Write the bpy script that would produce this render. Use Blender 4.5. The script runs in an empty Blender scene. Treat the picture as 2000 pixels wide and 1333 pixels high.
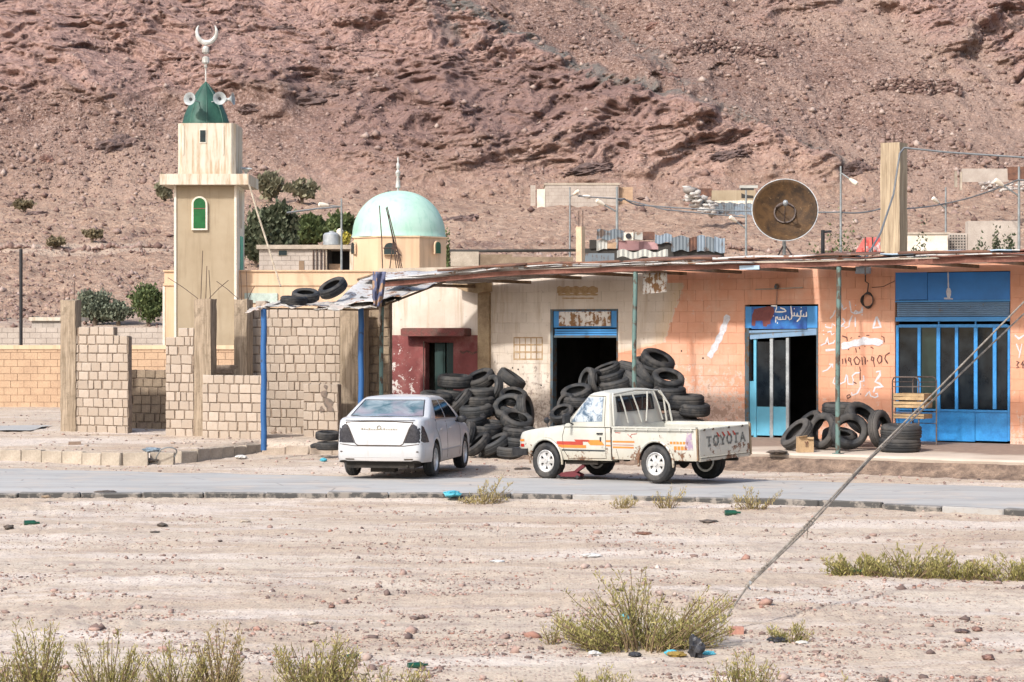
import bpy, bmesh, math, random
import numpy as np
from mathutils import Vector, Matrix

random.seed(7)
RNG = np.random.default_rng(11)
C = bpy.context.scene.collection
rad = math.radians

# ---------------------------------------------------------------- camera, sky, sun, exposure
F, CX, HY, H = 4400.0, 1000.0, 655.0, 2.6       # focal length in photo pixels, centre, horizon row, eye height
cam_d = bpy.data.cameras.new('camera')
cam = bpy.data.objects.new('camera', cam_d); C.objects.link(cam)
cam_d.sensor_width = 36.0; cam_d.lens = 36.0 * F / 2000.0
cam_d.clip_start = 0.1; cam_d.clip_end = 3000
cam.location = (0, 0, H); cam.rotation_euler = (rad(90 - 0.150), 0, 0)
bpy.context.scene.camera = cam

SUN_AZ, SUN_EL = 37.0, 41.0                       # degrees left of straight behind the camera, elevation
world = bpy.data.worlds.new("World"); bpy.context.scene.world = world
world.use_nodes = True
wn = world.node_tree; wn.nodes.clear()
sky = wn.nodes.new('ShaderNodeTexSky'); sky.sky_type = 'NISHITA'; sky.sun_disc = False
sky.sun_elevation = rad(SUN_EL); sky.sun_rotation = rad(180 + SUN_AZ)
sky.air_density = 1.0; sky.dust_density = 3.0; sky.ozone_density = 0.6
bg = wn.nodes.new('ShaderNodeBackground'); bg.inputs[1].default_value = 0.15
wo = wn.nodes.new('ShaderNodeOutputWorld')
wn.links.new(sky.outputs[0], bg.inputs[0]); wn.links.new(bg.outputs[0], wo.inputs[0])
sl = bpy.data.lights.new('sun', 'SUN'); sl.energy = 2.6; sl.angle = rad(3.0); sl.color = (1.0, 0.975, 0.935)
so = bpy.data.objects.new('sun', sl); C.objects.link(so)
sd = Vector((-math.sin(rad(SUN_AZ)) * math.cos(rad(SUN_EL)), -math.cos(rad(SUN_AZ)) * math.cos(rad(SUN_EL)), math.sin(rad(SUN_EL))))
so.rotation_euler = sd.to_track_quat('Z', 'Y').to_euler(); so.location = (-20, -20, 30)
vs = bpy.context.scene.view_settings
vs.view_transform = 'Standard'; vs.look = 'None'; vs.gamma = 1.0; vs.use_curve_mapping = False
vs.exposure = .74

# ---------------------------------------------------------------- geometry of the view
def P(px, py, Y):
    return ((px - CX) / F * Y, Y, H - (py - HY) / F * Y)
def YG(py, z=0.0):                                # distance at which a point of height z shows at row py
    return F * (H - z) / (py - HY)
def G(px, py, z=0.0):
    Y = YG(py, z); return ((px - CX) / F * Y, Y, z)

class Fr:                                         # a wall frame: x along the wall to the right, y inwards, z up
    def __init__(s, ox, oy, deg):
        s.o = (ox, oy); s.deg = deg; s.c = math.cos(rad(deg)); s.s = math.sin(rad(deg))
    def U(s, px, d=0.0):
        k = (px - CX) / F
        return (k * (s.o[1] + s.c * d) - s.o[0] - s.s * d) / (s.c + k * s.s)
    def W(s, U, d=0.0, z=0.0):
        return (s.o[0] + s.c * U + s.s * d, s.o[1] - s.s * U + s.c * d, z)
    def L(s, px, py, d=0.0):
        U = s.U(px, d); Y = s.W(U, d)[1]
        return (U, d, H - (py - HY) / F * Y)
    def Z(s, px, py, d=0.0): return s.L(px, py, d)[2]

# ---------------------------------------------------------------- numpy gradient noise
_perm = np.random.default_rng(5).permutation(512)
_perm = np.concatenate([_perm, _perm, _perm])
_ang = np.random.default_rng(6).random(512) * 2 * np.pi
_gx, _gy = np.cos(_ang), np.sin(_ang)
def pn(x, y):
    x = np.asarray(x, float); y = np.asarray(y, float)
    xi = np.floor(x).astype(int); yi = np.floor(y).astype(int)
    xf = x - xi; yf = y - yi
    u = xf * xf * xf * (xf * (xf * 6 - 15) + 10); v = yf * yf * yf * (yf * (yf * 6 - 15) + 10)
    def g(a, b, dx, dy):
        h = _perm[(_perm[a & 511] + b) & 511]
        return _gx[h] * dx + _gy[h] * dy
    n00 = g(xi, yi, xf, yf); n10 = g(xi + 1, yi, xf - 1, yf)
    n01 = g(xi, yi + 1, xf, yf - 1); n11 = g(xi + 1, yi + 1, xf - 1, yf - 1)
    return ((n00 * (1 - u) + n10 * u) * (1 - v) + (n01 * (1 - u) + n11 * u) * v) * 1.5
def fbm(x, y, o=4, g=0.5):
    r = 0; a = 1
    for i in range(o):
        r = r + a * pn(x + 17.3 * i, y - 9.1 * i); x = x * 2.03; y = y * 2.03; a *= g
    return r
def ridged(x, y, o=4, g=0.5):
    r = 0; a = 1
    for i in range(o):
        r = r + a * (1 - 2 * np.abs(pn(x + 31.7 * i, y + 5.3 * i))); x = x * 2.1; y = y * 2.1; a *= g
    return r
def sst(a, b, x):
    t = np.clip((np.asarray(x, float) - a) / (b - a), 0, 1); return t * t * (3 - 2 * t)

# ---------------------------------------------------------------- objects, names, labels
def obj(name, me, parent=None, label=None, cat=None, group=None, kind=None, loc=None, rot=None):
    o = bpy.data.objects.new(name, me); C.objects.link(o)
    if parent: o.parent = parent
    if loc is not None: o.location = loc
    if rot is not None: o.rotation_euler = rot
    tag(o, label, cat, group, kind); return o
def tag(o, label=None, cat=None, group=None, kind=None):
    if label: o['label'] = label
    if cat: o['category'] = cat
    if group: o['group'] = group
    if kind: o['kind'] = kind
    return o
def thing(name, label, cat, loc=(0, 0, 0), rz=0.0, group=None):
    return obj(name, None, None, label, cat, group, None, loc, (0, 0, rz))
def frthing(fr, name, label, cat, group=None):
    return thing(name, label, cat, (fr.o[0], fr.o[1], 0), -rad(fr.deg), group)

class MB:
    def __init__(s): s.v = []; s.f = []; s.m = []; s.cur = 0
    def mat(s, i): s.cur = i; return s
    def add(s, vs, fs):
        b = len(s.v); s.v += [tuple(p) for p in vs]
        for f in fs: s.f.append(tuple(b + i for i in f)); s.m.append(s.cur)
        return s
    def box(s, x0, x1, y0, y1, z0, z1, M=None, jit=0):
        vs = [Vector((x, y, z)) for z in (z0, z1) for y in (y0, y1) for x in (x0, x1)]
        if jit: vs = [p + Vector([random.uniform(-jit, jit) for _ in range(3)]) for p in vs]
        if M is not None: vs = [M @ p for p in vs]
        return s.add(vs, [(0, 2, 3, 1), (4, 5, 7, 6), (0, 1, 5, 4), (2, 6, 7, 3), (0, 4, 6, 2), (1, 3, 7, 5)])
    def tube(s, pts, r, n=8, cap=True):
        pts = [Vector(p) for p in pts]; rs = r if isinstance(r, (list, tuple)) else [r] * len(pts)
        vs = []; fs = []
        up = None
        for i, p in enumerate(pts):
            d = (pts[min(i + 1, len(pts) - 1)] - pts[max(i - 1, 0)]).normalized()
            if up is None:
                up = Vector((0, 0, 1)) if abs(d.z) < .9 else Vector((1, 0, 0))
            a = d.cross(up)
            if a.length < 1e-5: a = d.cross(Vector((0.3, 1, 0.2)))
            a.normalize(); b = a.cross(d).normalized(); up = b
            for k in range(n):
                t = 2 * math.pi * k / n
                vs.append(p + (a * math.cos(t) + b * math.sin(t)) * rs[i])
        for i in range(len(pts) - 1):
            for k in range(n):
                k2 = (k + 1) % n
                fs.append((i * n + k, i * n + k2, (i + 1) * n + k2, (i + 1) * n + k))
        if cap:
            fs.append(tuple(range(n))[::-1]); fs.append(tuple((len(pts) - 1) * n + k for k in range(n)))
        return s.add(vs, fs)
    def lathe(s, prof, n=24, M=None, a0=0, a1=2 * math.pi, close=True):
        full = abs(a1 - a0 - 2 * math.pi) < 1e-6
        m = n if full else n + 1
        vs = []
        for k in range(m):
            t = a0 + (a1 - a0) * k / n
            for r, z in prof: vs.append(Vector((r * math.cos(t), r * math.sin(t), z)))
        if M is not None: vs = [M @ p for p in vs]
        q = len(prof); fs = []
        for k in range(n):
            k2 = (k + 1) % m
            for j in range(q - 1):
                fs.append((k * q + j, k2 * q + j, k2 * q + j + 1, k * q + j + 1))
        return s.add(vs, fs)
    def prism(s, poly, a, b, axis='y', M=None):
        def mk(p, t):
            if axis == 'y': return Vector((p[0], t, p[1]))
            if axis == 'z': return Vector((p[0], p[1], t))
            return Vector((t, p[0], p[1]))
        n = len(poly); vs = [mk(p, a) for p in poly] + [mk(p, b) for p in poly]
        if M is not None: vs = [M @ p for p in vs]
        fs = [tuple(range(n)), tuple(range(2 * n - 1, n - 1, -1))]
        for i in range(n):
            j = (i + 1) % n; fs.append((j, i, n + i, n + j))
        return s.add(vs, fs)
    def grid(s, rows):                            # rows: list of lists of points
        q = len(rows[0]); vs = [p for r in rows for p in r]; fs = []
        for i in range(len(rows) - 1):
            for j in range(q - 1):
                fs.append((i * q + j, i * q + j + 1, (i + 1) * q + j + 1, (i + 1) * q + j))
        return s.add(vs, fs)
    def mesh(s, name, mats, smooth=None, fix=False):
        me = bpy.data.meshes.new(name)
        me.from_pydata([tuple(p) for p in s.v], [], s.f)
        for m in (mats if isinstance(mats, (list, tuple)) else [mats]): me.materials.append(m)
        me.polygons.foreach_set('material_index', s.m)
        if fix or smooth is not None:
            bm = bmesh.new(); bm.from_mesh(me)
            if fix:
                bmesh.ops.remove_doubles(bm, verts=bm.verts, dist=1e-5)
                bmesh.ops.recalc_face_normals(bm, faces=bm.faces)
            if smooth is not None:
                a = rad(smooth)
                for f in bm.faces: f.smooth = True
                for e in bm.edges:
                    if len(e.link_faces) == 2:
                        if e.link_faces[0].normal.angle(e.link_faces[1].normal, 0) > a: e.smooth = False
            bm.to_mesh(me); bm.free()
        me.update(); return me
    def build(s, name, mats, parent=None, smooth=None, fix=False, **k):
        return obj(name, s.mesh(name, mats, smooth, fix), parent, **k)

def npmesh(name, V, Q, mat, smooth=False, attrs=None):
    me = bpy.data.meshes.new(name)
    V = np.asarray(V, np.float32); Q = np.asarray(Q, np.int32); k = Q.shape[1]
    me.vertices.add(len(V)); me.vertices.foreach_set('co', V.ravel())
    me.loops.add(Q.size); me.loops.foreach_set('vertex_index', Q.ravel())
    me.polygons.add(len(Q))
    me.polygons.foreach_set('loop_start', np.arange(0, Q.size, k, dtype=np.int32))
    me.polygons.foreach_set('loop_total', np.full(len(Q), k, np.int32))
    if smooth: me.polygons.foreach_set('use_smooth', np.ones(len(Q), bool))
    me.materials.append(mat)
    for n, a in (attrs or {}).items():
        at = me.attributes.new(n, 'FLOAT', 'POINT'); at.data.foreach_set('value', np.asarray(a, np.float32))
    me.update(calc_edges=True); me.validate(); return me

# ---------------------------------------------------------------- material nodes
class N:
    def __init__(s, name):
        s.m = bpy.data.materials.new(name); s.m.use_nodes = True
        s.t = s.m.node_tree; s.t.nodes.clear()
        s.out = s.t.nodes.new('ShaderNodeOutputMaterial')
        s.b = s.t.nodes.new('ShaderNodeBsdfPrincipled'); s.t.links.new(s.b.outputs[0], s.out.inputs[0])
    def put(s, sock, v):
        if hasattr(v, 'is_linked') or isinstance(v, bpy.types.NodeSocket): s.t.links.new(v, sock)
        else:
            if isinstance(v, (tuple, list)) and len(v) == 3 and sock.type == 'RGBA': v = (*v, 1)
            sock.default_value = v
    def set(s, **k):
        nm = {'col': 'Base Color', 'rough': 'Roughness', 'metal': 'Metallic', 'spec': 'Specular IOR Level', 'norm': 'Normal',
              'trans': 'Transmission Weight', 'alpha': 'Alpha', 'coat': 'Coat Weight', 'coatr': 'Coat Roughness', 'sss': 'Subsurface Weight'}
        for a, v in k.items(): s.put(s.b.inputs[nm[a]], v)
        return s
    def node(s, t, **k):
        n = s.t.nodes.new(t)
        for a, v in k.items(): setattr(n, a, v)
        return n
    def coord(s, which='Object', ob=None):
        n = s.node('ShaderNodeTexCoord')
        if ob: n.object = ob
        return n.outputs[which]
    def mapv(s, v, scale=(1, 1, 1), rot=(0, 0, 0), loc=(0, 0, 0)):
        n = s.node('ShaderNodeMapping'); s.t.links.new(v, n.inputs[0])
        n.inputs['Scale'].default_value = scale; n.inputs['Rotation'].default_value = rot; n.inputs['Location'].default_value = loc
        return n.outputs[0]
    def pos(s): return s.node('ShaderNodeNewGeometry').outputs['Position']
    def noise(s, v, sc, det=3, ro=.55, dist=0, col=False):
        n = s.node('ShaderNodeTexNoise'); s.t.links.new(v, n.inputs['Vector'])
        n.inputs['Scale'].default_value = sc; n.inputs['Detail'].default_value = det
        n.inputs['Roughness'].default_value = ro; n.inputs['Distortion'].default_value = dist
        return n.outputs[1 if col else 0]
    def voro(s, v, sc, feat='F1', out='Distance', rand=1.0):
        n = s.node('ShaderNodeTexVoronoi', feature=feat); s.t.links.new(v, n.inputs['Vector'])
        n.inputs['Scale'].default_value = sc; n.inputs['Randomness'].default_value = rand
        return n.outputs[out]
    def ramp(s, f, stops, interp='LINEAR'):
        n = s.node('ShaderNodeValToRGB'); s.t.links.new(f, n.inputs[0]); e = n.color_ramp.elements
        n.color_ramp.interpolation = interp
        while len(e) < len(stops): e.new(0.5)
        for x, (p, c) in zip(e, stops):
            x.position = p; x.color = (c, c, c, 1) if isinstance(c, (int, float)) else (*c, 1)
        return n.outputs[0]
    def rng(s, f, a, b, lo=0.0, hi=1.0):
        n = s.node('ShaderNodeMapRange'); s.put(n.inputs[0], f)
        for i, v in enumerate((a, b, lo, hi)): s.put(n.inputs[i + 1], v)
        return n.outputs[0]
    def mix(s, f, a, b, mode='MIX'):
        n = s.node('ShaderNodeMix', data_type='RGBA', blend_type=mode)
        s.put(n.inputs[0], f); s.put(n.inputs[6], a); s.put(n.inputs[7], b); return n.outputs[2]
    def math(s, op, a, b=0.0, c=0.0, clamp=False):
        n = s.node('ShaderNodeMath', operation=op, use_clamp=clamp); s.put(n.inputs[0], a); s.put(n.inputs[1], b)
        if op in ('MULTIPLY_ADD',): s.put(n.inputs[2], c)
        return n.outputs[0]
    def sep(s, v):
        n = s.node('ShaderNodeSeparateXYZ'); s.t.links.new(v, n.inputs[0]); return n.outputs
    def attr(s, name):
        n = s.node('ShaderNodeAttribute'); n.attribute_name = name; return n.outputs['Fac']
    def rand(s): return s.node('ShaderNodeObjectInfo').outputs['Random']
    def bump(s, h, st=.5, d=.02, chain=None):
        n = s.node('ShaderNodeBump'); s.put(n.inputs['Height'], h)
        n.inputs['Strength'].default_value = st; n.inputs['Distance'].default_value = d
        if chain is not None: s.t.links.new(chain, n.inputs['Normal'])
        s.put(s.b.inputs['Normal'], n.outputs[0]); return n.outputs[0]

def sc(c, k): return tuple(min(1, x * k) for x in c)
def simple(name, c, c2=None, scale=3.0, rough=.85, bump=.3, bd=.01, fine=40, metal=0, var=.15, spec=.3, rnd=0.0, cw='Object'):
    """mottled procedural surface: two tones by broad noise, grain by fine noise, optional per-object brightness"""
    n = N(name); v = n.coord(cw)
    c2 = c2 or sc(c, .72)
    a = n.noise(v, scale, 5, .6); b = n.noise(v, fine, 3, .6)
    col = n.mix(n.rng(a, .35, .68), c2, c)
    g = n.rng(b, .25, .75, 1 - var, 1 + var)
    if rnd:
        g = n.math('MULTIPLY', g, n.rng(n.rand(), 0, 1, 1 - rnd, 1 + rnd))
    m = n.node('ShaderNodeVectorMath', operation='SCALE'); n.t.links.new(col, m.inputs[0]); n.t.links.new(g, m.inputs['Scale'])
    n.set(col=m.outputs[0], rough=rough, metal=metal, spec=spec)
    if bump: n.bump(n.math('ADD', n.math('MULTIPLY', a, .6), b), bump, bd)
    return n.m
def worn(name, paint, under, amt=.5, scale=6, rough=.55, spec=.4, streak=True, metal=0, rnd=0.0):
    """paint with chips and rusty runs showing what is under it; amt is the share of paint left"""
    n = N(name); v = n.coord()
    a = n.noise(v, scale, 8, .65, .2); st = n.noise(n.mapv(v, (9, 9, .8)), 2, 4, .6)
    f = n.math('ADD', n.math('MULTIPLY', a, .7), n.math('MULTIPLY', st, .3 if streak else .0))
    k = 1 - amt
    mk = n.ramp(f, [(max(0, k * .5 + .22), 0), (min(1, k * .5 + .27), 1)])
    pc = n.mix(n.rng(n.noise(v, 2.5, 4), .3, .7), sc(paint, .82), sc(paint, 1.08))
    uc = n.mix(n.noise(v, 14, 4), under, sc(under, .45))
    col = n.mix(mk, uc, pc)
    n.set(col=col, rough=n.rng(mk, 0, 1, .9, rough), spec=spec, metal=metal)
    n.bump(n.math('ADD', mk, n.math('MULTIPLY', n.noise(v, 60, 2), .4)), .35, .004)
    return n.m
# ================================================================ GROUND, HILL, ROAD
FF = Fr(10.08, 45.5, 33)                          # the shop fronts
PAVE_D = -4.05
def line_y(pts):
    xs = [p[0] for p in pts]; ys = [p[1] for p in pts]
    o = np.argsort(xs); return np.array(xs)[o], np.array(ys)[o]
# road edges, from left to right (world x, y)
near_px = [(0, 967), (300, 967), (600, 967), (900, 967), (1150, 970), (1400, 976), (1700, 986), (2000, 1001)]
far_px = [(0, 916), (300, 922), (650, 930), (1000, 934), (1500, 938), (1750, 944), (2000, 952)]
NR = [G(a, b)[:2] for a, b in near_px]; FR_ = [G(a, b)[:2] for a, b in far_px]
NR = [(-60, 40.5), (-25, 37.3)] + NR + [(12, 31.0), (30, 24.0), (60, 12)]
FR_ = [(-60, 49), (-25, 45)] + FR_ + [(14, 37.2), (30, 30.6), (60, 19)]
def near_y(x): return np.interp(x, *line_y(NR))
def far_y(x): return np.interp(x, *line_y(FR_))
kerb_px = [(0, 901), (75, 903), (150, 905), (230, 908), (300, 908), (370, 903), (440, 896), (505, 889)]
KB = [(-60, 50), (-25, 47)] + [G(a, b)[:2] for a, b in kerb_px]
pe0, pe1 = FF.W(FF.U(1005, PAVE_D), PAVE_D), FF.W(16, PAVE_D)
slopeP = (pe1[1] - pe0[1]) / (pe1[0] - pe0[0])
def kerb_y(x):
    x = np.asarray(x, float)
    a = np.interp(x, *line_y(KB)); b = pe0[1] + (x - pe0[0]) * slopeP + .7
    mid = 48.6
    w = sst(-5.6, -4.8, x)
    r = a * (1 - w) + mid * w
    return np.where(x > -.3, np.minimum(b, mid + 1.6), r)
BP_Y = [-200, 15, 44, 46, 60, 75, 85, 100, 150, 200, 330, 430, 900]
BP_Z = [-.05, -.06, -.03, .0, .28, .55, 1.1, 2.4, 8.2, 14.6, 92.6, 130, 190]
def base_z(y): return np.interp(y, BP_Y, BP_Z)
def proj(x, y, z):
    return CX + F * x / y, HY - F * (z - H) / y
def rockmask(x, y):
    px, py = proj(x, np.maximum(y, 5), base_z(y))
    wx = 60 * fbm(x / 9, y / 9, 3); wy = 40 * fbm(x / 7 + 50, y / 7, 3)
    px = px + wx; py = py + wy
    yd = (px - 850) * .3976
    r1 = sst(-14, 14, py - yd) * sst(390, 330, py) * sst(520, 760, px) * sst(1760, 1640, px)
    r2 = sst(250 - .05 * px, 170 - .05 * px, py) * sst(1020, 860, px)
    r3 = sst(-20, 25, (px - 1690) * .62 - py) * sst(1690, 1760, px)
    r4 = .8 * sst(60, 20, py) * sst(1400, 1500, px) * sst(1720, 1640, px)
    rock = np.clip(np.maximum.reduce([r1, r2, r3, r4]), 0, 1) * sst(196, 204, y)
    # dark dykes running down to the right
    d1 = np.abs(py - wy * .6 - (px - wx * .6 - 850) * .47 + 8)
    d2 = np.abs(py - wy * .6 - (px - wx * .6 - 1130) * .72)
    d3 = np.abs((py - wy * .7) - (px - wx * .7 - 760) * .55)
    dy = np.maximum.reduce([sst(20, 8, d1) * sst(260, 200, py), .6 * sst(18, 6, d2) * sst(170, 120, py),
                            .5 * sst(12, 4, d3) * sst(1010, 940, px)])
    d4 = np.abs((py - wy * .3) - (px - 850) * .3976 - 2)
    dy = np.maximum(dy, .75 * sst(9, 3, d4) * sst(1300, 1380, px) * sst(1700, 1640, px))
    return rock, np.clip(dy, 0, 1)
SPURS = [(780, -30, 470, 250, 2.6, 34), (800, -30, 960, 330, 2.2, 30), (230, -30, 560, 190, 2.4, 30), (40, -20, 330, 300, 1.8, 34), (860, 0, 1690, 334, 3.4, 26), (1240, 190, 1000, 350, 2.0, 24), (1370, 180, 1250, 350, 1.6, 26), (2060, -60, 1760, 130, 3.4, 34), (1180, -20, 1290, 130, -1.8, 26), (560, -20, 700, 130, -2.0, 26), (1000, 40, 1300, 210, -2.2, 18), (1480, -30, 1690, 300, -1.6, 60)]
def hill_detail(x, y, rock):
    px, py = proj(x, np.maximum(y, 5), base_z(y)); wv = 26 * fbm(x / 6, y / 6, 3); px = px + wv; py = py + wv
    sp = 0
    for x0, y0, x1, y1, am, wd in SPURS:
        dx, dy = x1 - x0, y1 - y0; L2 = dx * dx + dy * dy; t = np.clip(((px - x0) * dx + (py - y0) * dy) / L2, 0, 1)
        d = ((px - x0) * dy - (py - y0) * dx) / math.sqrt(L2); r_ = np.hypot(px - x0 - t * dx, py - y0 - t * dy)
        sh = np.where(d > 0, np.exp(-(r_ / wd) ** 2), np.exp(-(r_ / (wd * 2.4)) ** 2)); sp = sp + am * sh * np.minimum(1, 2.6 * (1.08 - t))
    t = sst(95, 130, y); hh = sst(190, 215, y)
    scree = .30 * fbm(x / 1.7, y / 1.7, 3, .6) + .35 * fbm(x / 11, y / 16, 2)
    wxx = x + 2.2 * fbm(x / 8, y / 8, 2); wyy = y + 2.2 * fbm(x / 8 + 9, y / 8 - 4, 2)
    u = wxx * .80 + wyy * .60; v = -wxx * .60 + wyy * .80; k = sst(700, 900, px); u2 = wxx * .72 - wyy * .69; v2 = wxx * .69 + wyy * .72
    st = k * ridged(u / 13, v / 4.4, 5, .58) + (1 - k) * .75 * ridged(u2 / 17, v2 / 5.8, 5, .55); st2 = ridged(wxx / 4.0 + 9, wyy / 3.2, 4, .6)
    rk = 1.05 * st + .8 * st2 - .3
    big = 2.6 * fbm(x / 42, y / 60 + 3, 2) + 1.0 * ridged(x / 30 + 4, y / 22, 2)
    return t * scree * .8 * (1 - .6 * rock), hh * (big + sp + rock * rk + (1 - rock) * .35 * ridged(x / 3.1, y / 4.5, 3))
def hshift(x, y):
    """how far the hill's relief stands out towards the road"""
    x = np.asarray(x, float); y = np.asarray(y, float); rock, dy = rockmask(x, y)
    return np.where(y > 188, hill_detail(x, y, rock)[1] * sst(420, 330, y) - .5 * dy, 0)
def terrain(x, y, detail=True):
    x = np.asarray(x, float); y = np.asarray(y, float)
    z = base_z(y)
    ny, fy, ky = near_y(x), far_y(x), kerb_y(x)
    road = sst(.05, .35, y - ny + .1) * sst(.5, -.1, y - fy)
    plot = sst(.08, .45, y - ky) * sst(75, 52, y)
    fore = sst(-.0, .9, ny - y)
    n1 = fbm(x / 4.5, y / 4.5, 4)
    yr = y + .12 * x + .8 * pn(x / 7, y / 5); rut = .6 * pn(x / 9 + 3, yr * .8) + .5 * pn(x / 4 - 8, yr * 1.7)
    z = z + fore * (.045 * n1 + .035 * rut - .06)
    fineA = .012 + .012 * sst(0, .6, n1)
    z = z + (1 - road) * fineA * fbm(x / .22, y / .22, 3)
    z = z + (1 - road) * (1 - fore) * sst(-.2, 1.5, y - fy) * .03 * n1
    z = z + plot * .22
    z = z - road * .045
    pd = (x - FF.o[0]) * FF.s + (y - FF.o[1]) * FF.c
    if detail:
        far = y > 90
        if np.any(far):
            rock, dy = rockmask(x, y)
            z = z + np.where(far, hill_detail(x, y, rock)[0], 0)
    z = z + sst(60, 95, y) * .25 * fbm(x / 7, y / 7, 3)
    # lie below the pavement and the shop floor
    inb = (pd > -4.6) & (pd < 9) & (x > pe0[0] - 1.5) & (y < 66)
    z = np.where(inb, np.minimum(z, .2), z)
    return z
def tz(x, y): return float(terrain(np.array([x]), np.array([y]))[0])

def terrain_rows():
    Y = list(np.linspace(-60, 8, 10)) + list(np.linspace(10, 13.5, 8))
    y = 14.0
    while y < 34: Y.append(y); y *= 1.0065
    Y += list(np.arange(34.2, 56, .2)) + list(np.arange(56.5, 110, .7))
    Yh = list(np.arange(109.9, 196, .75)) + list(np.arange(196, 262, .19)) + list(np.arange(263, 330, 3)) + list(np.linspace(334, 900, 14))
    return np.array(Y), np.array(Yh)
def sheet(Y, ncol):
    s = np.linspace(-1, 1, ncol)
    outer = np.array([1.25, 1.7, 2.6, 4.5, 8])
    s = np.concatenate([-outer[::-1], s, outer])
    hw = np.maximum(.262 * np.abs(Y) + 2.5, 8)
    hw = np.where(Y < 12, 8, hw)
    k = np.where(np.abs(s) > 1, 1 + 0 * s, 0)[None, :]
    X = s[None, :] * hw[:, None] + k * np.sign(s)[None, :] * (np.abs(s)[None, :] - 1) * 14
    YY = np.repeat(Y[:, None], len(s), 1)
    Z = terrain(X, YY)
    V = np.stack([X, YY - hshift(X, YY), Z], -1).reshape(-1, 3)
    r, c = X.shape
    i = np.arange((r - 1) * c).reshape(r - 1, c)[:, :-1].ravel()
    Q = np.stack([i, i + 1, i + c + 1, i + c], 1)
    return V, Q
Yg, Yh = terrain_rows()

# --- ground material: pale pinkish sand with gravelly patches
n = N('sandy_ground'); v = n.pos()
big = n.noise(n.mapv(v, (.22, .5, .5)), 1.0, 5, .6, .4); mid = n.noise(n.mapv(v, (.8, 1.7, 1)), 1.3, 5, .65)
grav = n.noise(v, 9, 4, .7); fin = n.noise(v, 55, 3, .7)
col = n.mix(n.rng(big, .35, .65), (.42, .33, .25), (.50, .425, .345))
col = n.mix(n.rng(mid, .50, .66, 0, .75), col, (.33, .265, .225))
col = n.mix(n.rng(n.noise(n.mapv(v, (.16, .55, 1), (0, 0, .12)), 1.5, 5, .65, .5), .50, .64, 0, .8), col, (.58, .51, .45))
vd = n.voro(v, 26, 'F1', 'Distance'); vc = n.voro(v, 26, 'F1', 'Color'); vr = n.sep(vc)[0]
peb = n.math('MULTIPLY', n.rng(vd, .42, .28), n.math('GREATER_THAN', n.math('ADD', vr, n.math('MULTIPLY', grav, .5)), .80))
pc = n.mix(n.sep(vc)[1], (.16, .10, .085), (.42, .30, .26))
col = n.mix(n.math('MULTIPLY', peb, .8), col, pc)
sy = n.sep(v)[1]
slope = n.rng(sy, 88, 118)
s2 = n.noise(v, 2.2, 5, .7); far = n.mix(n.rng(s2, .42, .6), (.17, .115, .09), (.36, .25, .185))
far = n.mix(n.rng(n.noise(n.mapv(v, (.05, .12, .2)), 1.5, 3), .5, .62), far, (.44, .31, .21))
col = n.mix(slope, col, far)
mul = n.node('ShaderNodeVectorMath', operation='SCALE'); n.t.links.new(col, mul.inputs[0])
n.t.links.new(n.math('MULTIPLY', n.rng(fin, .3, .7, .80, 1.16), n.rng(n.noise(v, 13, 5, .75), .35, .65, .86, 1.08)), mul.inputs['Scale'])
n.set(col=mul.outputs[0], rough=.95, spec=.15)
n.bump(n.math('ADD', n.math('ADD', grav, n.math('MULTIPLY', fin, .5)), n.math('MULTIPLY', peb, .6)), .7, .02)
M_ground = n.m
# --- hill material
n = N('hillside'); v = n.pos(); rock = n.attr('rock'); dyke = n.attr('dyke')
a = n.noise(v, .16, 5, .6); b = n.noise(v, 1.6, 5, .7); c_ = n.noise(v, 3.6, 4, .75)
scree = n.mix(n.rng(a, .38, .62), (.205, .128, .102), (.30, .203, .165))
scree = n.mix(n.rng(b, .45, .66, 0, .75), scree, (.15, .092, .075))
scree = n.mix(n.rng(c_, .53, .66, 0, .85), scree, (.48, .375, .325))
scree = n.mix(n.rng(c_, .46, .36, 0, .85), scree, (.085, .052, .044))
rk = n.mix(n.rng(b, .35, .62), (.25, .150, .125), (.43, .285, .24))
rk = n.mix(n.rng(n.noise(n.mapv(n.mapv(v, (1, 1.15, 0), (0, 0, -.42)), (.28, 1.25, 1)), .8, 6, .7, .5), .53, .60, 0, .85), rk, (.125, .078, .072))
rk = n.mix(n.rng(n.noise(n.mapv(n.mapv(v, (1, 1.15, 0), (0, 0, .5)), (.5, 1.7, 1)), .9, 6, .74, .6), .56, .61, 0, .8), rk, (.095, .062, .058))
rk = n.mix(n.rng(c_, .55, .66, 0, .7), rk, (.46, .335, .295))
low = n.rng(n.math('ADD', n.sep(v)[1], n.math('MULTIPLY', a, 26)), 222, 205)
sand = n.mix(n.rng(b, .42, .62), (.33, .215, .155), (.50, .36, .27))
z4 = n.noise(v, .035, 3, .5); scree = n.mix(n.rng(z4, .50, .62, 0, .4), scree, (.41, .30, .24)); rk = n.mix(n.rng(z4, .50, .38, 0, .5), rk, (.15, .095, .085))
col = n.mix(rock, scree, rk)
col = n.mix(n.math('MULTIPLY', low, n.math('MULTIPLY', n.rng(a, .28, .42), .85)), col, sand)
col = n.mix(n.math('MULTIPLY', dyke, n.rng(b, .3, .55, .4, 1)), col, n.mix(c_, (.09, .085, .08), (.24, .22, .195)))
yy_ = n.math('ADD', n.sep(v)[1], n.math('MULTIPLY', b, 5)); trk = n.math('MULTIPLY', n.rng(n.math('ABSOLUTE', n.math('SUBTRACT', yy_, 152.5)), 3.2, 1.6), n.rng(n.sep(v)[0], -14, -18))
col = n.mix(n.math('MULTIPLY', trk, .85), col, (.50, .385, .30))
n.set(col=col, rough=.95, spec=.12)
n.bump(n.math('ADD', b, n.math('MULTIPLY', c_, .35)), 1.0, .55)
M_hill = n.m

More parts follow.
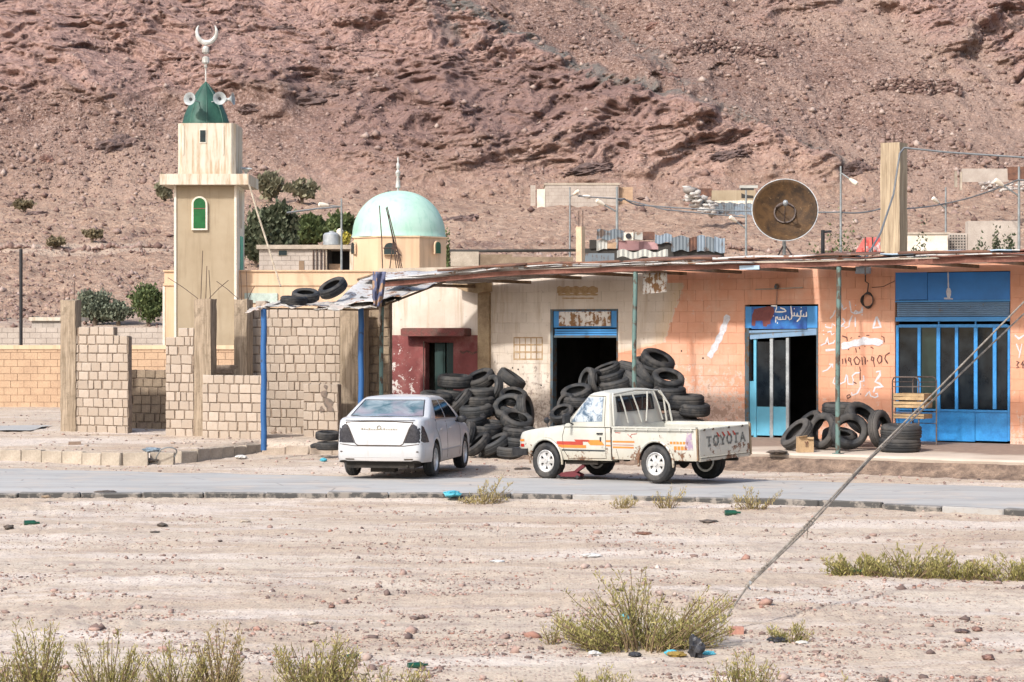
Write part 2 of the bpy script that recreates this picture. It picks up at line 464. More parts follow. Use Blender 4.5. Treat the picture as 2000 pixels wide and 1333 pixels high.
V, Q = sheet(Yg, 520)
obj('ground', npmesh('ground', V, Q, M_ground, True), kind='structure')
V, Q = sheet(Yh, 560)
_h = hshift(V[:, 0], V[:, 1]); rk_, dk_ = rockmask(V[:, 0], V[:, 1] + _h)
obj('hill', npmesh('hill', V, Q, M_hill, True, {'rock': rk_, 'dyke': dk_}), kind='structure')

# --- loose stones, one object each for ground, slope and hill
def ico():
    bm = bmesh.new(); bmesh.ops.create_icosphere(bm, subdivisions=1, radius=1)
    V = np.array([v.co[:] for v in bm.verts]); Fc = np.array([[v.index for v in f.verts] for f in bm.faces]); bm.free(); return V, Fc
IV, IF = ico()
OV = np.array([(1, 0, 0), (-1, 0, 0), (0, 1, 0), (0, -1, 0), (0, 0, 1), (0, 0, -1)], float)
OF = np.array([(0, 2, 4), (2, 1, 4), (1, 3, 4), (3, 0, 4), (2, 0, 5), (1, 2, 5), (3, 1, 5), (0, 3, 5)])
def stones(name, x, y, r, mat, flat=.6, low=False, sink=.15, kind='stuff', z=None, **k):
    BV, BF = (OV, OF) if low else (IV, IF)
    n_ = len(x); z = terrain(x, y) if z is None else z; y = y - hshift(x, y)
    jit = 1 + RNG.uniform(-.42, .42, (n_, len(BV), 1))
    s = np.stack([RNG.uniform(.7, 1.35, n_), RNG.uniform(.7, 1.2, n_), RNG.uniform(.55, 1.1, n_) * flat / .6 * .75], -1)[:, None, :]
    A = BV[None] * jit * s * r[:, None, None]
    t = RNG.uniform(0, 6.283, n_); c, sn = np.cos(t)[:, None], np.sin(t)[:, None]
    X = A[..., 0] * c - A[..., 1] * sn; Yy = A[..., 0] * sn + A[..., 1] * c
    VV = np.stack([X + x[:, None], Yy + y[:, None], A[..., 2] + (z + r * flat * (.5 - sink))[:, None]], -1).reshape(-1, 3)
    FF_ = (BF[None] + (np.arange(n_) * len(BV))[:, None, None]).reshape(-1, 3)
    at = np.repeat(RNG.random(n_), len(BV))
    return obj(name, npmesh(name, VV, FF_, mat, False, {'tone': at}), kind=kind, **k)
def stone_mat(name, stops):
    n = N(name); t = n.attr('tone'); c = n.ramp(t, stops)
    g = n.noise(n.pos(), 14, 3, .6)
    c = n.mix(n.rng(g, .35, .65, 0, .35), c, (.12, .08, .07))
    n.set(col=c, rough=.9, spec=.2); return n.m
M_peb = stone_mat('pebble', [(0, (.10, .075, .07)), (.22, (.20, .14, .12)), (.5, (.33, .235, .20)), (.72, (.42, .33, .285)), (.9, (.30, .15, .11)), (1, (.55, .47, .42))])
M_scr = stone_mat('scree_stone', [(0, (.11, .068, .058)), (.3, (.21, .132, .108)), (.6, (.26, .18, .15)), (.92, (.33, .24, .205)), (1, (.44, .35, .30))])
def scatter_px(nn, y0, y1, seed_z=0.0):
    """points spread evenly in the ground seen between two distances"""
    u = RNG.random(nn); Y = 1 / (1 / y0 + u * (1 / y1 - 1 / y0)); X = (RNG.random(nn) * 2 - 1) * (.25 * Y + 1)
    return X, Y
X1, Y1 = scatter_px(75000, 13, 36)
keep = (Y1 < near_y(X1) - .25) & (1.3 * fbm(X1 / 1.7 + .4 * Y1, Y1 / 1.3, 4, .6) + .4 * RNG.random(len(X1)) > .30)
X1, Y1 = X1[keep], Y1[keep]
R1 = .0045 + .018 * RNG.random(len(X1)) ** 7 + .006 * RNG.random(len(X1))
stones('gravel', X1, Y1, R1, M_peb, label='loose pebbles scattered over the sandy waste ground in front', cat='gravel')
X2, Y2 = scatter_px(1100, 13.5, 35); keep = (Y2 < near_y(X2) - .3) & (fbm(X2 / 1.7 + .4 * Y2, Y2 / 1.3, 4, .6) + .6 * RNG.random(len(X2)) > .25)
X2, Y2 = X2[keep], Y2[keep]
stones('stones', X2, Y2, .02 + .04 * RNG.random(len(X2)) ** 2.5, M_peb, label='fist sized stones strewn across the foreground sand', cat='stones')
X3, Y3 = scatter_px(3500, 36, 62)
keep = ((Y3 > far_y(X3) + .1) & ~(((X3 - FF.o[0]) * FF.s + (Y3 - FF.o[1]) * FF.c > -4.4) & (X3 > pe0[0] - .3)) & (abs(Y3 - kerb_y(X3)) > .3))
X3, Y3 = X3[keep], Y3[keep]
stones('gravel', X3, Y3, .012 + .03 * RNG.random(len(X3)) ** 4, M_peb, label='gravel and crumbs of concrete along the road shoulder', cat='gravel')
# hill scree: even density in the picture
nn = 95000
px = RNG.uniform(-120, 2120, nn); tt = RNG.uniform(.0, .165, nn)
Yy = np.interp(tt, (np.array(BP_Z[8:12]) - H) / np.array(BP_Y[8:12]), BP_Y[8:12]); Xx = (px - CX) / F * Yy
Yy = 200 + (Yy - 200) * 1.0
rk1, dk1 = rockmask(Xx, Yy)
keep = (Yy > 112) & (RNG.random(nn) > rk1 * .6) & ((Yy > 204) | (RNG.random(nn) < np.where(px < 480, .6, .28))) & (fbm(Xx / 14, Yy / 14, 2) + .9 * RNG.random(nn) > .05)
Xx, Yy = Xx[keep], Yy[keep]
stones('scree', Xx, Yy, (.05 + .075 * RNG.random(len(Xx)) + .35 * RNG.random(len(Xx)) ** 14) * (.55 + .45 * sst(110, 215, Yy)), M_scr, low=True, flat=.8, label='scree of loose stones covering the hillside', cat='scree')
# rubble slope left, below the track
nn = 16000
px = RNG.uniform(-100, 2100, nn); Yr = RNG.uniform(92, 150, nn); Xr = (px - CX) / F * Yr
dens = np.where(px < 480, .85, .25)
keep = (RNG.random(nn) < dens) & (fbm(Xr / 6, Yr / 6, 3) > -.25)
Xr, Yr = Xr[keep], Yr[keep]
stones('rubble', Xr, Yr, .05 + .13 * RNG.random(len(Xr)) ** 3, M_scr, low=True, flat=.9, label='rubble slope below the track behind the village', cat='rubble')

# --- named outcrops
def boulder(px, py, wpx, hpx, label, mat, seed, Y=None, dark=False):
    t = (HY - py) / F
    if Y is None:
        ys = np.linspace(96, 330, 2000)
        zz = terrain((px - CX) / F * ys, ys) - (H + t * ys)
        i = int(np.argmax(zz > 0)); Y = ys[i]
    r = random.Random(seed); w = wpx / F * Y / 2; h = hpx / F * Y / 2
    bm = bmesh.new(); bmesh.ops.create_icosphere(bm, subdivisions=4, radius=1)
    P0 = np.array([q.co[:] for q in bm.verts])
    nrm = fbm(P0[:, 0] * 1.3 + seed * 3.1, P0[:, 2] * 1.9 + P0[:, 1] * 1.3, 4, .6)
    rd = ridged(P0[:, 0] * 1.1 + seed, P0[:, 2] * 3.2 + P0[:, 1] * .7 + seed * 2, 4, .6)
    k = 1 + .32 * nrm + .20 * rd
    for q, kk in zip(bm.verts, k): q.co = Vector((q.co.x * w * kk, q.co.y * w * .6 * kk, q.co.z * h * kk * (1.0 if q.co.z > 0 else .9)))
    me = bpy.data.meshes.new('boulder'); bm.to_mesh(me); bm.free(); me.materials.append(mat)
    x = (px - CX) / F * Y; Y -= float(hshift([x], [Y])[0]) - h * .2
    return obj('boulder', me, None, label, 'boulder', 'rock outcrops on the hillside', None, (x, Y, H + t * Y - h * .45), (0, r.uniform(-.3, .3), r.uniform(0, .6)))
M_darkrock = simple('dark_rock', (.21, .14, .12), (.085, .06, .056), .9, .9, 1.0, .25, 5)
M_redrock = simple('red_rock', (.34, .195, .15), (.14, .085, .075), .8, .9, 1.0, .25, 5)
for a in [(232, 284, 80, 40, 'broad dark outcrop on the scree left of the minaret', M_darkrock, 1),
          (100, 312, 30, 18, 'lone brown boulder low on the slope at far left', M_redrock, 2),
          (615, 194, 80, 34, 'long dark outcrop above and left of the green dome', M_darkrock, 3),
          (672, 168, 62, 26, 'pointed dark slab just above the long outcrop', M_darkrock, 4),
          (500, 213, 50, 20, 'small dark rocks just right of the loudspeakers', M_darkrock, 5),
          (258, 125, 22, 20, 'small dark rock on the upper slope left of the crescent', M_darkrock, 6),
          (34, 402, 34, 18, 'dark rock near the left edge above the track', M_darkrock, 7),
          (66, 418, 40, 12, 'low dark rock beside the leftmost rock above the track', M_darkrock, 8),
          (1290, 160, 62, 42, 'ochre boulder at the top end of the diagonal ridge', M_redrock, 9),
          (1362, 176, 40, 26, 'dark rock right of the ochre boulder on the ridge', M_darkrock, 10),
          (1228, 188, 40, 26, 'dark rock left of the ochre boulder on the ridge', M_darkrock, 11),
          (1668, 330, 58, 34, 'dark rock where the diagonal ridge meets the village', M_darkrock, 12),
          (1415, 303, 70, 24, 'dark ledge on the slope above the satellite dish', M_darkrock, 13),
          (900, 430, 60, 22, 'dark rock at the foot of the slope right of the dome', M_darkrock, 14),
          (1985, 58, 50, 46, 'brown crag at the right edge high on the hill', M_darkrock, 15),
          (1275, 50, 26, 14, 'pale grey boulder high on the scree', M_redrock, 16),
          (560, 60, 60, 20, 'dark ledge high on the hill right of the crescent', M_darkrock, 17),
          (1150, 330, 80, 22, 'dark ledge above the walled house on the slope', M_darkrock, 18)]:
    boulder(*a)
# stone retaining walls high on the scree
def drystone(pts, hgt, label, seed):
    rr = np.random.default_rng(seed); ys = np.linspace(150, 330, 2500); base = []
    for px, py in pts:
        t = (HY - py) / F; zz = terrain((px - CX) / F * ys, ys) - (H + t * ys); i = int(np.argmax(zz > 0))
        base.append(((px - CX) / F * ys[i], ys[i], H + t * ys[i]))
    xs, yy, zz, r = [], [], [], []
    for k in range(len(base) - 1):
        a, b = base[k], base[k + 1]; m = 90
        for j in range(m):
            f = rr.random(); q = rr.random()
            hl = hgt * (1 - .55 * abs((k + f) / (len(base) - 1) * 2 - 1) ** 3)
            xs.append(a[0] + (b[0] - a[0]) * f); yy.append(a[1] + (b[1] - a[1]) * f - .5 + .3 * q)
            zz.append(a[2] + (b[2] - a[2]) * f + (q - .35) * hl); r.append(.16 + .16 * rr.random())
    stones('retaining_wall', np.array(xs), np.array(yy), np.array(r), M_dry, z=np.array(zz), label=label, cat='stone wall', group='dry stone walls on the hillside', kind='thing')
M_dry = stone_mat('dry_stone', [(0, (.07, .045, .04)), (.5, (.16, .10, .085)), (.85, (.26, .18, .15)), (1, (.40, .32, .28))])
drystone([(1312, 112), (1350, 108), (1390, 103), (1430, 104), (1470, 104), (1512, 110)], 1.5, 'upper dry stone wall curving across the scree', 3)
drystone([(1692, 178), (1730, 176), (1770, 180), (1810, 180), (1850, 178), (1872, 186)], 1.6, 'lower dry stone wall on the scree at right', 4)

# --- road, kerbs, pavement
n = N('asphalt'); v = n.pos()
a = n.noise(n.mapv(v, (.25, 1.2, 1)), 1.2, 5, .6); b = n.noise(v, 70, 3, .7); d = n.noise(v, .8, 6, .7)
col = n.mix(n.rng(a, .35, .65), (.30, .295, .285), (.385, .378, .365))
col = n.mix(n.rng(d, .50, .66, 0, .8), col, (.44, .375, .32)); col = n.mix(n.rng(n.noise(n.mapv(v, (.5, 5, 1)), 1.3, 5, .7), .55, .68, 0, .6), col, (.24, .235, .225))
col = n.mix(n.rng(b, .60, .72, 0, .4), col, (.18, .17, .165))
ck = n.voro(n.mapv(v, (.7, 1.6, 0)), 1.0, 'DISTANCE_TO_EDGE', 'Distance'); ck = n.math('MULTIPLY', n.rng(n.math('ADD', ck, n.math('MULTIPLY', b, .03)), .035, .02), n.rng(d, .42, .55))
col = n.mix(n.math('MULTIPLY', ck, .6), col, (.17, .165, .16)); n.set(col=col, rough=.9, spec=.2); n.bump(n.math('ADD', b, a), .3, .006); M_road = n.m
xs = np.concatenate([np.linspace(-60, -14, 24), np.linspace(-13.8, 13.8, 140), np.linspace(14, 60, 24)])
rows = []
for x in xs:
    a, b = float(near_y(x)) + .02, float(far_y(x))
    w = .28 * float(fbm(x / 1.1, 3.3, 4))
    rows.append([(x, a + (b + w - a) * t, .0 + .012 * math.sin(t * math.pi)) for t in np.linspace(0, 1, 9)])
MB().grid(rows).build('road', M_road, smooth=40, kind='structure')
# side lane behind the left plot
yl = YG(842, .33)
rows = [[(x, yl + .25 * math.sin(x) + (t - .5) * 2.6 + (x + 10.5) * .1, terrain(np.array([x]), np.array([yl + (t - .5) * 2.6 + (x + 10.5) * .1]))[0] + .035) for t in np.linspace(0, 1, 5)] for x in np.linspace(-40, -11.2, 60)]
MB().grid(rows).build('side_lane', M_road, smooth=40, kind='structure')

M_conc = simple('concrete', (.42, .36, .29), (.28, .235, .185), 2.2, .92, .45, .01, 30, rnd=.1)
M_concp = simple('pale_concrete', (.50, .42, .34), (.33, .26, .20), 1.6, .92, .4, .008, 35)
n = N('kerb_paint'); v = n.pos(); f = n.noise(v, 5, 6, .7)
st = n.math('GREATER_THAN', n.rand(), .86)
c = n.mix(st, (.05, .048, .045), (.30, .29, .275)); top = n.sep(n.node('ShaderNodeNewGeometry').outputs['Normal'])[2]
c = n.mix(n.rng(f, .50, .60, 0, .8), c, (.25, .22, .19))
c = n.mix(n.math('MULTIPLY', n.rng(top, .5, .8), n.rng(f, .3, .5, .3, .8)), c, (.22, .205, .19))
n.set(col=c, rough=.85); n.bump(f, .5, .01); M_kerbp = n.m

def stone_mesh(name, L_, W_, H_, mat, bev=.012, seed=0, jit=.004):
    bm = bmesh.new(); bmesh.ops.create_cube(bm, size=1)
    for q in bm.verts: q.co = Vector((q.co.x * L_, q.co.y * W_, q.co.z * H_))
    if bev: bmesh.ops.bevel(bm, geom=list(bm.edges), offset=bev, segments=1, affect='EDGES')
    r = random.Random(seed)
    for q in bm.verts: q.co += Vector([r.uniform(-jit, jit) for _ in range(3)])
    me = bpy.data.meshes.new(name); bm.to_mesh(me); bm.free(); me.materials.append(mat); return me
def along(fy, x0, x1, step):
    x = x0; out = []
    while x < x1:
        y = float(fy(x)); y2 = float(fy(x + .05)); sl_ = (y2 - y) / .05; L_ = step / math.sqrt(1 + sl_ * sl_)
        out.append((x + L_ / 2, float(fy(x + L_ / 2)), math.atan(sl_))); x += L_
    return out
kt = thing('kerb', 'low dark kerb between the road and the waste ground in front', 'kerb', (0, 36.5, 0)); tag(kt, kind='structure')
kms = [stone_mesh('kerb_stone', .985, .16, .20, M_kerbp, .018, i, .006) for i in range(4)]
for x, y, a in along(lambda x: near_y(x) - .07, -15, 13, 1.0):
    o = obj('kerb_stone', random.choice(kms), kt, loc=(x, y - 36.5, -.055 + random.uniform(-.012, .008)), rot=(random.uniform(-.05, .05), random.uniform(-.01, .01), a + random.uniform(-.01, .01)))
kt = thing('kerb', 'raised concrete kerb edging the sandy plot at left', 'kerb', (-8, 46, 0)); tag(kt, kind='structure')
kms = [stone_mesh('kerb_stone', .49, .18, .30, M_conc, .015, i, .008) for i in range(4)]
for x, y, a in along(lambda x: np.interp(x, *line_y(KB)) + .02, -15, -5.5, .5):
    obj('kerb_stone', random.choice(kms), kt, loc=(x + 8, y - 46, .09 + random.uniform(-.015, .015)), rot=(random.uniform(-.04, .04), random.uniform(-.02, .02), a + random.uniform(-.03, .03)))
kt = thing('kerb', 'short low kerb behind the white saloon car', 'kerb', (-4, 48, 0)); tag(kt, kind='structure')
kms = [stone_mesh('kerb_stone', .49, .16, .22, M_concp, .02, i, .012) for i in range(3)]
for x, y, a in along(lambda x: 48.2 + .15 * (x + 5.4), -5.35, -1.0, .5):
    obj('kerb_stone', random.choice(kms), kt, loc=(x + 4, y - 48, .12 + random.uniform(-.02, .01)), rot=(random.uniform(-.06, .06), random.uniform(-.02, .02), a))

# pavement slab under the awning: light concrete on a crumbly brown bed
n = N('pavement_concrete'); v = n.pos(); a = n.noise(v, .9, 5, .6); b = n.noise(v, 24, 4, .7)
pdn = n.node('ShaderNodeVectorMath', operation='DOT_PRODUCT'); n.t.links.new(v, pdn.inputs[0]); pdn.inputs[1].default_value = (FF.s, FF.c, 0)
pd0 = FF.o[0] * FF.s + FF.o[1] * FF.c
dd = n.math('SUBTRACT', pdn.outputs['Value'], pd0)
c = n.mix(n.rng(a, .35, .65), (.40, .33, .27), (.50, .43, .36))
dirt = n.mix(n.noise(v, 6, 5, .7), (.14, .10, .08), (.33, .25, .20))
k = n.math('ADD', dd, n.math('MULTIPLY', n.math('SUBTRACT', a, .5), 3.0))
c = n.mix(n.rng(k, -2.9, -2.2), c, dirt); c = n.mix(n.rng(b, .6, .75, 0, .4), c, (.2, .15, .12))
n.set(col=c, rough=.92, spec=.2); n.bump(b, .4, .01); M_pave = n.m
M_bed = simple('crumbly_bed', (.26, .185, .135), (.10, .07, .055), 3.5, .95, 1.0, .05, 14)
U0, U1 = FF.U(1005, PAVE_D), 22.0
mb = MB(); us = np.linspace(U0, U1, 120)
def pz(d): return .30 + (d - PAVE_D) / 4.05 * .10
rows = []
for u in us:
    e = .05 * float(fbm(u / .5, 1.7, 4)); z0 = .012 * float(fbm(u, 9.1, 3))
    rows.append([FF.W(u, PAVE_D + e + .03, .19), FF.W(u, PAVE_D + e, .27 + z0), FF.W(u, PAVE_D + e + .03, .30 + z0)] +
                [FF.W(u, d, pz(d) + .012 * float(fbm(u / 1.5, d / 1.5, 3))) for d in np.linspace(PAVE_D + .4, .25, 10)])
mb.grid(rows).build('pavement', M_pave, smooth=50, kind='structure')
rows = []
for u in us:
    r_ = lambda q: .10 * float(fbm(u / .28 + q, q * 3.1, 4))
    rows.append([FF.W(u, PAVE_D - .48 + r_(1), -.06), FF.W(u, PAVE_D - .25 + r_(2), .03), FF.W(u, PAVE_D - .12 + r_(3) * .7, .13), FF.W(u, PAVE_D - .02 + r_(4) * .4, .21), FF.W(u, PAVE_D + .1, .235)])
MB().grid(rows).build('pavement_bed', M_bed, smooth=60, kind='structure')
# ================================================================ SHOP ROW
shop = frthing(FF, 'shop_building', 'single storey row of workshops painted white and orange with blue shutters', 'building')
ZB, ZT = .30, 4.06
def stroke_ribbons(mb, fr, strokes, ox, oy, k, w, d=-.006, sc_=None, th=.003):
    """paint strokes given in zoomed picture pixels (ox,oy origin, k zoom) laid on a wall as thin flat ribbons"""
    for st in strokes:
        ww = w
        if isinstance(st, tuple): ww, st = st
        pts = [fr.L(ox + a / k, oy + b / k, d) for a, b in st]
        pts = [Vector((p[0], p[2])) for p in pts]
        if len(pts) == 1: pts = [pts[0] - Vector((ww * .35, 0)), pts[0] + Vector((ww * .35, 0))]
        q = [pts[0]]
        for a, b in zip(pts, pts[1:]):
            m = max(1, int((b - a).length / .06))
            for i in range(1, m + 1): q.append(a.lerp(b, i / m))
        vs = []; dz = d - len(mb.f) * 1e-6
        for i, p in enumerate(q):
            t = (q[min(i + 1, len(q) - 1)] - q[max(i - 1, 0)]).normalized(); nn_ = Vector((-t.y, t.x))
            w2 = ww * .5 * (1 + .22 * math.sin(i * 1.7 + len(mb.v))) * (.75 if i in (0, len(q) - 1) else 1)
            vs += [(p.x + nn_.x * w2, dz, p.y + nn_.y * w2), (p.x - nn_.x * w2, dz, p.y - nn_.y * w2)]
        mb.add(vs, [(2 * i, 2 * i + 1, 2 * i + 3, 2 * i + 2) for i in range(len(q) - 1)])

# wall paint, all in the shop's own coordinates
Ub = FF.U(1335); zb_ = FF.Z(1335, 560); Ub2 = FF.U(1298); zb2 = FF.Z(1298, 665)
def facade_mat(name, plain=False):
    n = N(name); v = n.coord('Object', shop); x, y, z = n.sep(v)[:3]
    v2 = n.mapv(v, (1, 0, 1))
    a = n.noise(v2, 1.1, 5, .6); b = n.noise(v2, 9, 5, .7); run = n.noise(n.mapv(v, (5, 0, .35)), 1.2, 5, .65)
    wh = n.mix(n.rng(a, .35, .65), (.50, .42, .345), (.62, .545, .47))
    wh = n.mix(n.rng(run, .52, .68, 0, .6), wh, (.36, .27, .19))
    wh = n.mix(n.rng(n.math('ADD', b, n.rng(z, .4, 2.6, .22, 0)), .62, .74, 0, .85), wh, (.22, .17, .14))
    orr = n.mix(n.rng(a, .35, .65), (.55, .265, .165), (.62, .325, .22))
    orr = n.mix(n.rng(run, .54, .70, 0, .5), orr, (.42, .22, .14)); orr = n.mix(n.rng(n.noise(v2, .8, 6, .7), .50, .68, 0, .55), orr, (.60, .42, .32)); orr = n.mix(n.rng(n.noise(v2, 3.1, 7, .8), .58, .70, 0, .4), orr, (.36, .22, .16))
    # flaking towards the foot of the wall
    fl = n.math('ADD', n.noise(v2, 6, 7, .78), n.rng(z, .4, 2.3, .16, -.12))
    fx = n.rng(n.math('ABSOLUTE', n.math('SUBTRACT', x, FF.U(1370))), .6, 2.4, .07, -.06)
    fl = n.math('ADD', fl, fx)
    orr = n.mix(n.ramp(fl, [(.545, 0), (.60, .85)]), orr, n.mix(b, (.44, .33, .27), (.66, .52, .44)))
    orr = n.mix(n.ramp(n.math('ADD', fl, n.math('MULTIPLY', b, .25)), [(.76, 0), (.80, .6)]), orr, (.25, .14, .09))
    # boundary between white and orange paint
    zz = n.rng(z, zb2, zb_, Ub2, Ub)
    low = n.rng(z, zb2 - .35, zb2 - .05, 1.5, 0)
    k = n.math('SUBTRACT', x, zz); k = n.math('ADD', k, low); k = n.math('ADD', k, n.math('MULTIPLY', n.math('SUBTRACT', b, .5), .35))
    hi = n.math('GREATER_THAN', z, FF.Z(1310, 553)); k = n.math('ADD', k, n.math('MULTIPLY', hi, .42))
    f = n.rng(k, -.02, .02)
    tan_ = n.math('MULTIPLY', n.rng(k, -.45, -.05), n.rng(k, .0, -.05)); wh = n.mix(n.math('MULTIPLY', tan_, .55), wh, (.55, .38, .22))
    c = wh if plain else n.mix(f, wh, orr)
    mrand = n.rng(n.rand(), 0, 1, .96, 1.03)
    m = n.node('ShaderNodeVectorMath', operation='SCALE'); n.t.links.new(c, m.inputs[0]); n.t.links.new(mrand, m.inputs['Scale'])
    n.set(col=m.outputs[0], rough=.88, spec=.2)
    n.bump(n.math('ADD', n.math('MULTIPLY', fl, .8), b), .45, .012)
    return n.m
M_fac = facade_mat('painted_blockwork')
M_white = facade_mat('dirty_white_plaster', True)
M_joint0 = facade_mat('joint_paint'); M_dark = simple('shade_dark_interior', (.035, .032, .03), (.015, .014, .013), 2, .95, .2)  # room walls nearly black, indoor shade put into their colour
n = N('joint_mortar'); v = n.coord('Object', shop); b = n.noise(v, 12, 4)
n.set(col=n.mix(b, (.26, .165, .115), (.42, .29, .21)), rough=.95); M_joint = M_joint0

openings = []
def opening(x0, x1, y0, y1=None, pad=0):
    U0_, U1_ = FF.U(x0), FF.U(x1); zt = FF.Z((x0 + x1) / 2, y0)
    zb = ZB if y1 is None else FF.Z((x0 + x1) / 2, y1)
    openings.append((U0_, U1_, zb, zt)); return openings[-1]
D1 = opening(827, 886, 667); D2 = opening(1075, 1207, 604); D3 = opening(1455, 1598, 595); D4 = opening(1748, 1973, 531)
UL, UW, UR = FF.U(750), FF.U(958), 21.5
# backing wall: strips around the openings
def wall_strips(mb, a, b, z0, z1, d0, d1, ops):
    cuts = sorted([o for o in ops if o[0] < b and o[1] > a]); x = a
    for o in cuts:
        if o[0] > x: mb.box(x, o[0], d0, d1, z0, z1)
        if o[3] < z1: mb.box(max(o[0], a), min(o[1], b), d0, d1, o[3], z1)
        if o[2] > z0: mb.box(max(o[0], a), min(o[1], b), d0, d1, z0, o[2])
        x = o[1]
    if x < b: mb.box(x, b, d0, d1, z0, z1)
mb = MB(); wall_strips(mb, UW, UR, ZB, ZT, .007, .22, openings); mb.build('wall', M_joint, shop)
mb = MB(); wall_strips(mb, UL, UW - .002, ZB, ZT - .02, 0, .22, openings); mb.build('wall', M_white, shop, label='whitewashed plaster wall above the red dado')
mb = MB(); mb.box(UL, UL + .2, .222, 7, ZB, ZT - .05).box(UR - .2, UR, .222, 7, ZB, ZT - .05).box(UL + .2, UR - .2, 6.8, 7, ZB, ZT - .05)
mb.build('wall', M_white, shop)
mb = MB(); mb.box(UL - .15, UR + .1, .0, 7.2, ZT + .002, ZT + .14); mb.build('roof', M_conc, shop)
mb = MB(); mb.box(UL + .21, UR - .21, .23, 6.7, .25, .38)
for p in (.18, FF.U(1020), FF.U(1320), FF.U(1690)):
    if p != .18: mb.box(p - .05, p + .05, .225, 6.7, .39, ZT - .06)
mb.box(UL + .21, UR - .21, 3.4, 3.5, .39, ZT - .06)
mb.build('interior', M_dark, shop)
# blocks
HC, LB = .235, .40
recs = []
nc = 16
for k in range(nc):
    z0 = ZB + k * HC; z1 = z0 + HC
    if z0 > ZT: break
    z1 = min(z1, ZT)
    ops = sorted([o for o in openings if o[0] > UW - .5 and o[3] > z0 + .06 and o[2] < z1 - .06])
    segs = []; x = UW
    for o in ops:
        segs.append((x, o[0])); x = o[1]
    segs.append((x, UR))
    for a, b in segs:
        e = UW + (LB / 2 if k % 2 else 0)
        g = e + math.floor((a - e) / LB) * LB
        while g < b:
            l, r = max(g, a), min(g + LB, b)
            if r - l > .03: recs.append((l, r, z0, z1))
            g += LB
bm_cache = [stone_mesh('block', 1, 1, 1, M_fac, 0, i, 0) for i in range(1)]
def block_mesh(L_, H_, mat, seed, D_=.10, bev=.008, jit=.0):
    return stone_mesh('block', L_, D_, H_, mat, bev, seed, jit)
bmsh = [block_mesh(LB - .004, HC - .004, M_fac, i, .1, .004, .001) for i in range(3)]
recs.sort(key=lambda r: -(r[1] - r[0] > .2) * 1e6 - (FF.W(r[0])[1] < 1e9) * r[0])
def inpic(r):
    Y = FF.W(r[0])[1]; px = CX + F * FF.W(r[0])[0] / Y; return px < 2010
vis = [r for r in recs if inpic(r)]; rest = [r for r in recs if not inpic(r)]
parts, rest = vis[:298], vis[298:] + rest
for (a, b, z0, z1) in parts:
    o = obj('block', random.choice(bmsh), shop, loc=((a + b) / 2, .05 + random.uniform(-.0025, .0015), (z0 + z1) / 2))
    o.scale = ((b - a - .004) / (LB - .004), 1, (z1 - z0 - .004) / (HC - .004))
mb = MB()
for (a, b, z0, z1) in rest:
    j = random.uniform(-.0025, .0015); a += .0045; b -= .0045; z0 += .004; z1 -= .004; e = .007
    vs = [(a, .05, z0), (b, .05, z0), (b, .05, z1), (a, .05, z1), (a + e, j, z0 + e), (b - e, j, z0 + e), (b - e, j, z1 - e), (a + e, j, z1 - e), (a, j + e, z0), (b, j + e, z0), (b, j + e, z1), (a, j + e, z1)]
    mb.add(vs, [(4, 5, 6, 7), (8, 9, 5, 4), (9, 10, 6, 5), (10, 11, 7, 6), (11, 8, 4, 7), (0, 1, 9, 8), (1, 2, 10, 9), (2, 3, 11, 10), (3, 0, 8, 11)])
mb.build('blockwork', M_fac, shop, kind='stuff')
# right of the frame: a plain concrete end post
# red dado with flaking paint
n = N('flaking_red_paint'); v = n.coord('Object', shop); z = n.sep(v)[2]; x = n.sep(v)[0]
a = n.noise(n.mapv(v, (1, 0, 1)), 5.5, 8, .72, .3); r_ = n.noise(v, 2, 4)
fade = n.math('ADD', a, n.rng(z, .8, 1.9, .085, -.05)); fade = n.math('ADD', fade, n.rng(n.math('ABSOLUTE', n.math('SUBTRACT', x, FF.U(770))), 0, 1.0, .06, -.03))
red = n.mix(n.rng(r_, .35, .65), (.155, .042, .04), (.235, .07, .065))
red = n.mix(n.rng(n.noise(v, 20, 4), .55, .7, 0, .5), red, (.11, .055, .05))
n.set(col=n.mix(n.ramp(fade, [(.575, 0), (.60, 1)]), n.mix(n.rng(n.noise(v, 1.3, 5, .7), .5, .66, 0, .6), red, (.30, .16, .14)), (.58, .52, .48)), rough=.75, spec=.3)
n.bump(fade, .5, .006); M_red = n.m
zd = FF.Z(800, 655)
mb = MB(); wall_strips(mb, UL + .01, FF.U(942), ZB, zd, -.012, -.001, openings); mb.build('dado', M_red, shop)
mb = MB(); a, b = FF.U(797), FF.U(921); z0, z1 = FF.Z(860, 657), FF.Z(860, 641)
mb.prism([(a, z0 + .03), (a + .05, z0), (b - .05, z0), (b, z0 + .03), (b, z1 - .02), (b - .06, z1), (a + .06, z1), (a, z1 - .03)], -.30, -.013)
mb.build('door_canopy', simple('canopy_red', (.20, .055, .05), (.12, .075, .06), 5, .85, .6, .02, 20), shop)
# red doorway: dark green leaves, one ajar
M_green = worn('dark_green_paint', (.025, .05, .045), (.08, .07, .05), .75, 5)
a, b = D1[0], D1[1]; zt = D1[3]
mb = MB(); mb.box(a, a + .03, .03, .2, ZB + .05, zt).box(b - .03, b, .03, .2, ZB + .05, zt).box(a, b, .03, .2, zt - .03, zt)
mb.build('door_frame', M_red, shop)
mb = MB(); m_ = a + .03 + (b - a) * .60
mb.box(a + .24, m_ - .02, .13, .17, ZB + .1, zt - .04).box(a + .30, m_ - .06, .115, .13, ZB + 1.1, zt - .12)
o = mb.build('door_leaf', M_green, shop)
mb = MB(); mb.box(m_ + .05, b - .03, .10, .14, ZB + .1, zt - .04); mb.build('door_leaf', M_green, shop)

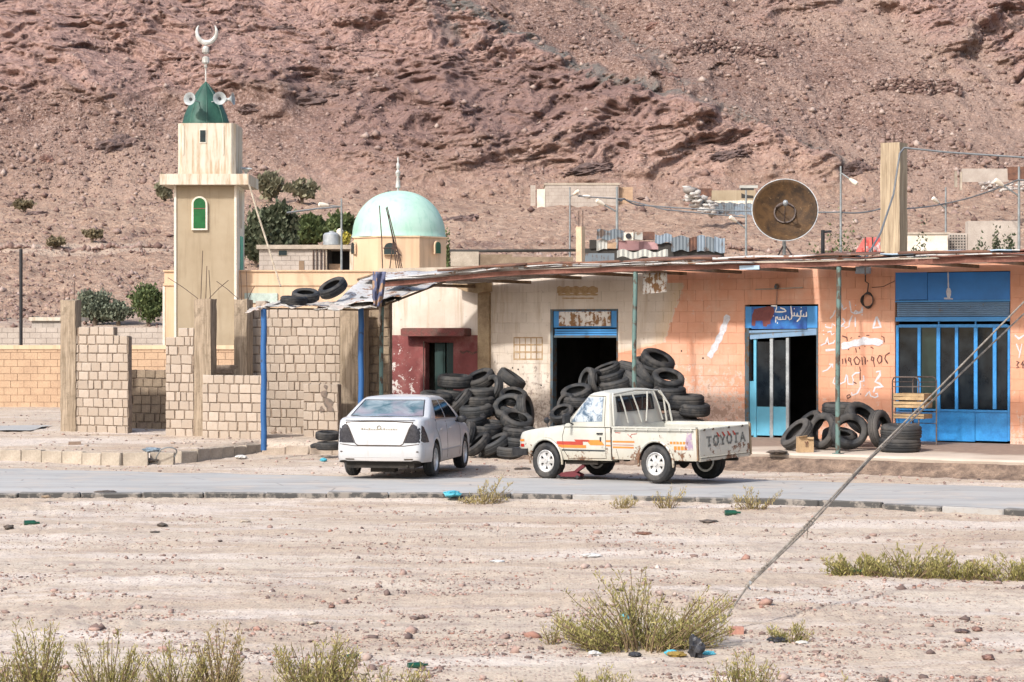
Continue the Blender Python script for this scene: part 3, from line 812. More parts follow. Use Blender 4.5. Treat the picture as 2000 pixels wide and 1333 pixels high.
# corner pier and drain hopper between plaster and blocks
M_stain = simple('stained_pier', (.44, .33, .20), (.22, .15, .09), 2.0, .9, .5, .01, 24, cw='Object')
mb = MB(); a, b = FF.U(937), FF.U(959)
mb.box(a, b, -.09, -.001, ZB, FF.Z(948, 572)); mb.build('pier', M_stain, shop)
mb = MB(); z0, z1 = FF.Z(930, 570), FF.Z(930, 541)
mb.prism([(FF.U(901), z0 + .12), (FF.U(901), z1), (FF.U(962), z1), (FF.U(962), z0), (FF.U(948), z0 - .05), (FF.U(925), z0)], -.35, -.002)
mb.build('rain_hopper', M_stain, shop)

# ---- fittings
M_blue = worn('weathered_blue_paint', (.045, .22, .50), (.20, .20, .19), .86, 5, .5)
M_blue2 = worn('deep_blue_paint', (.02, .16, .46), (.10, .14, .22), .93, 4, .45)
M_cyan = worn('pale_blue_steel', (.11, .36, .50), (.24, .20, .16), .78, 6, .5)
M_rustw = worn('rusty_white_sign', (.60, .57, .53), (.28, .15, .07), .50, 7, .6)
M_galv = simple('galvanised', (.42, .44, .45), (.26, .28, .29), 4, .5, .2, .004, 30, metal=.4)
M_shut = worn('shutter_blue_grey', (.17, .27, .40), (.26, .25, .24), .72, 7, .5)
M_bright = simple('bright_blue_frame', (.03, .24, .56), (.02, .17, .43), 5, .4, .1, .003, 30, spec=.5)
n = N('dirty_window_glass'); v = n.coord(); b = n.noise(v, 3, 5)
n.set(col=n.mix(n.rng(b, .4, .7), (.006, .009, .013), (.016, .022, .028)), rough=n.rng(b, .3, .7, .05, .16), spec=.35); M_glass = n.m
n = N('greenish_window_glass'); v = n.coord(); b = n.noise(v, 3, 5)
n.set(col=n.mix(n.rng(b, .4, .7), (.012, .026, .024), (.024, .042, .038)), rough=.12, spec=.5); M_glassg = n.m
M_frame = worn('rusted_dark_frame', (.07, .10, .12), (.16, .10, .06), .55, 8)

def Lz(px, py, d=0): return FF.Z(px, py, d)
# white shop doorway
a, b, _, zt = D2
mb = MB(); mb.box(a + .002, a + .07, -.01, .16, ZB + .08, zt - .002).box(b - .03, b - .002, -.01, .16, ZB + .08, zt - .002).box(a + .07, b - .03, -.01, .10, zt - .04, zt - .002)
mb.build('door_frame', M_frame, shop)
mb = MB(); z0, z1 = Lz(1140, 640), Lz(1140, 608); mb.box(a + .075, b - .035, .02, .06, z0, z1); mb.build('fascia_panel', M_blue, shop)
sg = MB().box(FF.U(1092), FF.U(1193), -.01, .018, z0 + .03, z1 - .01).build('sign', M_rustw, shop, label='rust eaten white sign panel over the dark doorway')
for q in range(3):
    mb = MB(); z = Lz(1140, 643 + q * 4.6); mb.box(a + .10, b - .035, .03 - .004 * (q == 2), .06, z - .045, z - .002); mb.build('shutter_slat', M_blue, shop)
mb = MB(); z = Lz(1140, 655.5); mb.box(a + .09, b - .033, .0, .09, z - .05, z); mb.build('shutter_rail', M_frame, shop)
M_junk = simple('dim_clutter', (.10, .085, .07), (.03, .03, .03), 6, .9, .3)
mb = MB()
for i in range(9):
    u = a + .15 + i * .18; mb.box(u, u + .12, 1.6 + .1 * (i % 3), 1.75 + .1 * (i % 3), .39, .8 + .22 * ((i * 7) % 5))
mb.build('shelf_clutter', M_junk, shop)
# orange shop doorway
a, b, _, zt = D3
mb = MB(); mb.box(a + .002, a + .10, -.012, .17, ZB + .08, zt - .3).box(b - .035, b - .002, -.012, .17, ZB + .08, zt - .3)
mb.build('door_frame', M_frame, shop)
mb = MB(); z0, z1 = Lz(1525, 641), Lz(1525, 598)
mb.box(a + .02, b - .01, -.02, .02, z0, z1 - .01); mb.build('fascia_panel', M_blue, shop)
mb = MB(); mb.box(FF.U(1469), FF.U(1577), -.034, -.021, z0 - .02, z1 - .02); mb.build('sign', simple('navy_sign', (.018, .045, .22), (.03, .16, .42), 4, .5, .2, .003, 20), shop, label='navy blue painted sign over the orange shop doorway')
pl = [(310, 620), (320, 400), (370, 270), (520, 235), (680, 205), (790, 230), (805, 330), (770, 420), (720, 520), (720, 590), (660, 600), (630, 650), (560, 640), (545, 520), (400, 520), (380, 640)]
pts = [FF.L(1440 + x / 11.1, 580 + y / 11.1, -.037) for x, y in pl]
mb = MB(); mb.add([(p[0], -.037, p[2]) for p in pts], [tuple(range(len(pts)))[::-1]]); mb.build('paint_blot', simple('brown_red_paint', (.17, .05, .045), (.13, .04, .04), 6, .6, .2), shop)
M_wpaint = simple('white_spray_paint', (.56, .57, .61), (.46, .44, .46), 14, .7, .1)
M_wlet = simple('white_sign_paint', (.78, .76, .72), (.62, .6, .58), 14, .6, .1)
M_bpaint = simple('black_spray_paint', (.055, .03, .03), (.16, .07, .05), 14, .7, .1)
S = [[(1495, 330), (1500, 425), (1440, 425), (1440, 370)], [(1440, 420), (1380, 420), (1375, 340), (1395, 300), (1360, 320)], [(1375, 425), (1350, 480), (1290, 540)], [(1375, 425), (1310, 420), (1300, 350), (1285, 420), (1235, 410), (1235, 340)], [(1235, 415), (1185, 415), (1160, 200)],
     [(1185, 415), (1170, 480), (1130, 500), (1095, 430)], [(1385, 235)], [(1235, 260)], [(1060, 310), (1010, 265), (930, 240)], [(1060, 320), (960, 330), (820, 330), (850, 250), (850, 200), (730, 195)], [(1060, 400), (1050, 490), (990, 490), (985, 430)], [(985, 490), (930, 495), (925, 440)], [(930, 495), (885, 490), (870, 440), (840, 440), (830, 560)], [(870, 570)], [(780, 410), (790, 425)]]
mb = MB(); stroke_ribbons(mb, FF, S, 1440, 580, 11.1, .030, -.040); mb.build('sign_lettering', M_wlet, shop)
# tilted roller shutter bottom
def tilt_bar(name, mat, pxa, pya, pxb, pyb, hgt, d0, d1):
    p, q = FF.L(pxa, pya, 0), FF.L(pxb, pyb, 0)
    mb = MB(); vs = [(p[0], d0, p[2] - hgt), (q[0], d0, q[2] - hgt), (q[0], d0, q[2]), (p[0], d0, p[2]), (p[0], d1, p[2] - hgt), (q[0], d1, q[2] - hgt), (q[0], d1, q[2]), (p[0], d1, p[2])]
    mb.add(vs, [(0, 1, 2, 3), (7, 6, 5, 4), (0, 4, 5, 1), (1, 5, 6, 2), (2, 6, 7, 3), (3, 7, 4, 0)]); return mb.build(name, mat, shop)
tilt_bar('shutter_slat', M_shut, 1462, 646, 1596, 641, .055, .0, .06)
tilt_bar('shutter_slat', M_frame, 1463, 651, 1596, 644, .04, .01, .06)
tilt_bar('shutter_slat', M_shut, 1465, 655, 1596, 646, .09, -.01, .06)
# leaf of the glazed steel door standing at left half, right half open and dark
dY = .08
def leafbox(x0, x1, y0, y1, d0, d1, mat, name='door_bar', parent=None):
    z0, z1 = FF.Z((x0 + x1) / 2, y1, d0), FF.Z((x0 + x1) / 2, y0, d0)
    return MB().box(FF.U(x0, d0), FF.U(x1, d0), d0, d1, z0, z1).build(name, mat, parent or shop)
lf = leafbox(1478, 1504, 795, 851, .04, .08, M_cyan, 'door_leaf'); lf2 = leafbox(1509, 1536, 795, 851, .04, .08, M_cyan, 'door_leaf')
leafbox(1463, 1477, 745, 851, .03, .07, M_cyan, 'door_panel')
for x0, x1, m in [(1472, 1477, M_cyan), (1503.5, 1509.5, M_galv), (1535, 1540.5, M_galv)]: leafbox(x0, x1, 660, 855, .02, .085, m)
leafbox(1478, 1503, 668, 794, .055, .07, M_glass, 'pane'); leafbox(1510, 1535, 665, 794, .055, .07, M_glass, 'pane')
# metal bar with a lamp above this door
mb = MB(); p, q = FF.L(1476, 566, -.05), FF.L(1568, 562, -.05)
mb.tube([(p[0], -.05, p[2]), (q[0], -.05, q[2])], .014, 6); mb.build('wall_pipe', M_conc, shop)
p = FF.L(1517, 560, -.08); mb = MB(); mb.lathe([(0, .06), (.03, .06), (.055, 0), (.045, -.05), (0, -.06)], 10, Matrix.Translation(p)); mb.tube([(p[0], -.06, p[2] - .05), (p[0] - .01, -.06, Lz(1517, 596))], .008, 5); mb.build('wall_lamp', M_frame, shop)
# blue shop
a, b, _, zt = D4
bs = [(1756, 1792), (1798, 1829), (1836, 1865), (1871, 1902), (1909, 1939), (1946, 1967)]
def pbox(x0, x1, y0, y1, d0, d1, name, mat, **k):
    z0, z1 = FF.Z((x0 + x1) / 2, y1, d0), FF.Z((x0 + x1) / 2, y0, d0)
    return MB().box(FF.U(x0, d0), FF.U(x1, d0), d0, d1, z0, z1).build(name, mat, shop, **k)
pbox(1748.5, 1811, 532, 586, .02, .06, 'fascia_panel', M_blue2); pbox(1812, 1972.5, 532, 586, .02, .06, 'fascia_panel', M_blue2)
pbox(1748.5, 1972.5, 586.5, 590, -.01, .06, 'fascia_trim', M_blue)
zt_, zb2_ = FF.Z(1860, 590.5), FF.Z(1860, 619)
for q in range(7):
    z = zt_ - (zt_ - zb2_) * q / 7; h_ = (zt_ - zb2_) / 7
    mb = MB(); u0, u1 = FF.U(1751), FF.U(1971)
    mb.add([(u0, .03, z - h_ + .003), (u0, .012, z - h_ / 2), (u0, .03, z - .003), (u1, .03, z - h_ + .003), (u1, .012, z - h_ / 2), (u1, .03, z - .003)], [(0, 3, 4, 1), (1, 4, 5, 2), (0, 1, 2), (3, 5, 4), (0, 2, 5, 3)])
    mb.build('shutter_slat', M_shut, shop)
pbox(1749, 1972, 619.5, 628, -.012, .05, 'shutter_rail', M_blue)
pbox(1750, 1755, 636, 862, .02, .10, 'door_frame', M_bright); pbox(1968, 1972.4, 636, 862, .02, .10, 'door_frame', M_bright)
pbox(1755.3, 1967.7, 634, 640, .02, .10, 'door_rail', M_bright)
pbox(1755.3, 1967.7, 800, 804, .02, .10, 'door_rail', M_bright)
for (x0, x1), (x2, x3) in zip(bs, bs[1:]): pbox(x1, x2, 640.2, 799.8, .015, .10, 'mullion', M_bright)
for i, (x0, x1) in enumerate(bs): pbox(x0 + .2, x1 - .2, 640.2, 799.8, .05, .065, 'pane', M_glassg if i in (1,) else M_glass)
for x0, x1 in [(1755.3, 1828), (1829, 1904), (1905, 1967.7)]: pbox(x0, x1, 804.2, 862, .045, .08, 'door_panel', M_blue2 if x0 < 0 else M_bright)
pbox(1832, 1834, 628, 635, .03, .08, 'bracket', M_bright); pbox(1904, 1906, 628, 635, .03, .08, 'bracket', M_bright)
# pale tower-like smear on the fascia
mb = MB(); stroke_ribbons(mb, FF, [(.03, [(1370, 100), (1372, 200)]), (.09, [(1373, 200), (1375, 262)]), (.035, [(1345, 264), (1400, 268)])], 1420, 500, 3.174, .05, .016); mb.build('paint_smear', M_wpaint, shop)

# ---- writing sprayed on the orange wall
Gw = [[(400, 105), (420, 230), (450, 245), (470, 215), (500, 235), (530, 225), (548, 170), (545, 235), (450, 250)], [(470, 155)], [(543, 262)],
      [(370, 180), (330, 205), (305, 130), (330, 170)], [(240, 210), (215, 270), (180, 305)], [(465, 290), (467, 400)], [(432, 270), (400, 345), (395, 395), (345, 415)],
      [(345, 320), (320, 300), (350, 345), (300, 395), (345, 390)], [(235, 385), (205, 360), (200, 410), (150, 405), (125, 395)], [(130, 375)],
      (.045, [(710, 280), (755, 400), (668, 410), (705, 285)]), [(105, 440)], [(110, 485)], [(150, 460), (190, 450), (200, 490), (230, 470)],
      [(75, 610), (130, 585), (150, 520), (165, 595), (220, 580), (235, 550)], (.05, [(130, 665), (240, 655)]), [(95, 905), (150, 885), (205, 825)], [(170, 820), (212, 822), (210, 860)],
      [(235, 970), (215, 1030), (260, 1060), (350, 1020), (365, 935)], [(375, 945), (385, 1045), (440, 1050), (445, 1000), (430, 955), (470, 920), (520, 918)],
      [(560, 950), (565, 1010), (520, 1020), (525, 1080), (490, 1150), (430, 1175), (425, 1140)], [(562, 1062)],
      (.05, [(700, 910), (745, 900), (745, 945), (690, 1020), (740, 1040), (775, 1075), (690, 1085), (672, 1140)]), [(580, 1185), (625, 1130), (640, 1180), (690, 1200), (720, 1185), (715, 1150), (690, 1160)]]
mb = MB(); stroke_ribbons(mb, FF, Gw, 1590, 570, 5.794, .032, -.005); mb.build('graffiti', M_wpaint, shop, label='white sprayed Arabic writing on the orange wall')
Gb = [[(315, 500), (370, 520), (378, 560)], [(305, 590), (350, 575)], [(410, 530), (430, 520)], [(500, 510), (520, 505)], [(590, 495), (625, 495)], [(760, 500), (790, 520), (795, 575)], [(470, 640), (480, 690)], [(510, 630), (515, 650)], [(575, 620)], [(640, 625), (672, 645)], [(390, 655)], [(150, 590)],
      [(322, 760), (325, 820)], [(350, 750), (362, 815)], [(410, 790), (388, 780), (395, 745), (415, 755), (412, 790), (425, 835)], [(480, 735), (450, 770), (470, 820), (500, 825), (520, 780), (480, 735)], [(540, 740), (548, 830)], [(560, 735), (578, 750), (580, 825)], [(603, 775), (606, 790)], [(670, 785), (645, 775), (655, 735), (675, 750), (672, 790), (685, 850)], [(740, 720), (712, 770), (735, 815), (765, 790), (765, 735), (740, 720)], [(855, 690), (810, 720), (800, 760), (835, 815)],
      [(515, 850), (525, 900)], [(520, 905), (522, 1000)], [(370, 1180), (400, 1165), (415, 1190), (380, 1210), (370, 1180)], [(528, 1160)], [(440, 1020), (480, 1040)]]
mb = MB(); stroke_ribbons(mb, FF, Gb, 1590, 570, 5.794, .030, -.007); mb.build('graffiti', M_bpaint, shop, label='black sprayed telephone number beside the blue shop')
mb = MB(); stroke_ribbons(mb, FF, [(.11, [(310, 610), (440, 585), (560, 545), (700, 560), (780, 575)]), (.09, [(310, 640), (440, 600), (600, 575), (760, 590)])], 1590, 570, 5.794, .1, -.010); mb.build('graffiti', M_wpaint, shop, label='thick white spray line crossing out a black number')
mb = MB(); stroke_ribbons(mb, FF, [(.14, [(1422, 616), (1410, 650), (1398, 675), (1385, 698)])], 0, 0, 1, .1, -.006); mb.build('graffiti', M_wpaint, shop, label='single thick slanting white stroke on the orange wall')
mb = MB(); stroke_ribbons(mb, FF, [(.03, [(1985, 706), (1990, 708), (1986, 714), (1990, 718), (1985, 719)]), (.03, [(1999, 705), (1994, 713), (2001, 713)]), (.03, [(1998, 708), (1998, 720)])], 0, 0, 1, .03, -.006); mb.build('graffiti', M_bpaint, shop, label='small black number at the right edge of the wall')
mb = MB(); stroke_ribbons(mb, FF, [(.04, [(1982, 655), (1990, 662), (2000, 655)]), (.03, [(1985, 672), (1992, 690)]), (.025, [(1996, 672), (1990, 700)])], 0, 0, 1, .03, -.006); mb.build('graffiti', M_wpaint, shop)
# rusty stains of a removed sign on the white wall
M_st = simple('rust_stain', (.42, .30, .17), (.30, .19, .10), 9, .9, .3)
mb = MB()
stroke_ribbons(mb, FF, [(.16, [(1088, 567), (1168, 567)]), (.04, [(1090, 576), (1168, 576)]), (.03, [(1098, 583), (1160, 583)])] + [(.03, [(1004 + q * 11, 660), (1004 + q * 11, 704)]) for q in range(6)] + [(.03, [(1003, 660 + q * 14), (1060, 660 + q * 14)]) for q in range(4)], 0, 0, 1, .03, -.004)
mb.build('sign_ghost', M_st, shop)
mb = MB(); stroke_ribbons(mb, FF, [(.05, [(898, 686), (904, 690), (912, 686), (922, 691), (934, 687), (944, 690)])], 0, 0, 1, .04, -.0135); mb.build('graffiti', M_bpaint, shop, label='smudged black writing on the red dado')
# anchor holes
mb = MB()
for px, py in [(944, 666), (955, 664), (952, 671), (1001, 719), (1012, 722), (1331, 686), (1373, 700), (1057, 753)]:
    p = FF.L(px, py, -.004); mb.lathe([(.0, 0), (.022, 0)], 7, Matrix.Translation(p) @ Matrix.Rotation(rad(90), 4, 'X'))
mb.build('bolt_hole', M_dark, shop, kind='stuff')
# rusty square plate hanging under the awning
rp = frthing(FF, 'hanging_sign', 'square rust eaten metal sign hanging below the awning over white wall', 'sign')
x0, x1 = 1255, 1303; d = -3.2
p0, p1 = FF.L(x0, 534, d), FF.L(x1, 571, d)
mb = MB(); rows = []
for i in range(9):
    t = i / 8; rows.append([(p0[0] + (p1[0] - p0[0]) * s_ + .012 * math.sin(9 * s_ + t * 3), d + .015 * math.sin(7 * t + 5 * s_), p0[2] + (p1[2] - p0[2]) * t - .04 * t * (1 - s_)) for s_ in np.linspace(0, 1, 9)])
mb.grid(rows); me = mb.mesh('plate', M_rustw, 60); pl_ = obj('plate', me, rp); md = pl_.modifiers.new('s', 'SOLIDIFY'); md.thickness = .008
mb = MB()
for s_ in (.1, .9): mb.tube([(p0[0] + (p1[0] - p0[0]) * s_, d, p0[2] - .02), (p0[0] + (p1[0] - p0[0]) * s_, d, 3.95)], .006, 5)
mb.build('hanger', M_frame, rp)
# meter box, its lead and a coil of cable
eb = frthing(FF, 'meter_box', 'small pale blue electric box high on the orange wall', 'electric box')
mb = MB(); p = FF.L(1688, 527, -.05); z0 = FF.Z(1688, 535); mb.box(FF.U(1675), FF.U(1701), -.12, -.002, z0, FF.Z(1688, 521)); mb.build('box', simple('pale_blue_box', (.38, .47, .56), None, 8, .5, .1), eb)
mb = MB(); mb.box(FF.U(1676.5), FF.U(1699.5), -.128, -.121, z0 + .02, FF.Z(1688, 523)); mb.build('lid', simple('pale_blue_lid', (.45, .54, .62), None, 8, .5, .1), eb)
M_cable = simple('black_cable', (.03, .03, .032), (.06, .055, .05), 10, .6, .1)
cc = frthing(FF, 'cable_coil', 'coil of dark cable hanging under the meter box', 'cable coil')
mb = MB(); c0 = FF.L(1694, 587, -.06); r0 = .17
for q in range(4):
    mb.tube([(c0[0] + (.11 + .01 * q) * math.cos(t), -.03 - .018 * q, c0[2] + (.17 - .012 * q) * math.sin(t)) for t in np.linspace(0, 2 * math.pi, 22)], .010, 5, False)
p1_ = FF.L(1690, 536, -.06)
mb.tube([(p1_[0], -.05, p1_[2]), (p1_[0] + .0, -.06, p1_[2] - .15), (c0[0] + .03, -.07, c0[2] + .35), (c0[0], -.06, c0[2] + .16)], .013, 6)
mb.build('cable', M_cable, cc)
mb = MB(); a1, b1 = FF.L(1703, 562, -.02), FF.L(1748, 549, -.02); mb.tube([a1, ((a1[0] + b1[0]) / 2, -.02, (a1[2] + b1[2]) / 2 - .05), b1], .006, 4)
mb.build('wire', M_cable, cc)
# ================================================================ AWNING
M_tin = worn('tin_sheet', (.44, .43, .42), (.26, .14, .085), .60, 3.5, .5)
M_tinb = worn('bluish_tin_sheet', (.32, .42, .52), (.32, .24, .20), .75, 3.5, .5)
M_rustb = simple('rust_red_beam', (.22, .10, .075), (.13, .055, .04), 3, .85, .5, .01, 24)
M_brown = simple('rusted_tin', (.20, .10, .065), (.09, .05, .04), 2.5, .9, .5, .01, 24)
M_post = worn('green_flaking_post', (.10, .165, .15), (.10, .07, .05), .55, 5, .6)
M_timber = simple('old_timber', (.24, .17, .11), (.12, .08, .05), 4, .9, .5, .006, 30)
aw = frthing(FF, 'awning', 'long patched awning of rusty tin sheets on green posts along the shops', 'awning')
DP = -3.65
def z_front(U):
    px = np.interp(U, [FF.U(745, DP), FF.U(1000, DP), FF.U(1240, DP), FF.U(2000, DP), 30], [0, 1, 2, 3, 4])
    return float(np.interp(px, [0, 1, 2, 3, 4], [3.76, 3.975, 4.01, 4.06, 4.10]))
for px, yb in ((745, 885), (1240, 868), (1637, 887)):
    U = FF.U(px, DP); mb = MB(); zb = .30 if px > 1000 else .1
    r = .048
    pts = [(U + .012 * math.sin(z * 1.3 + px), DP + .01 * math.sin(z * 2), z) for z in np.linspace(zb, z_front(U) - .06, 14)]
    mb.tube(pts, r, 10); o = mb.build('post', M_post, aw, smooth=40)
    mb = MB().box(U - .09, U + .09, DP - .09, DP + .09, zb - .01, zb + .018).build('foot_plate', M_post, o)
UA, UBR = FF.U(748, DP), 16.5
def strip(name, mat, u0, u1, d0, d1, z0, z1, th=.01, wob=.02, seed=0, corr=.0):
    rows = []; m = max(4, int((u1 - u0) / .25)); r = random.Random(seed); ph = r.uniform(0, 9)
    top, bot = [], []
    q = 7 if not corr else 40
    for i in range(m + 1):
        u = u0 + (u1 - u0) * i / m; zf = z_front(u)
        ra = []
        for j in range(q + 1):
            t = j / q; d = d0 + (d1 - d0) * t
            e = .6 * wob * (1.2 * float(pn(u * 3.1 + ph, .5)) + math.sin(u * 2.3 + ph) + .6 * math.sin(u * 5.1 + ph * 2) + .5 * math.sin(t * 6 + ph)) + (corr * math.sin(d * 2 * math.pi / .09) if corr else 0)
            ra.append((u, d + .03 * math.sin(u * 3.7 + ph) * (1 - t), zf + z0 + (z1 - z0) * t + e))
        rows.append(ra)
    mb = MB().grid(rows); o = mb.build(name, mat, aw, smooth=50)
    md = o.modifiers.new('thick', 'SOLIDIFY'); md.thickness = th; md.offset = 0
    return o
# beams
mb = MB()
us = np.linspace(UA, UBR, 40)
for a, b in zip(us[:-1], us[1:]):
    za, zb_ = z_front(a) - .055, z_front(b) - .055
    vs = [(a, DP - .05, za - .05), (a, DP - .05, za + .05), (a, DP + .05, za + .05), (a, DP + .05, za - .05), (b, DP - .05, zb_ - .05), (b, DP - .05, zb_ + .05), (b, DP + .05, zb_ + .05), (b, DP + .05, zb_ - .05)]
    mb.add(vs, [(0, 4, 5, 1), (1, 5, 6, 2), (2, 6, 7, 3), (3, 7, 4, 0)])
mb.build('beam', M_rustb, aw)
mb = MB()
for u in np.arange(UA + .2, UBR, 1.35):
    z = z_front(u) - .045; mb.box(u - .03, u + .03, DP + .052, -.06, z - .04, z + .03)
mb.build('rafter', M_timber, aw)
rs = random.Random(4)
# corrugated sheets near the wall only, middle left open to let sun in
u = UA
while u < UBR:
    w = rs.uniform(1.7, 2.6)
    strip('roof_sheet', rs.choice([M_tin, M_brown, M_tin, M_tinb]), u, min(u + w, UBR), -1.35 - rs.random() * .5, -.08, .02 + rs.uniform(0, .03), .03 + rs.uniform(0, .02), .006, .008, rs.random() * 99, corr=.012)
    u += w - .12 + (rs.uniform(0, .5) if rs.random() < .3 else 0)
# loose long sheets and battens stacked unevenly at the front edge
lay = [(M_tin, .03, 3.2), (M_tin, .055, 4.2), (M_tin, .085, 3.6), (M_brown, .11, 2.8)]
for li, (m_, z, L_) in enumerate(lay):
    u = UA + rs.uniform(-.2, .4) + (1.8 if li > 1 else 0)
    while u < UBR - 1:
        w = L_ * rs.uniform(.6, 1.2)
        mat = m_ if rs.random() < .6 else rs.choice([M_tin, M_brown, M_tinb, M_rustb])
        strip('loose_sheet', mat, u, min(u + w, UBR), DP - .16 + rs.uniform(-.08, .1), DP + rs.uniform(.25, .5), z + rs.uniform(-.02, .03), z + rs.uniform(-.03, .06), rs.choice([.012, .025, .05]), .018, rs.random() * 99)
        u += w + rs.uniform(-.3, .7)
pb = FF.L(1463, 523, DP - .1)
mb = MB().box(pb[0] - .22, pb[0] + .22, DP - .09, DP - .07, pb[2] - .04, pb[2] + .04); mb.build('blue_patch', M_tinb, aw)

# ================================================================ LEAN-TO at the left end of the awning
lt = thing('lean_to', 'ragged lean-to of white tin and tarpaulin on two blue posts', 'lean-to', (P(620, 600, 48)[0], 48, 0))
ltb = Vector(lt.location)
def Q_(px, py, Y): return Vector(P(px, py, Y)) - ltb
M_bpost = worn('blue_post_paint', (.022, .095, .25), (.04, .05, .08), .72, 6, .5)
n = N('old_tarpaulin'); v = n.coord(); a = n.noise(v, 2.4, 6, .7); b = n.noise(v, 9, 5, .7)
n.set(col=n.mix(n.rng(a, .50, .62), n.mix(n.rng(b, .35, .6), (.52, .50, .46), (.34, .31, .27)), n.mix(b, (.36, .22, .15), (.55, .50, .46))), rough=.7)
n.bump(n.math('ADD', a, n.math('MULTIPLY', b, .4)), .8, .04); M_tarp = n.m
for px, py, yb, Y, r in ((515, 604, 880, 47.0, .062), (705, 603, 845, 49.0, .062)):
    t = Q_(px, py, Y); b_ = Vector(P(px, yb, Y)) - ltb
    if px > 600: b_.z = .1
    pts = [b_.lerp(t, k / 8) + Vector((.008 * math.sin(k * 2), 0, 0)) for k in range(9)]
    MB().tube(pts, r, 12).build('post', M_bpost, lt, smooth=40)
def patch(c00, c10, c01, c11, nu, nv, amp, name, mat, th=.012, fr=4, seed=0, sag=0, rag=0):
    rows = []
    for j in range(nv + 1):
        t = j / nv; row = []
        for i in range(nu + 1):
            s_ = i / nu
            p = c00.lerp(c10, s_).lerp(c01.lerp(c11, s_), t)
            k = float(fbm(s_ * fr + seed, t * fr * .7 + seed * 2, 3)) * amp - sag * 4 * s_ * (1 - s_) * (1 - t * .3)
            q = p + Vector((0, 0, k))
            if rag and j == 0: q += (c00 - c01) * rag * float(pn(s_ * 14 + seed, 3.3))
            row.append(q)
        rows.append(row)
    o = MB().grid(rows).build(name, mat, lt, smooth=60)
    md = o.modifiers.new('thick', 'SOLIDIFY'); md.thickness = th; return o
patch(Q_(478, 612, 46.8), Q_(520, 601, 46.9), Q_(492, 600, 47.6), Q_(556, 588, 48.6), 12, 6, .05, 'tarp', M_tarp, seed=1, rag=.3)
patch(Q_(510, 600, 46.9), Q_(660, 598, 48.5), Q_(545, 588, 49.6), Q_(670, 590, 50.6), 24, 8, .05, 'tarp', M_tarp, seed=3, rag=.15)
patch(Q_(610, 603, 47.9), Q_(735, 601, 48.4), Q_(640, 595, 49.2), Q_(745, 588, 49.8), 22, 8, .07, 'tarp', M_tarp, seed=5, rag=.3)
patch(Q_(648, 598, 48.8), Q_(784, 579, 48.3), Q_(706, 544, 51.0), Q_(872, 546, 51.2), 22, 12, .05, 'tin_panel', M_tin, seed=7)
patch(Q_(706, 546, 50.5), Q_(800, 543, 50.0), Q_(742, 534, 51.5), Q_(905, 526, 51.8), 16, 8, .04, 'tin_panel', M_tin, seed=8)
patch(Q_(752, 590, 48.6), Q_(783, 584, 48.8), Q_(752, 573, 50), Q_(786, 571, 50), 8, 6, .05, 'rubber_flap', simple('grey_rubber_sheet', (.09, .09, .085), None, 8, .8), seed=9)
MB().tube([Q_(505, 603, 47.0), Q_(600, 604, 48), Q_(700, 606, 49.0), Q_(745, 603, 49.3)], .022, 6).build('rail', M_timber, lt)
MB().tube([Q_(660, 601, 48.9), Q_(742, 600, 49.2), Q_(875, 548, 51.2)], .025, 6).build('rail', M_timber, lt)
MB().tube([Q_(698, 547, 50.9), Q_(742, 533, 51.2)], .03, 6).build('rail', M_timber, lt)
rg = thing('rag', 'patterned brown and blue cloth hanging over the green corner post', 'cloth', (P(740, 600, 48.2)[0], 48.2, 0))
n = N('patterned_cloth'); v = n.coord(); a = n.voro(v, 7, 'F1', 'Distance'); b = n.noise(v, 4, 3)
n.set(col=n.mix(n.rng(n.math('ADD', a, b), .85, 1.0), (.30, .19, .12), (.085, .095, .16)), rough=.9); n.bump(b, .5, .03); M_cloth = n.m
rows = []
for j in range(13):
    t = j / 12; wq = 9 + 4 * (1 - t) if t < .8 else 8
    rows.append([Vector(P(740 + (i / 6 - .5) * wq * 2 + (1 - t) * 4 - 3, 531 + t * 68, 48.1 + .06 * math.sin(i * 1.9 + t * 4))) - Vector(rg.location) for i in range(7)])
o = MB().grid(rows).build('cloth', M_cloth, rg, smooth=60); md = o.modifiers.new('t', 'SOLIDIFY'); md.thickness = .012
rows = [[Vector(P(739 + 5 * s_ + 1.2 * math.sin(j), 598 + j * 5.5, 48.25)) - Vector(rg.location) for s_ in (0, .5, 1)] for j in range(8)]
o = MB().grid(rows).build('torn_strip', simple('brown_strip', (.2, .15, .11), None, 9, .9), rg, smooth=60); md = o.modifiers.new('t', 'SOLIDIFY'); md.thickness = .01

# ================================================================ UNFINISHED BLOCK WALLS at left
LF = Fr(-10.52, 52.6, 25)
n = N('raw_block'); v = n.coord(); r_ = n.rand(); a = n.noise(v, 3, 4, .6); b = n.noise(v, 34, 3, .7)
c = n.mix(n.rng(r_, 0, 1), (.315, .262, .212), (.405, .345, .287)); c = n.mix(n.rng(a, .45, .7, 0, .5), c, (.33, .25, .19))
n.set(col=n.mix(n.rng(b, .58, .72, 0, .5), c, (.25, .19, .15)), rough=.95, spec=.15); n.bump(b, .5, .008); M_block = n.m
M_blockd = simple('brown_shade_block', (.28, .215, .15), (.18, .13, .09), 3, .95, .5, .01, 30, rnd=.12)  # browner blocks, shade of the set-back walls mixed into the colour
M_mort = simple('rough_mortar', (.27, .205, .155), (.18, .135, .10), 6, .95, .7, .015, 24)
n = N('raw_concrete'); v = n.coord(); a = n.noise(n.mapv(v, (13, 13, .6)), 1.5, 5, .65); b = n.noise(v, 3, 6, .75)
c = n.mix(n.rng(a, .35, .62), (.17, .13, .09), (.34, .27, .20)); c = n.mix(n.rng(b, .52, .66, 0, .7), c, (.13, .10, .07)); n.set(col=c, rough=.95, spec=.1); n.bump(n.math('ADD', a, b), .8, .02); M_col = n.m
M_steel = simple('rusty_rebar', (.10, .06, .045), (.05, .035, .03), 9, .85, .3)
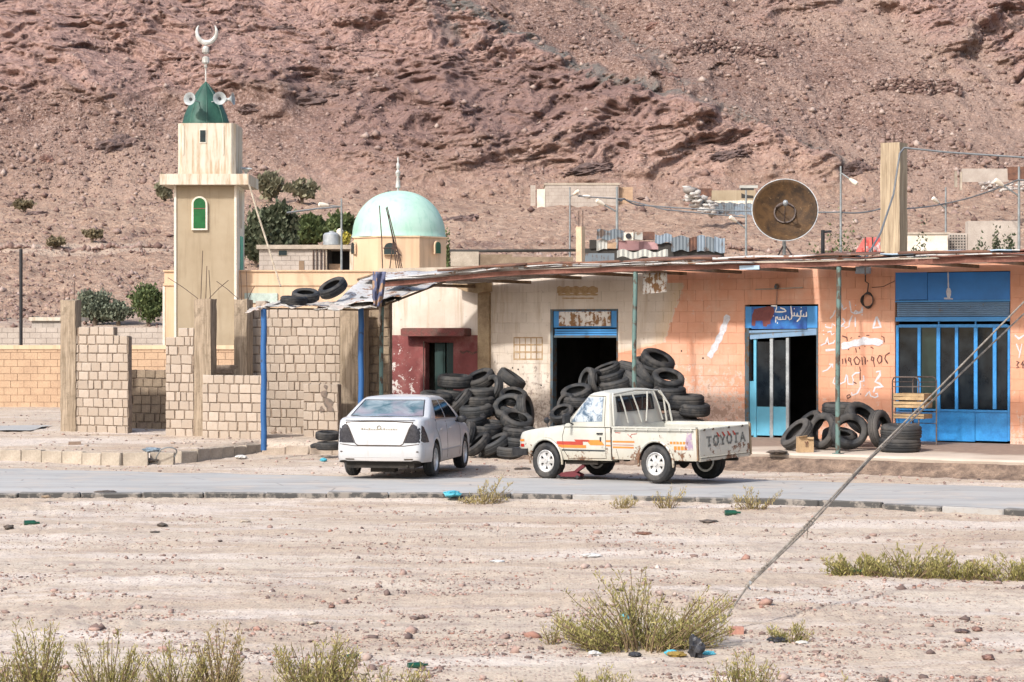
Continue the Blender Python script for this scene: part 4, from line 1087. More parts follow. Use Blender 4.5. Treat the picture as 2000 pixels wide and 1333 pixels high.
bl_v = {}
def blk(mat, i):
    k = (mat.name, i)
    if k not in bl_v: bl_v[k] = stone_mesh('block', .262, .16, .196, mat, .010, i * 7, .0055)
    return bl_v[k]
def block_wall(label, x0, x1, ytop, d, mat=M_block, group='unfinished block walls', thick=.18, zb=None, steps=None, holes=.03, fr=LF, fill=.6, hc=.209):
    """ytop: list of (px, py) giving the broken top edge"""
    a, b = fr.U(x0, d), fr.U(x1, d)
    base = fr.W(a, d); zb = terrain(np.array([fr.W((a + b) / 2, d)[0]]), np.array([fr.W((a + b) / 2, d)[1]]))[0] - .05 if zb is None else zb
    t = thing('block_wall', label, 'wall', (base[0], base[1], zb), -rad(fr.deg), group)
    r = random.Random(int(x0 * 7 + d * 31)); zz = 0; k = 0; L_ = .27
    cols = [(fr.U(px, d) - a, fr.Z(px, py, d) - zb) for px, py in ytop]
    def top(u):
        z = cols[0][1]
        for cu, cz in cols:
            if u >= cu - .02: z = cz
        return z
    mb = MB()
    us = [0] + [c[0] for c in cols[1:]] + [b - a]
    for u0, u1 in zip(us, us[1:]):
        if u1 - u0 > .02: mb.box(u0 + .004, u1 - .004, .022, thick - .02, 0, max(.05, round(top((u0 + u1) / 2) / hc) * hc - .03))
    mb.build('mortar_core', M_mort, t)
    while True:
        z = k * hc; u = -(L_ * (r.random() * .5 + .25)) if k % 2 else 0; any_ = False
        while u < b - a - .01:
            w = L_ * r.choice([1, 1, 1, .92, 1.1, .55]); e = u + w
            l, q = max(u, 0), min(e, b - a); mid = (l + q) / 2
            if q - l > .05 and z + hc * .5 < top(mid):
                any_ = True
                if r.random() > holes * .5:
                    o = obj('block', blk(mat, r.randint(0, 4)), t, loc=(mid, .08 + r.uniform(-.007, .006), z + hc / 2), rot=(r.uniform(-.03, .03), r.uniform(-.025, .025), r.uniform(-.03, .03)))
                    o.scale = ((q - l - .016 - (.03 if r.random() < .25 else 0)) / .262, 1, r.uniform(.93, 1))
            u = e
        k += 1
        if not any_ or k > 40: break
    return t
def column(label, px0, px1, ytop, d, dep=.24, rebar=(), zb=None, fr=LF, mat=M_col, lean=0):
    a, b = fr.U(px0, d), fr.U(px1, d); base = fr.W(a, d)
    zb = terrain(np.array([base[0]]), np.array([base[1]]))[0] - .06 if zb is None else zb
    t = thing('concrete_column', label, 'column', (base[0], base[1], zb), -rad(fr.deg), 'raw concrete columns')
    zt = fr.Z((px0 + px1) / 2, ytop, d) - zb; w = b - a
    rr = random.Random(int(px0)); rows = []
    for z in list(np.arange(0, zt, .16)) + [zt]:
        j = lambda: rr.uniform(-.008, .008)
        c = [(0 + j(), 0 + j()), (w * .5, j()), (w + j(), j()), (w + j(), dep * .5), (w + j(), dep), (w * .5, dep), (j(), dep), (j(), dep * .5), ]
        rows.append([(p[0], p[1], z + (rr.uniform(-.02, .02) if z == zt else 0)) for p in c + c[:1]])
    mb = MB().grid(rows); n0 = len(mb.v) - 9; mb.add([rows[-1][i] for i in range(8)], [tuple(range(8))])
    mb.build('column', mat, t, fix=True)
    for (dx, dy, px2, py2) in rebar:
        p = Vector((w * dx, dep * dy, zt - .15)); L2 = fr.L(px2, py2, d + dep * dy); e = Vector((L2[0] - a, dep * dy, L2[2] - zb))
        m = p.lerp(Vector((w * dx, dep * dy, zt)), .9)
        MB().tube([p, Vector((p.x, p.y, zt + .02)), Vector((p.x, p.y, zt + .02)).lerp(e, .5) + Vector((0, 0, .02)), e], .0085, 5).build('rebar', M_steel, t)
    return t
column('leftmost raw concrete column, at the outer end of the walls', 118, 147, 587, -.02, rebar=[(.2, .2, 127, 562), (.8, .3, 146, 548), (.3, .8, 133, 570)])
block_wall('tall block wall panel right of the leftmost column', 134, 250, [(134, 640), (150, 640), (222, 661)], .02)
block_wall('shade toned low wall seen through the gap between tall panels', 256, 326, [(256, 720)], 1.9, M_blockd)
block_wall('narrow tall block panel beside the forked rebar column', 323, 378, [(323, 661), (352, 641)], .02)
column('middle raw concrete column with forked rebar on top', 379, 411, 585, .0, .26, rebar=[(.15, .2, 328, 543), (.3, .3, 396, 490), (.6, .3, 404, 520), (.85, .2, 446, 548), (.7, .8, 408, 528)])
block_wall('low block panel left of the long blue post', 395, 512, [(395, 757), (404, 736)], -.42)
column('raw concrete column behind the low block panel', 457, 482, 585, 1.2, .26, rebar=[(.2, .2, 423, 550), (.5, .2, 470, 530), (.9, .3, 481, 530), (.8, .7, 497, 560)])
t = thing('concrete_lintel', 'short broken concrete lintel lying between two raw columns', 'lintel', (*LF.W(LF.U(411, 1.2), 1.2, 0)[:2], 0), -rad(25))
z0, z1 = LF.Z(435, 730, 1.2), LF.Z(435, 713, 1.2); w_ = LF.U(464, 1.2) - LF.U(411, 1.2)
MB().box(0, w_, 0, .2, z0, z1, jit=.02).build('lintel', M_mort, t)
MB().box(0.02, w_ - .02, 0.02, .18, 0.1, z0 - .002, jit=.01).build('wall_below', M_blockd, t)
block_wall('tall wide block wall behind the blue posts', 480, 664, [(480, 606), (500, 590), (520, 604)], 1.7)
column('raw concrete column at the right end of the wide block wall', 664, 704, 600, 1.55, .4, mat=M_col)
block_wall('yellowish shaded block wall between blue and green posts', 708, 760, [(708, 590)], 2.2, M_blockd)
block_wall('soot marked low block pier in front of the wide wall', 592, 660, [(592, 742)], .9)
# soot mark
mb = MB()
dw = .9; r = random.Random(3)
M_soot = simple('soot_stain', (.10, .085, .075), (.2, .15, .12), 8, .95, .2)
frags = []
mb = MB()
for i, (px, py, rr_) in enumerate([(632, 770, .09), (640, 786, .12), (628, 800, .06), (646, 800, .07), (636, 756, .05)]):
    p = LF.L(px, py, dw - .012 - i * .0012)
    vs = [(p[0] + rr_ * (1 + .35 * math.sin(k * 2.3 + i)) * math.cos(k * .7), p[1], p[2] + rr_ * (1 + .35 * math.sin(k * 1.7 + i * 2)) * math.sin(k * .7)) for k in range(9)]
    mb.add(vs, [tuple(range(9))[::-1]])
st_ = mb.build('soot_mark', M_soot); st_.location = (LF.o[0], LF.o[1], 0); st_.rotation_euler = (0, 0, -rad(25)); tag(st_, 'black soot stain on the low block pier', 'stain')
# rubble behind the blue post, loose block
def rubble(x0, x1, y0, y1, n_, label, z=.28, r0=.05, r1=.16):
    px = RNG.uniform(x0, x1, n_); py = RNG.uniform(y0, y1, n_); Y = F * (H - z) / (py - HY); X = (px - CX) / F * Y
    stones('rubble', X, Y, r0 + (r1 - r0) * RNG.random(n_) ** 2, M_blockst, label=label, cat='rubble')
M_blockst = stone_mat('broken_block', [(0, (.22, .16, .12)), (.5, (.38, .30, .24)), (1, (.52, .43, .36))])
rubble(522, 592, 836, 852, 60, 'heap of broken block rubble behind the long blue post')
rubble(140, 500, 852, 878, 60, 'crumbs of broken block on the sandy plot', .22, .01, .05)
lb = thing('loose_block', 'single loose concrete block on the sand in front of the walls', 'block', (*G(146, 873, .22)[:2], .2), .1)
MB().box(-.13, .13, -.07, .07, 0, .13, jit=.006).build('block', M_blockst, lb)
# ================================================================ TYRES
n = N('tyre_rubber'); v = n.coord(); a = n.noise(v, 4, 4, .6); r_ = n.rand()
c = n.mix(n.rng(r_, 0, 1), (.011, .012, .014), (.034, .035, .036)); c = n.mix(n.rng(a, .46, .68, 0, .6), c, (.095, .085, .075))
n.set(col=c, rough=n.rng(a, .3, .7, .55, .85), spec=.35); n.bump(n.noise(v, 60, 2), .3, .004); M_tyre = n.m
M_tyred = simple('dusty_tyre_rubber', (.085, .078, .072), (.035, .034, .034), 4, .85, .3, .004, 50)
def tyre_profile(R, W, ri):
    h = W / 2
    return [(ri + .004, -h * .55), (ri, -h * .72), (ri + .012, -h * .86), (ri + (R - ri) * .35, -h), (ri + (R - ri) * .62, -h * 1.02), (R - .035, -h * .90), (R - .014, -h * .78),
            (R - .004, -h * .66), (R - .004, -h * .42), (R - .013, -h * .40), (R - .013, -h * .30), (R, -h * .28), (R, -h * .06), (R - .010, -h * .05), (R - .010, h * .05), (R, h * .06), (R, h * .28), (R - .013, h * .30), (R - .013, h * .40), (R - .004, h * .42), (R - .004, h * .66),
            (R - .014, h * .78), (R - .035, h * .90), (ri + (R - ri) * .62, h * 1.02), (ri + (R - ri) * .35, h), (ri + .012, h * .86), (ri, h * .72), (ri + .004, h * .55)]
def tyre_mesh(name, R=.34, W=.22, ri=.205, mat=None, lug=True, dent=0, seg=40):
    pr = tyre_profile(R, W, ri); inner = [(R - .025 - .0, z * W / 2) for z in (.80, .45, 0, -.45, -.80)]
    inner = [(ri + .012, W * .34), (R - .05, W * .40), (R - .022, W * .2), (R - .020, 0), (R - .022, -W * .2), (R - .05, -W * .40), (ri + .012, -W * .34)]
    prof = pr + inner + [pr[0]]
    mb = MB(); vs = []; q = len(prof) - 1
    for k in range(seg):
        t = 2 * math.pi * k / seg
        for j in range(q):
            r, z = prof[j]
            if lug and r > R - .0145 and j < len(pr) and abs(z) > W * .13: r -= .007 * (k % 2)
            if dent: r *= 1 + dent * math.cos(2 * t); 
            vs.append((r * math.cos(t), r * math.sin(t), z))
    fs = [(k * q + j, ((k + 1) % seg) * q + j, ((k + 1) % seg) * q + (j + 1) % q, k * q + (j + 1) % q) for k in range(seg) for j in range(q)]
    mb.add(vs, fs); return mb.mesh(name, mat or M_tyre, 38)
TM = [tyre_mesh('tyre', .34, .22, .205), tyre_mesh('tyre', .325, .20, .20), tyre_mesh('tyre', .36, .25, .21), tyre_mesh('tyre', .35, .24, .205, dent=.03), tyre_mesh('tyre', .38, .21, .235, M_tyred)]
def tyre(px, py, Y, ax, k, label, group, s=1.0, z=None):
    p = P(px, py, Y); a = Vector(ax).normalized()
    o = obj('tyre', TM[k], None, label, 'tyre', group, None, p)
    q = a.to_track_quat('Z', 'X'); o.rotation_mode = 'QUATERNION'
    o.rotation_quaternion = q @ Matrix.Rotation(random.uniform(0, 6.28), 4, 'Z').to_quaternion()
    s *= random.uniform(.96, 1.04); o.scale = (s, s * random.uniform(.96, 1), s * random.uniform(.92, 1.08))
    if z is not None: o.location.z = z
    return o
gA = 'worn tyres heaped between the two vehicles'
def yA(py): return 47.0 + max(0, (885 - py)) * .021
A = [(889, 745, (.03, -.10, 1), 2, 'big flat tyre topping the heap in front of the red door', 1.08), (938, 742, (-.38, -.34, .85), 2, 'tilted open tyre on top of the heap, right of the big flat one', 1),
     (999, 741, (.56, -.12, .82), 0, 'tyre leaning steeply against the white wall at the heap’s top right', 1), (961, 760, (-.78, -.5, .32), 1, 'upright tyre with pale rim edge under the two top tyres', 1),
     (938, 768, (.0, -.05, 1), 0, 'flat tyre wedged directly under the tilted open top tyre', 1.02), (852, 778, (.12, -.1, 1), 2, 'flat tyre just above the white car’s side window', 1.0),
     (900, 784, (-.72, -.12, .66), 1, 'tyre on edge, slanting, beneath the big flat top tyre', 1), (938, 785, (.02, -.05, 1), 0, 'thin flat tyre at mid height of the heap', .98),
     (930, 804, (-.1, -.1, 1), 2, 'broad greyish tyre lying flat in the middle of the heap', .98), (1003, 775, (.08, -.5, .86), 1, 'tyre half hidden behind the round open one at the heap’s right', 1),
     (993, 796, (-.28, -.62, .74), 2, 'large tyre showing its round black opening on the right of the heap', 1), (1026, 800, (.93, -.3, .2), 0, 'upright tyre pressed to the wall at the heap’s right edge', .98),
     (1010, 822, (.2, -.42, .86), 3, 'tyre sagging open below the large round one', 1.0), (922, 823, (-.12, -.2, 1), 0, 'curled tyre low beside the car mirror', 1),
     (948, 842, (0, -.05, 1), 2, 'wide flat tyre low in the heap above the leaning pair', .98), (1014, 845, (.04, -.1, 1), 2, 'flat tyre low in the heap just above the truck bumper', 1),
     (934, 868, (-.62, -.2, .72), 0, 'leaning tyre at the foot of the heap next to the car wheel', .95), (967, 868, (-.46, -.16, .86), 2, 'sloping tyre at the foot of the heap, nearest the middle', .98),
     (1000, 882, (.0, -.08, 1), 1, 'flat tyre on the ground beside the truck bumper', 1), (1008, 864, (.1, -.1, 1), 0, 'second flat tyre from the ground beside the truck bumper', 1),
     (912, 850, (-.9, -.3, .3), 1, 'upright tyre peeping out behind the car’s front wheel', .95)]
for px, py, ax, k, lb_, s in A: tyre(px, py, yA(py), ax, k, lb_, gA, s)
fill = 'dark tyre buried inside the left heap, barely showing between the others'
for px, py, ax in [(880, 772, (.1, 0, 1)), (905, 800, (.2, .1, 1)), (962, 802, (-.1, .1, 1)), (965, 832, (.1, .1, 1)), (900, 825, (0, 0, 1)), (975, 770, (.3, .1, 1)), (985, 858, (0, 0, 1)), (925, 845, (.1, .1, 1)), (870, 805, (.1, 0, 1)), (965, 885, (0, 0, 1)), (1000, 815, (.5, .3, 1)), (862, 835, (0, 0, 1))]:
    tyre(px, py, yA(py) + .55, ax, 0, fill, gA, 1)
gB = 'worn tyres heaped behind the pickup cab'
def yB(py): return 45.4 + max(0, (880 - py)) * .0135
B = [(1284, 706, (.34, -.42, .84), 2, 'topmost tyre of the heap behind the pickup, tilted open to the sky', 1.04), (1263, 716, (.34, -.35, .86), 1, 'tyre directly behind the topmost one of the middle heap', 1),
     (1304, 743, (.14, -.48, .86), 2, 'open tyre just above the pickup’s rear cab bars', 1.0), (1308, 768, (.0, -.1, 1), 2, 'wide tyre flat under the open one right of the cab', 1.0),
     (1236, 720, (.22, -.05, .97), 0, 'flat tyre seen just left of the green post', .95), (1263, 737, (.75, -.15, .66), 0, 'tyre standing slanted right of the green post', 1),
     (1186, 722, (-.34, -.16, .92), 1, 'uppermost slanted tyre in the dark doorway', .97), (1194, 736, (-.30, -.14, .94), 0, 'second slanted tyre in the dark doorway', .97),
     (1204, 751, (-.26, -.12, .95), 2, 'third slanted tyre in the dark doorway', 1.0), (1246, 748, (.52, -.12, .84), 2, 'smooth tyre leaning behind the foot of the green post', .98),
     (1148, 744, (-.86, -.42, .25), 1, 'upright tyre opening left at the middle heap’s shoulder', .9), (1166, 748, (.82, -.5, .25), 1, 'crumpled upright tyre beside the dark doorway’s slanted ones', .9),
     (1126, 768, (-.2, -.34, .92), 0, 'tyre with a pale bead on the left slope of the middle heap', .98), (1133, 786, (0, -.06, 1), 0, 'flat tyre below the pale beaded one on the left slope', 1.0),
     (1106, 790, (-.75, -.6, .3), 1, 'small upright tyre low on the middle heap’s left slope', .75), (1098, 808, (-.3, -.5, .8), 1, 'lowest tyre showing over the pickup bonnet', .85),
     (1340, 785, (0, -.05, 1), 2, 'flat tyre with a long pale rim just right of the cab', 1.08), (1356, 800, (.02, -.1, 1), 2, 'plump flat tyre showing over the pickup bed', .95)]
for px, py, ax, k, lb_, s in B: tyre(px, py, yB(py), ax, k, lb_, gB, s)
fill = 'dark tyre deep in the middle heap, glimpsed through the pickup windows'
for px, py, ax in [(1176, 768, (.1, 0, 1)), (1222, 772, (0, .1, 1)), (1268, 770, (.1, 0, 1)), (1290, 792, (0, 0, 1)), (1150, 792, (.1, 0, 1)), (1200, 792, (0, .1, 1)), (1245, 794, (0, 0, 1)), (1330, 812, (0, 0, 1)), (1168, 815, (0, 0, 1)), (1225, 818, (0, 0, 1)), (1290, 818, (0, 0, 1)), (1120, 815, (0, 0, 1)), (1240, 762, (.1, .1, 1)), (1345, 830, (0, 0, 1))]:
    tyre(px, py, yB(py) + .45, ax, 0, fill, gB, 1)
gC = 'tyres leaning on the pavement between the two shops'
for px, py, Y, ax, k, lb_, s in [(1556, 848, 44.6, (-.70, -.22, .68), 4, 'long tyre leaning left over the cardboard box', .98), (1580, 830, 45.3, (-.68, -.2, .70), 0, 'tyre leaning behind the cardboard box tyre, in the doorway', 1.05),
        (1608, 842, 44.7, (-.78, -.58, .22), 4, 'upright tyre opening left beside the cardboard box', .95), (1659, 843, 44.2, (.06, -.93, .34), 3, 'large upright tyre facing the road behind the green post', 1.1),
        (1640, 800, 45.6, (0, -.05, 1), 0, 'tyre laid flat across the top of the upright ones', 1.05), (1684, 818, 45.2, (.42, -.55, .62), 2, 'big tyre slumped behind the large upright one', 1.05),
        (1719, 838, 44.2, (.80, -.58, .12), 4, 'brown dusty tyre standing on edge beside the stacked pair', 1.0), (1760, 844, 43.9, (0, -.05, 1), 2, 'upper tyre of the flat pair beside the metal rack', 1.13), (1757, 868, 43.9, (0, -.05, 1), 2, 'lower tyre of the flat pair beside the metal rack', 1.15),
        (1640, 855, 45.4, (.1, -.3, 1), 2, 'tyre lying behind the large upright one, seen through its hole', 1.0)]:
    tyre(px, py, Y, ax, k, lb_, gC, s)
gD = 'tyres thrown on the lean-to roof'
for px, py, Y, ax, k, lb_, s in [(574, 587, 47.9, (.04, -.06, 1), 1, 'tyre lying flat at the left on the lean-to roof', .92), (597, 578, 48.3, (.04, -.32, .95), 1, 'second tyre from left on the lean-to roof, half resting on the first', .92),
        (650, 563, 49.2, (-.42, -.38, .83), 1, 'tilted tyre on the high side of the lean-to roof', 1.0), (727, 589, 49.3, (.06, -.1, 1), 1, 'thin tyre on the lean-to roof beside the patterned cloth', .9)]:
    tyre(px, py, Y, ax, k, lb_, gD, s)
gE = 'tyres on the ground left of the white car'
for px, py, Y, ax, k, lb_, s in [(640, 851, 47.4, (.02, -.08, 1), 1, 'upper flat tyre on the ground left of the white car', .85), (642, 871, 47.4, (0, -.04, 1), 1, 'lower flat tyre on the ground left of the white car', .85), (618, 870, 47.7, (-.2, -.1, 1), 1, 'small tyre half hidden at the left of the pair by the car', .42)]:
    tyre(px, py, Y, ax, k, lb_, gE, s)

# ---- cardboard box, rack with crates
cb = thing('cardboard_box', 'squashed open cardboard carton among the tyres on the pavement', 'box', (*P(1572, 860, 44.1)[:2], .31), .12)
M_card = simple('cardboard', (.42, .29, .165), (.34, .23, .13), 5, .9, .2)
MB().box(-.155, .155, -.1, .1, 0, .29, jit=.012).build('carton', M_card, cb)
mb = MB(); mb.add([(-.155, -.1, .292), (.0, -.1, .292), (.01, -.16, .33), (-.15, -.17, .31)], [(0, 1, 2, 3)]); mb.add([(.0, -.1, .293), (.155, -.1, .293), (.14, -.13, .25), (.02, -.14, .26)], [(0, 1, 2, 3)])
o = mb.build('flap', M_card, cb); md = o.modifiers.new('t', 'SOLIDIFY'); md.thickness = .006
mb = MB(); 
for pts in ([(-.03, .22), (-.005, .17), (-.005, .1)], [(.03, .22), (.03, .1)], [(-.005, .17), (.03, .22)]):
    mb.tube([(x, -.114, z) for x, z in pts], .006, 4)
mb.build('marking', M_bpaint, cb)
rk0 = frthing(FF, 'metal_rack', 'rusty tubular trolley rack standing before the blue shop', 'rack')
M_rack = simple('rusty_tube', (.14, .11, .095), (.07, .05, .045), 8, .7, .3)
dR = -1.5
def RL(px, py, d=dR): return FF.L(px, py, d)
a, m_, b = FF.U(1743, dR), FF.U(1790, dR), FF.U(1812, dR)
zb_r = .34; zt_r = FF.Z(1770, 737, dR); dep = .45
for uu, dd in ((a, dR), (m_ - .02, dR)):
    pass
def hoop(u, u2, d):
    pts = [(u, d, zb_r), (u, d, zt_r - .08), (u + .03, d, zt_r - .02), (u + .08, d, zt_r), (u2 - .08, d, zt_r), (u2 - .03, d, zt_r - .02), (u2, d, zt_r - .08), (u2, d, zb_r)]
    return MB().tube(pts, .016, 8)
hoop(a, m_ + .05, dR).build('hoop', M_rack, rk0, smooth=50); hoop(a + .25, b, dR + dep).build('hoop', M_rack, rk0, smooth=50)
mb = MB()
for py in (756, 782, 806, 828): 
    z = FF.Z(1770, py, dR); mb.tube([(a, dR, z), (m_ + .05, dR, z)], .009, 6).tube([(a + .25, dR + dep, z), (b, dR + dep, z)], .009, 6)
mb.tube([(a, dR, zt_r - .1), (a + .25, dR + dep, zt_r - .1)], .009, 6).tube([(m_ + .05, dR, zt_r - .1), (b, dR + dep, zt_r - .1)], .009, 6)
mb.build('rail', M_rack, rk0, smooth=50)
M_crate = simple('crate_wood', (.42, .29, .16), (.24, .16, .09), 5, .9, .4, .005, 30, rnd=.15)
for nm_, y0, y1, lab in (('crate', 782, 768, 'upper wooden crate on the metal rack'), ('crate', 797, 784, 'middle wooden crate on the metal rack'), ('crate', 818, 808, 'lowest wooden slat crate on the metal rack')):
    zc0, zc1 = FF.Z(1766, y0, dR), FF.Z(1766, y1, dR)
    t = thing('crate', lab, 'crate', FF.W(a + .03, dR - .03, zc0), -rad(33), 'wooden crates on the rack'); w = m_ - a + .14
    h_ = zc1 - zc0
    for q in range(2): MB().box(0, w, 0, .015, q * h_ / 2 + .004, (q + 1) * h_ / 2 - .008).build('slat', M_crate, t); MB().box(.016, w - .016, dep - .03, dep - .015, q * h_ / 2 + .004, (q + 1) * h_ / 2 - .008).build('slat', M_crate, t)
    MB().box(0, .014, .016, dep - .016, .004, h_ - .01).build('slat', M_crate, t); MB().box(w - .014, w, .016, dep - .016, .004, h_ - .01).build('slat', M_crate, t); MB().box(.015, w - .015, .016, dep - .031, 0, .012).build('bottom', M_crate, t)
# ================================================================ VEHICLES
from mathutils.bvhtree import BVHTree
def paint(name, c, c2, dirt=(.30, .23, .17), rust=None, rough=.32, dz=(.25, .75)):
    n = N(name); v = n.coord(); z = n.sep(v)[2]; a = n.noise(v, 2.2, 5, .65); b = n.noise(v, 13, 5, .7)
    col = n.mix(n.rng(a, .35, .65), c2, c)
    d = n.math('MULTIPLY', n.rng(z, dz[1], dz[0], .0, .9), n.rng(a, .3, .65, .4, 1.0))
    col = n.mix(d, col, dirt); r = n.rng(d, 0, .8, rough, .85)
    col = n.mix(n.rng(n.noise(n.mapv(v, (8, 8, 1.0)), 1.6, 5, .7), .56, .72, 0, .35), col, dirt)
    if rust:
        k = n.math('ADD', n.math('ADD', n.math('MULTIPLY', n.noise(v, 9, 8, .75, .3), .6), n.math('MULTIPLY', n.noise(v, 1.9, 3), .42)), n.rng(z, .95, .35, -.085, .055))
        m = n.ramp(k, [(.545, 0), (.575, 1)]); col = n.mix(m, col, n.mix(b, rust, sc(rust, .4))); r = n.mix(m, r, (.9, .9, .9))
        n.bump(n.math('SUBTRACT', n.math('MULTIPLY', a, .6), m), .4, .006)
    else: n.bump(a, .05, .01)
    n.set(col=col, rough=r, spec=.5, coat=.25 if not rust else .1, coatr=.1); return n.m
M_carw = paint('white_car_paint', (.49, .50, .515), (.43, .44, .455), rough=.28, dz=(.20, .55))
M_truck = paint('cream_truck_paint', (.45, .445, .40), (.38, .375, .33), (.34, .27, .18), (.20, .10, .055), .42, (.30, .62))
M_under = simple('underbody', (.045, .037, .03), (.02, .018, .016), 5, .9, .4)
M_black = simple('black_plastic', (.03, .03, .032), (.018, .018, .02), 6, .5, .1)
M_seam = simple('panel_gap', (.04, .036, .032), (.10, .07, .05), 6, .9, .0)
M_chrome = simple('chrome', (.62, .62, .62), (.40, .39, .37), 6, .22, .05, metal=.9)
M_alloy = simple('alloy_rim', (.66, .66, .66), (.42, .41, .39), 7, .35, .1, metal=.35, spec=.6)
M_wheeld = simple('wheel_back', (.06, .055, .05), (.03, .028, .026), 6, .85, .2)
n = N('car_window'); v = n.coord(); n.set(col=(.012, .015, .018), rough=.06, spec=.6); M_cwin = n.m
n = N('rear_window_sky_tint'); v = n.coord(); a = n.noise(n.mapv(v, (1, 1, 2.2), (.5, 0, 0)), 2.2, 4, .6, .8); b = n.noise(v, 1.6, 2)  # pale sky reflection and inner sunshade painted into the glass colour
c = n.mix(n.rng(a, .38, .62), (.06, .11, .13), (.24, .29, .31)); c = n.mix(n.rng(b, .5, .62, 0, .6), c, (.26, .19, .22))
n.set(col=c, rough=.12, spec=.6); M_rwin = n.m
n = N('hazy_side_window'); v = n.coord(); a = n.noise(v, 5, 5, .7, 1.0)
c = n.mix(n.rng(a, .42, .58), (.05, .085, .13), (.38, .42, .46)); n.set(col=c, rough=.1, spec=.6); M_hwin = n.m
M_cyr = simple('orange_lens', (.55, .20, .03), (.42, .13, .02), 9, .25, .1); M_redl = simple('red_lens', (.42, .03, .02), None, 9, .25, .1)

def shell(st, prof, mats, midx, cap=True):
    rows = []
    for s in st:
        h = prof(s); rows.append([(s, -y, z) for y, z in h[::-1]][:-0 or None][:-1] + [(s, y, z) for y, z in h])
    # h runs bottom centre -> top centre ; loop: top(-) ... bottom ... top(+)
    mb = MB(); q = len(rows[0]); vs = [p for r in rows for p in r]; hn = (q + 1) // 2
    fs = []; ms = []
    for i in range(len(rows) - 1):
        for j in range(q):
            j2 = (j + 1) % q
            if j == q - 1: continue
            fs.append((i * q + j, i * q + j2, (i + 1) * q + j2, (i + 1) * q + j))
            seg = (hn - 2 - j) if j < hn - 1 else (j - hn + 1); ms.append(midx(seg))
    mb.v = vs; mb.f = fs; mb.m = ms
    if cap:
        for i, rev in ((0, False), (len(rows) - 1, True)):
            f = tuple(i * q + k for k in range(q)); mb.f.append(f[::-1] if rev else f); mb.m.append(0)
    return mb
def bvh_of(*meshes):
    vs, fs = [], []
    for me in meshes:
        b = len(vs); vs += [v.co.copy() for v in me.vertices]; fs += [tuple(b + i for i in p.vertices) for p in me.polygons]
    return BVHTree.FromPolygons(vs, fs)
DIRS = {'+y': (Vector((0, -1, 0)), 1, 5), '-y': (Vector((0, 1, 0)), 1, -5), '-x': (Vector((1, 0, 0)), 0, -5), '+x': (Vector((-1, 0, 0)), 0, 5), 'z': (Vector((0, 0, -1)), 2, 5)}
def cast(bvh, side, a, b, off=.004):
    d, ax, o = DIRS[side]
    p = Vector((a, o, b)) if ax == 1 else (Vector((o, a, b)) if ax == 0 else Vector((a, b, o)))
    r = bvh.ray_cast(p, d)
    if r[0] is None: return None
    return r[0] - d * off
def seam(bvh, side, pts, r=.004, off=.0, step=.05, n=5):
    out = []
    for (a, b), (c, d) in zip(pts, pts[1:]):
        m = max(1, int(math.hypot(c - a, d - b) / step))
        for i in range(m): out.append(cast(bvh, side, a + (c - a) * i / m, b + (d - b) * i / m, off))
    out.append(cast(bvh, side, *pts[-1], off)); out = [p for p in out if p is not None]
    return out
def patchq(bvh, side, c, nu=8, nv=6, off=.005):
    """c: four corners (bl, br, tr, tl) in the side's plane"""
    rows = []
    for j in range(nv + 1):
        t = j / nv; row = []
        for i in range(nu + 1):
            s = i / nu
            a = [c[0][k] * (1 - s) + c[1][k] * s for k in (0, 1)]; b = [c[3][k] * (1 - s) + c[2][k] * s for k in (0, 1)]
            p = cast(bvh, side, a[0] * (1 - t) + b[0] * t, a[1] * (1 - t) + b[1] * t, off)
            row.append(p if p is not None else (row[-1] if row else Vector((0, 0, 0))))
        rows.append(row)
    return rows
def polyfan(bvh, side, poly, off=.005, n=10):
    """convex polygon patch: rings towards the centroid"""
    cx = sum(p[0] for p in poly) / len(poly); cy = sum(p[1] for p in poly) / len(poly); m = []
    for (a, b), (c, d) in zip(poly, poly[1:] + poly[:1]):
        k = max(1, int(math.hypot(c - a, d - b) / .06))
        m += [(a + (c - a) * i / k, b + (d - b) * i / k) for i in range(k)]
    rings = []
    for t in (1, .75, .5, .25, .02):
        rings.append([cast(bvh, side, cx + (x - cx) * t, cy + (y - cy) * t, off) for x, y in m])
    base = [p for r in rings for p in r if p is not None]
    rings = [[p if p is not None else base[0] for p in r] for r in rings]
    mb = MB(); q = len(m); vs = [p for r in rings for p in r]
    mb.add(vs, [(i * q + k, i * q + (k + 1) % q, (i + 1) * q + (k + 1) % q, (i + 1) * q + k) for i in range(4) for k in range(q)])
    mb.add(rings[-1], [tuple(range(q))]); return mb
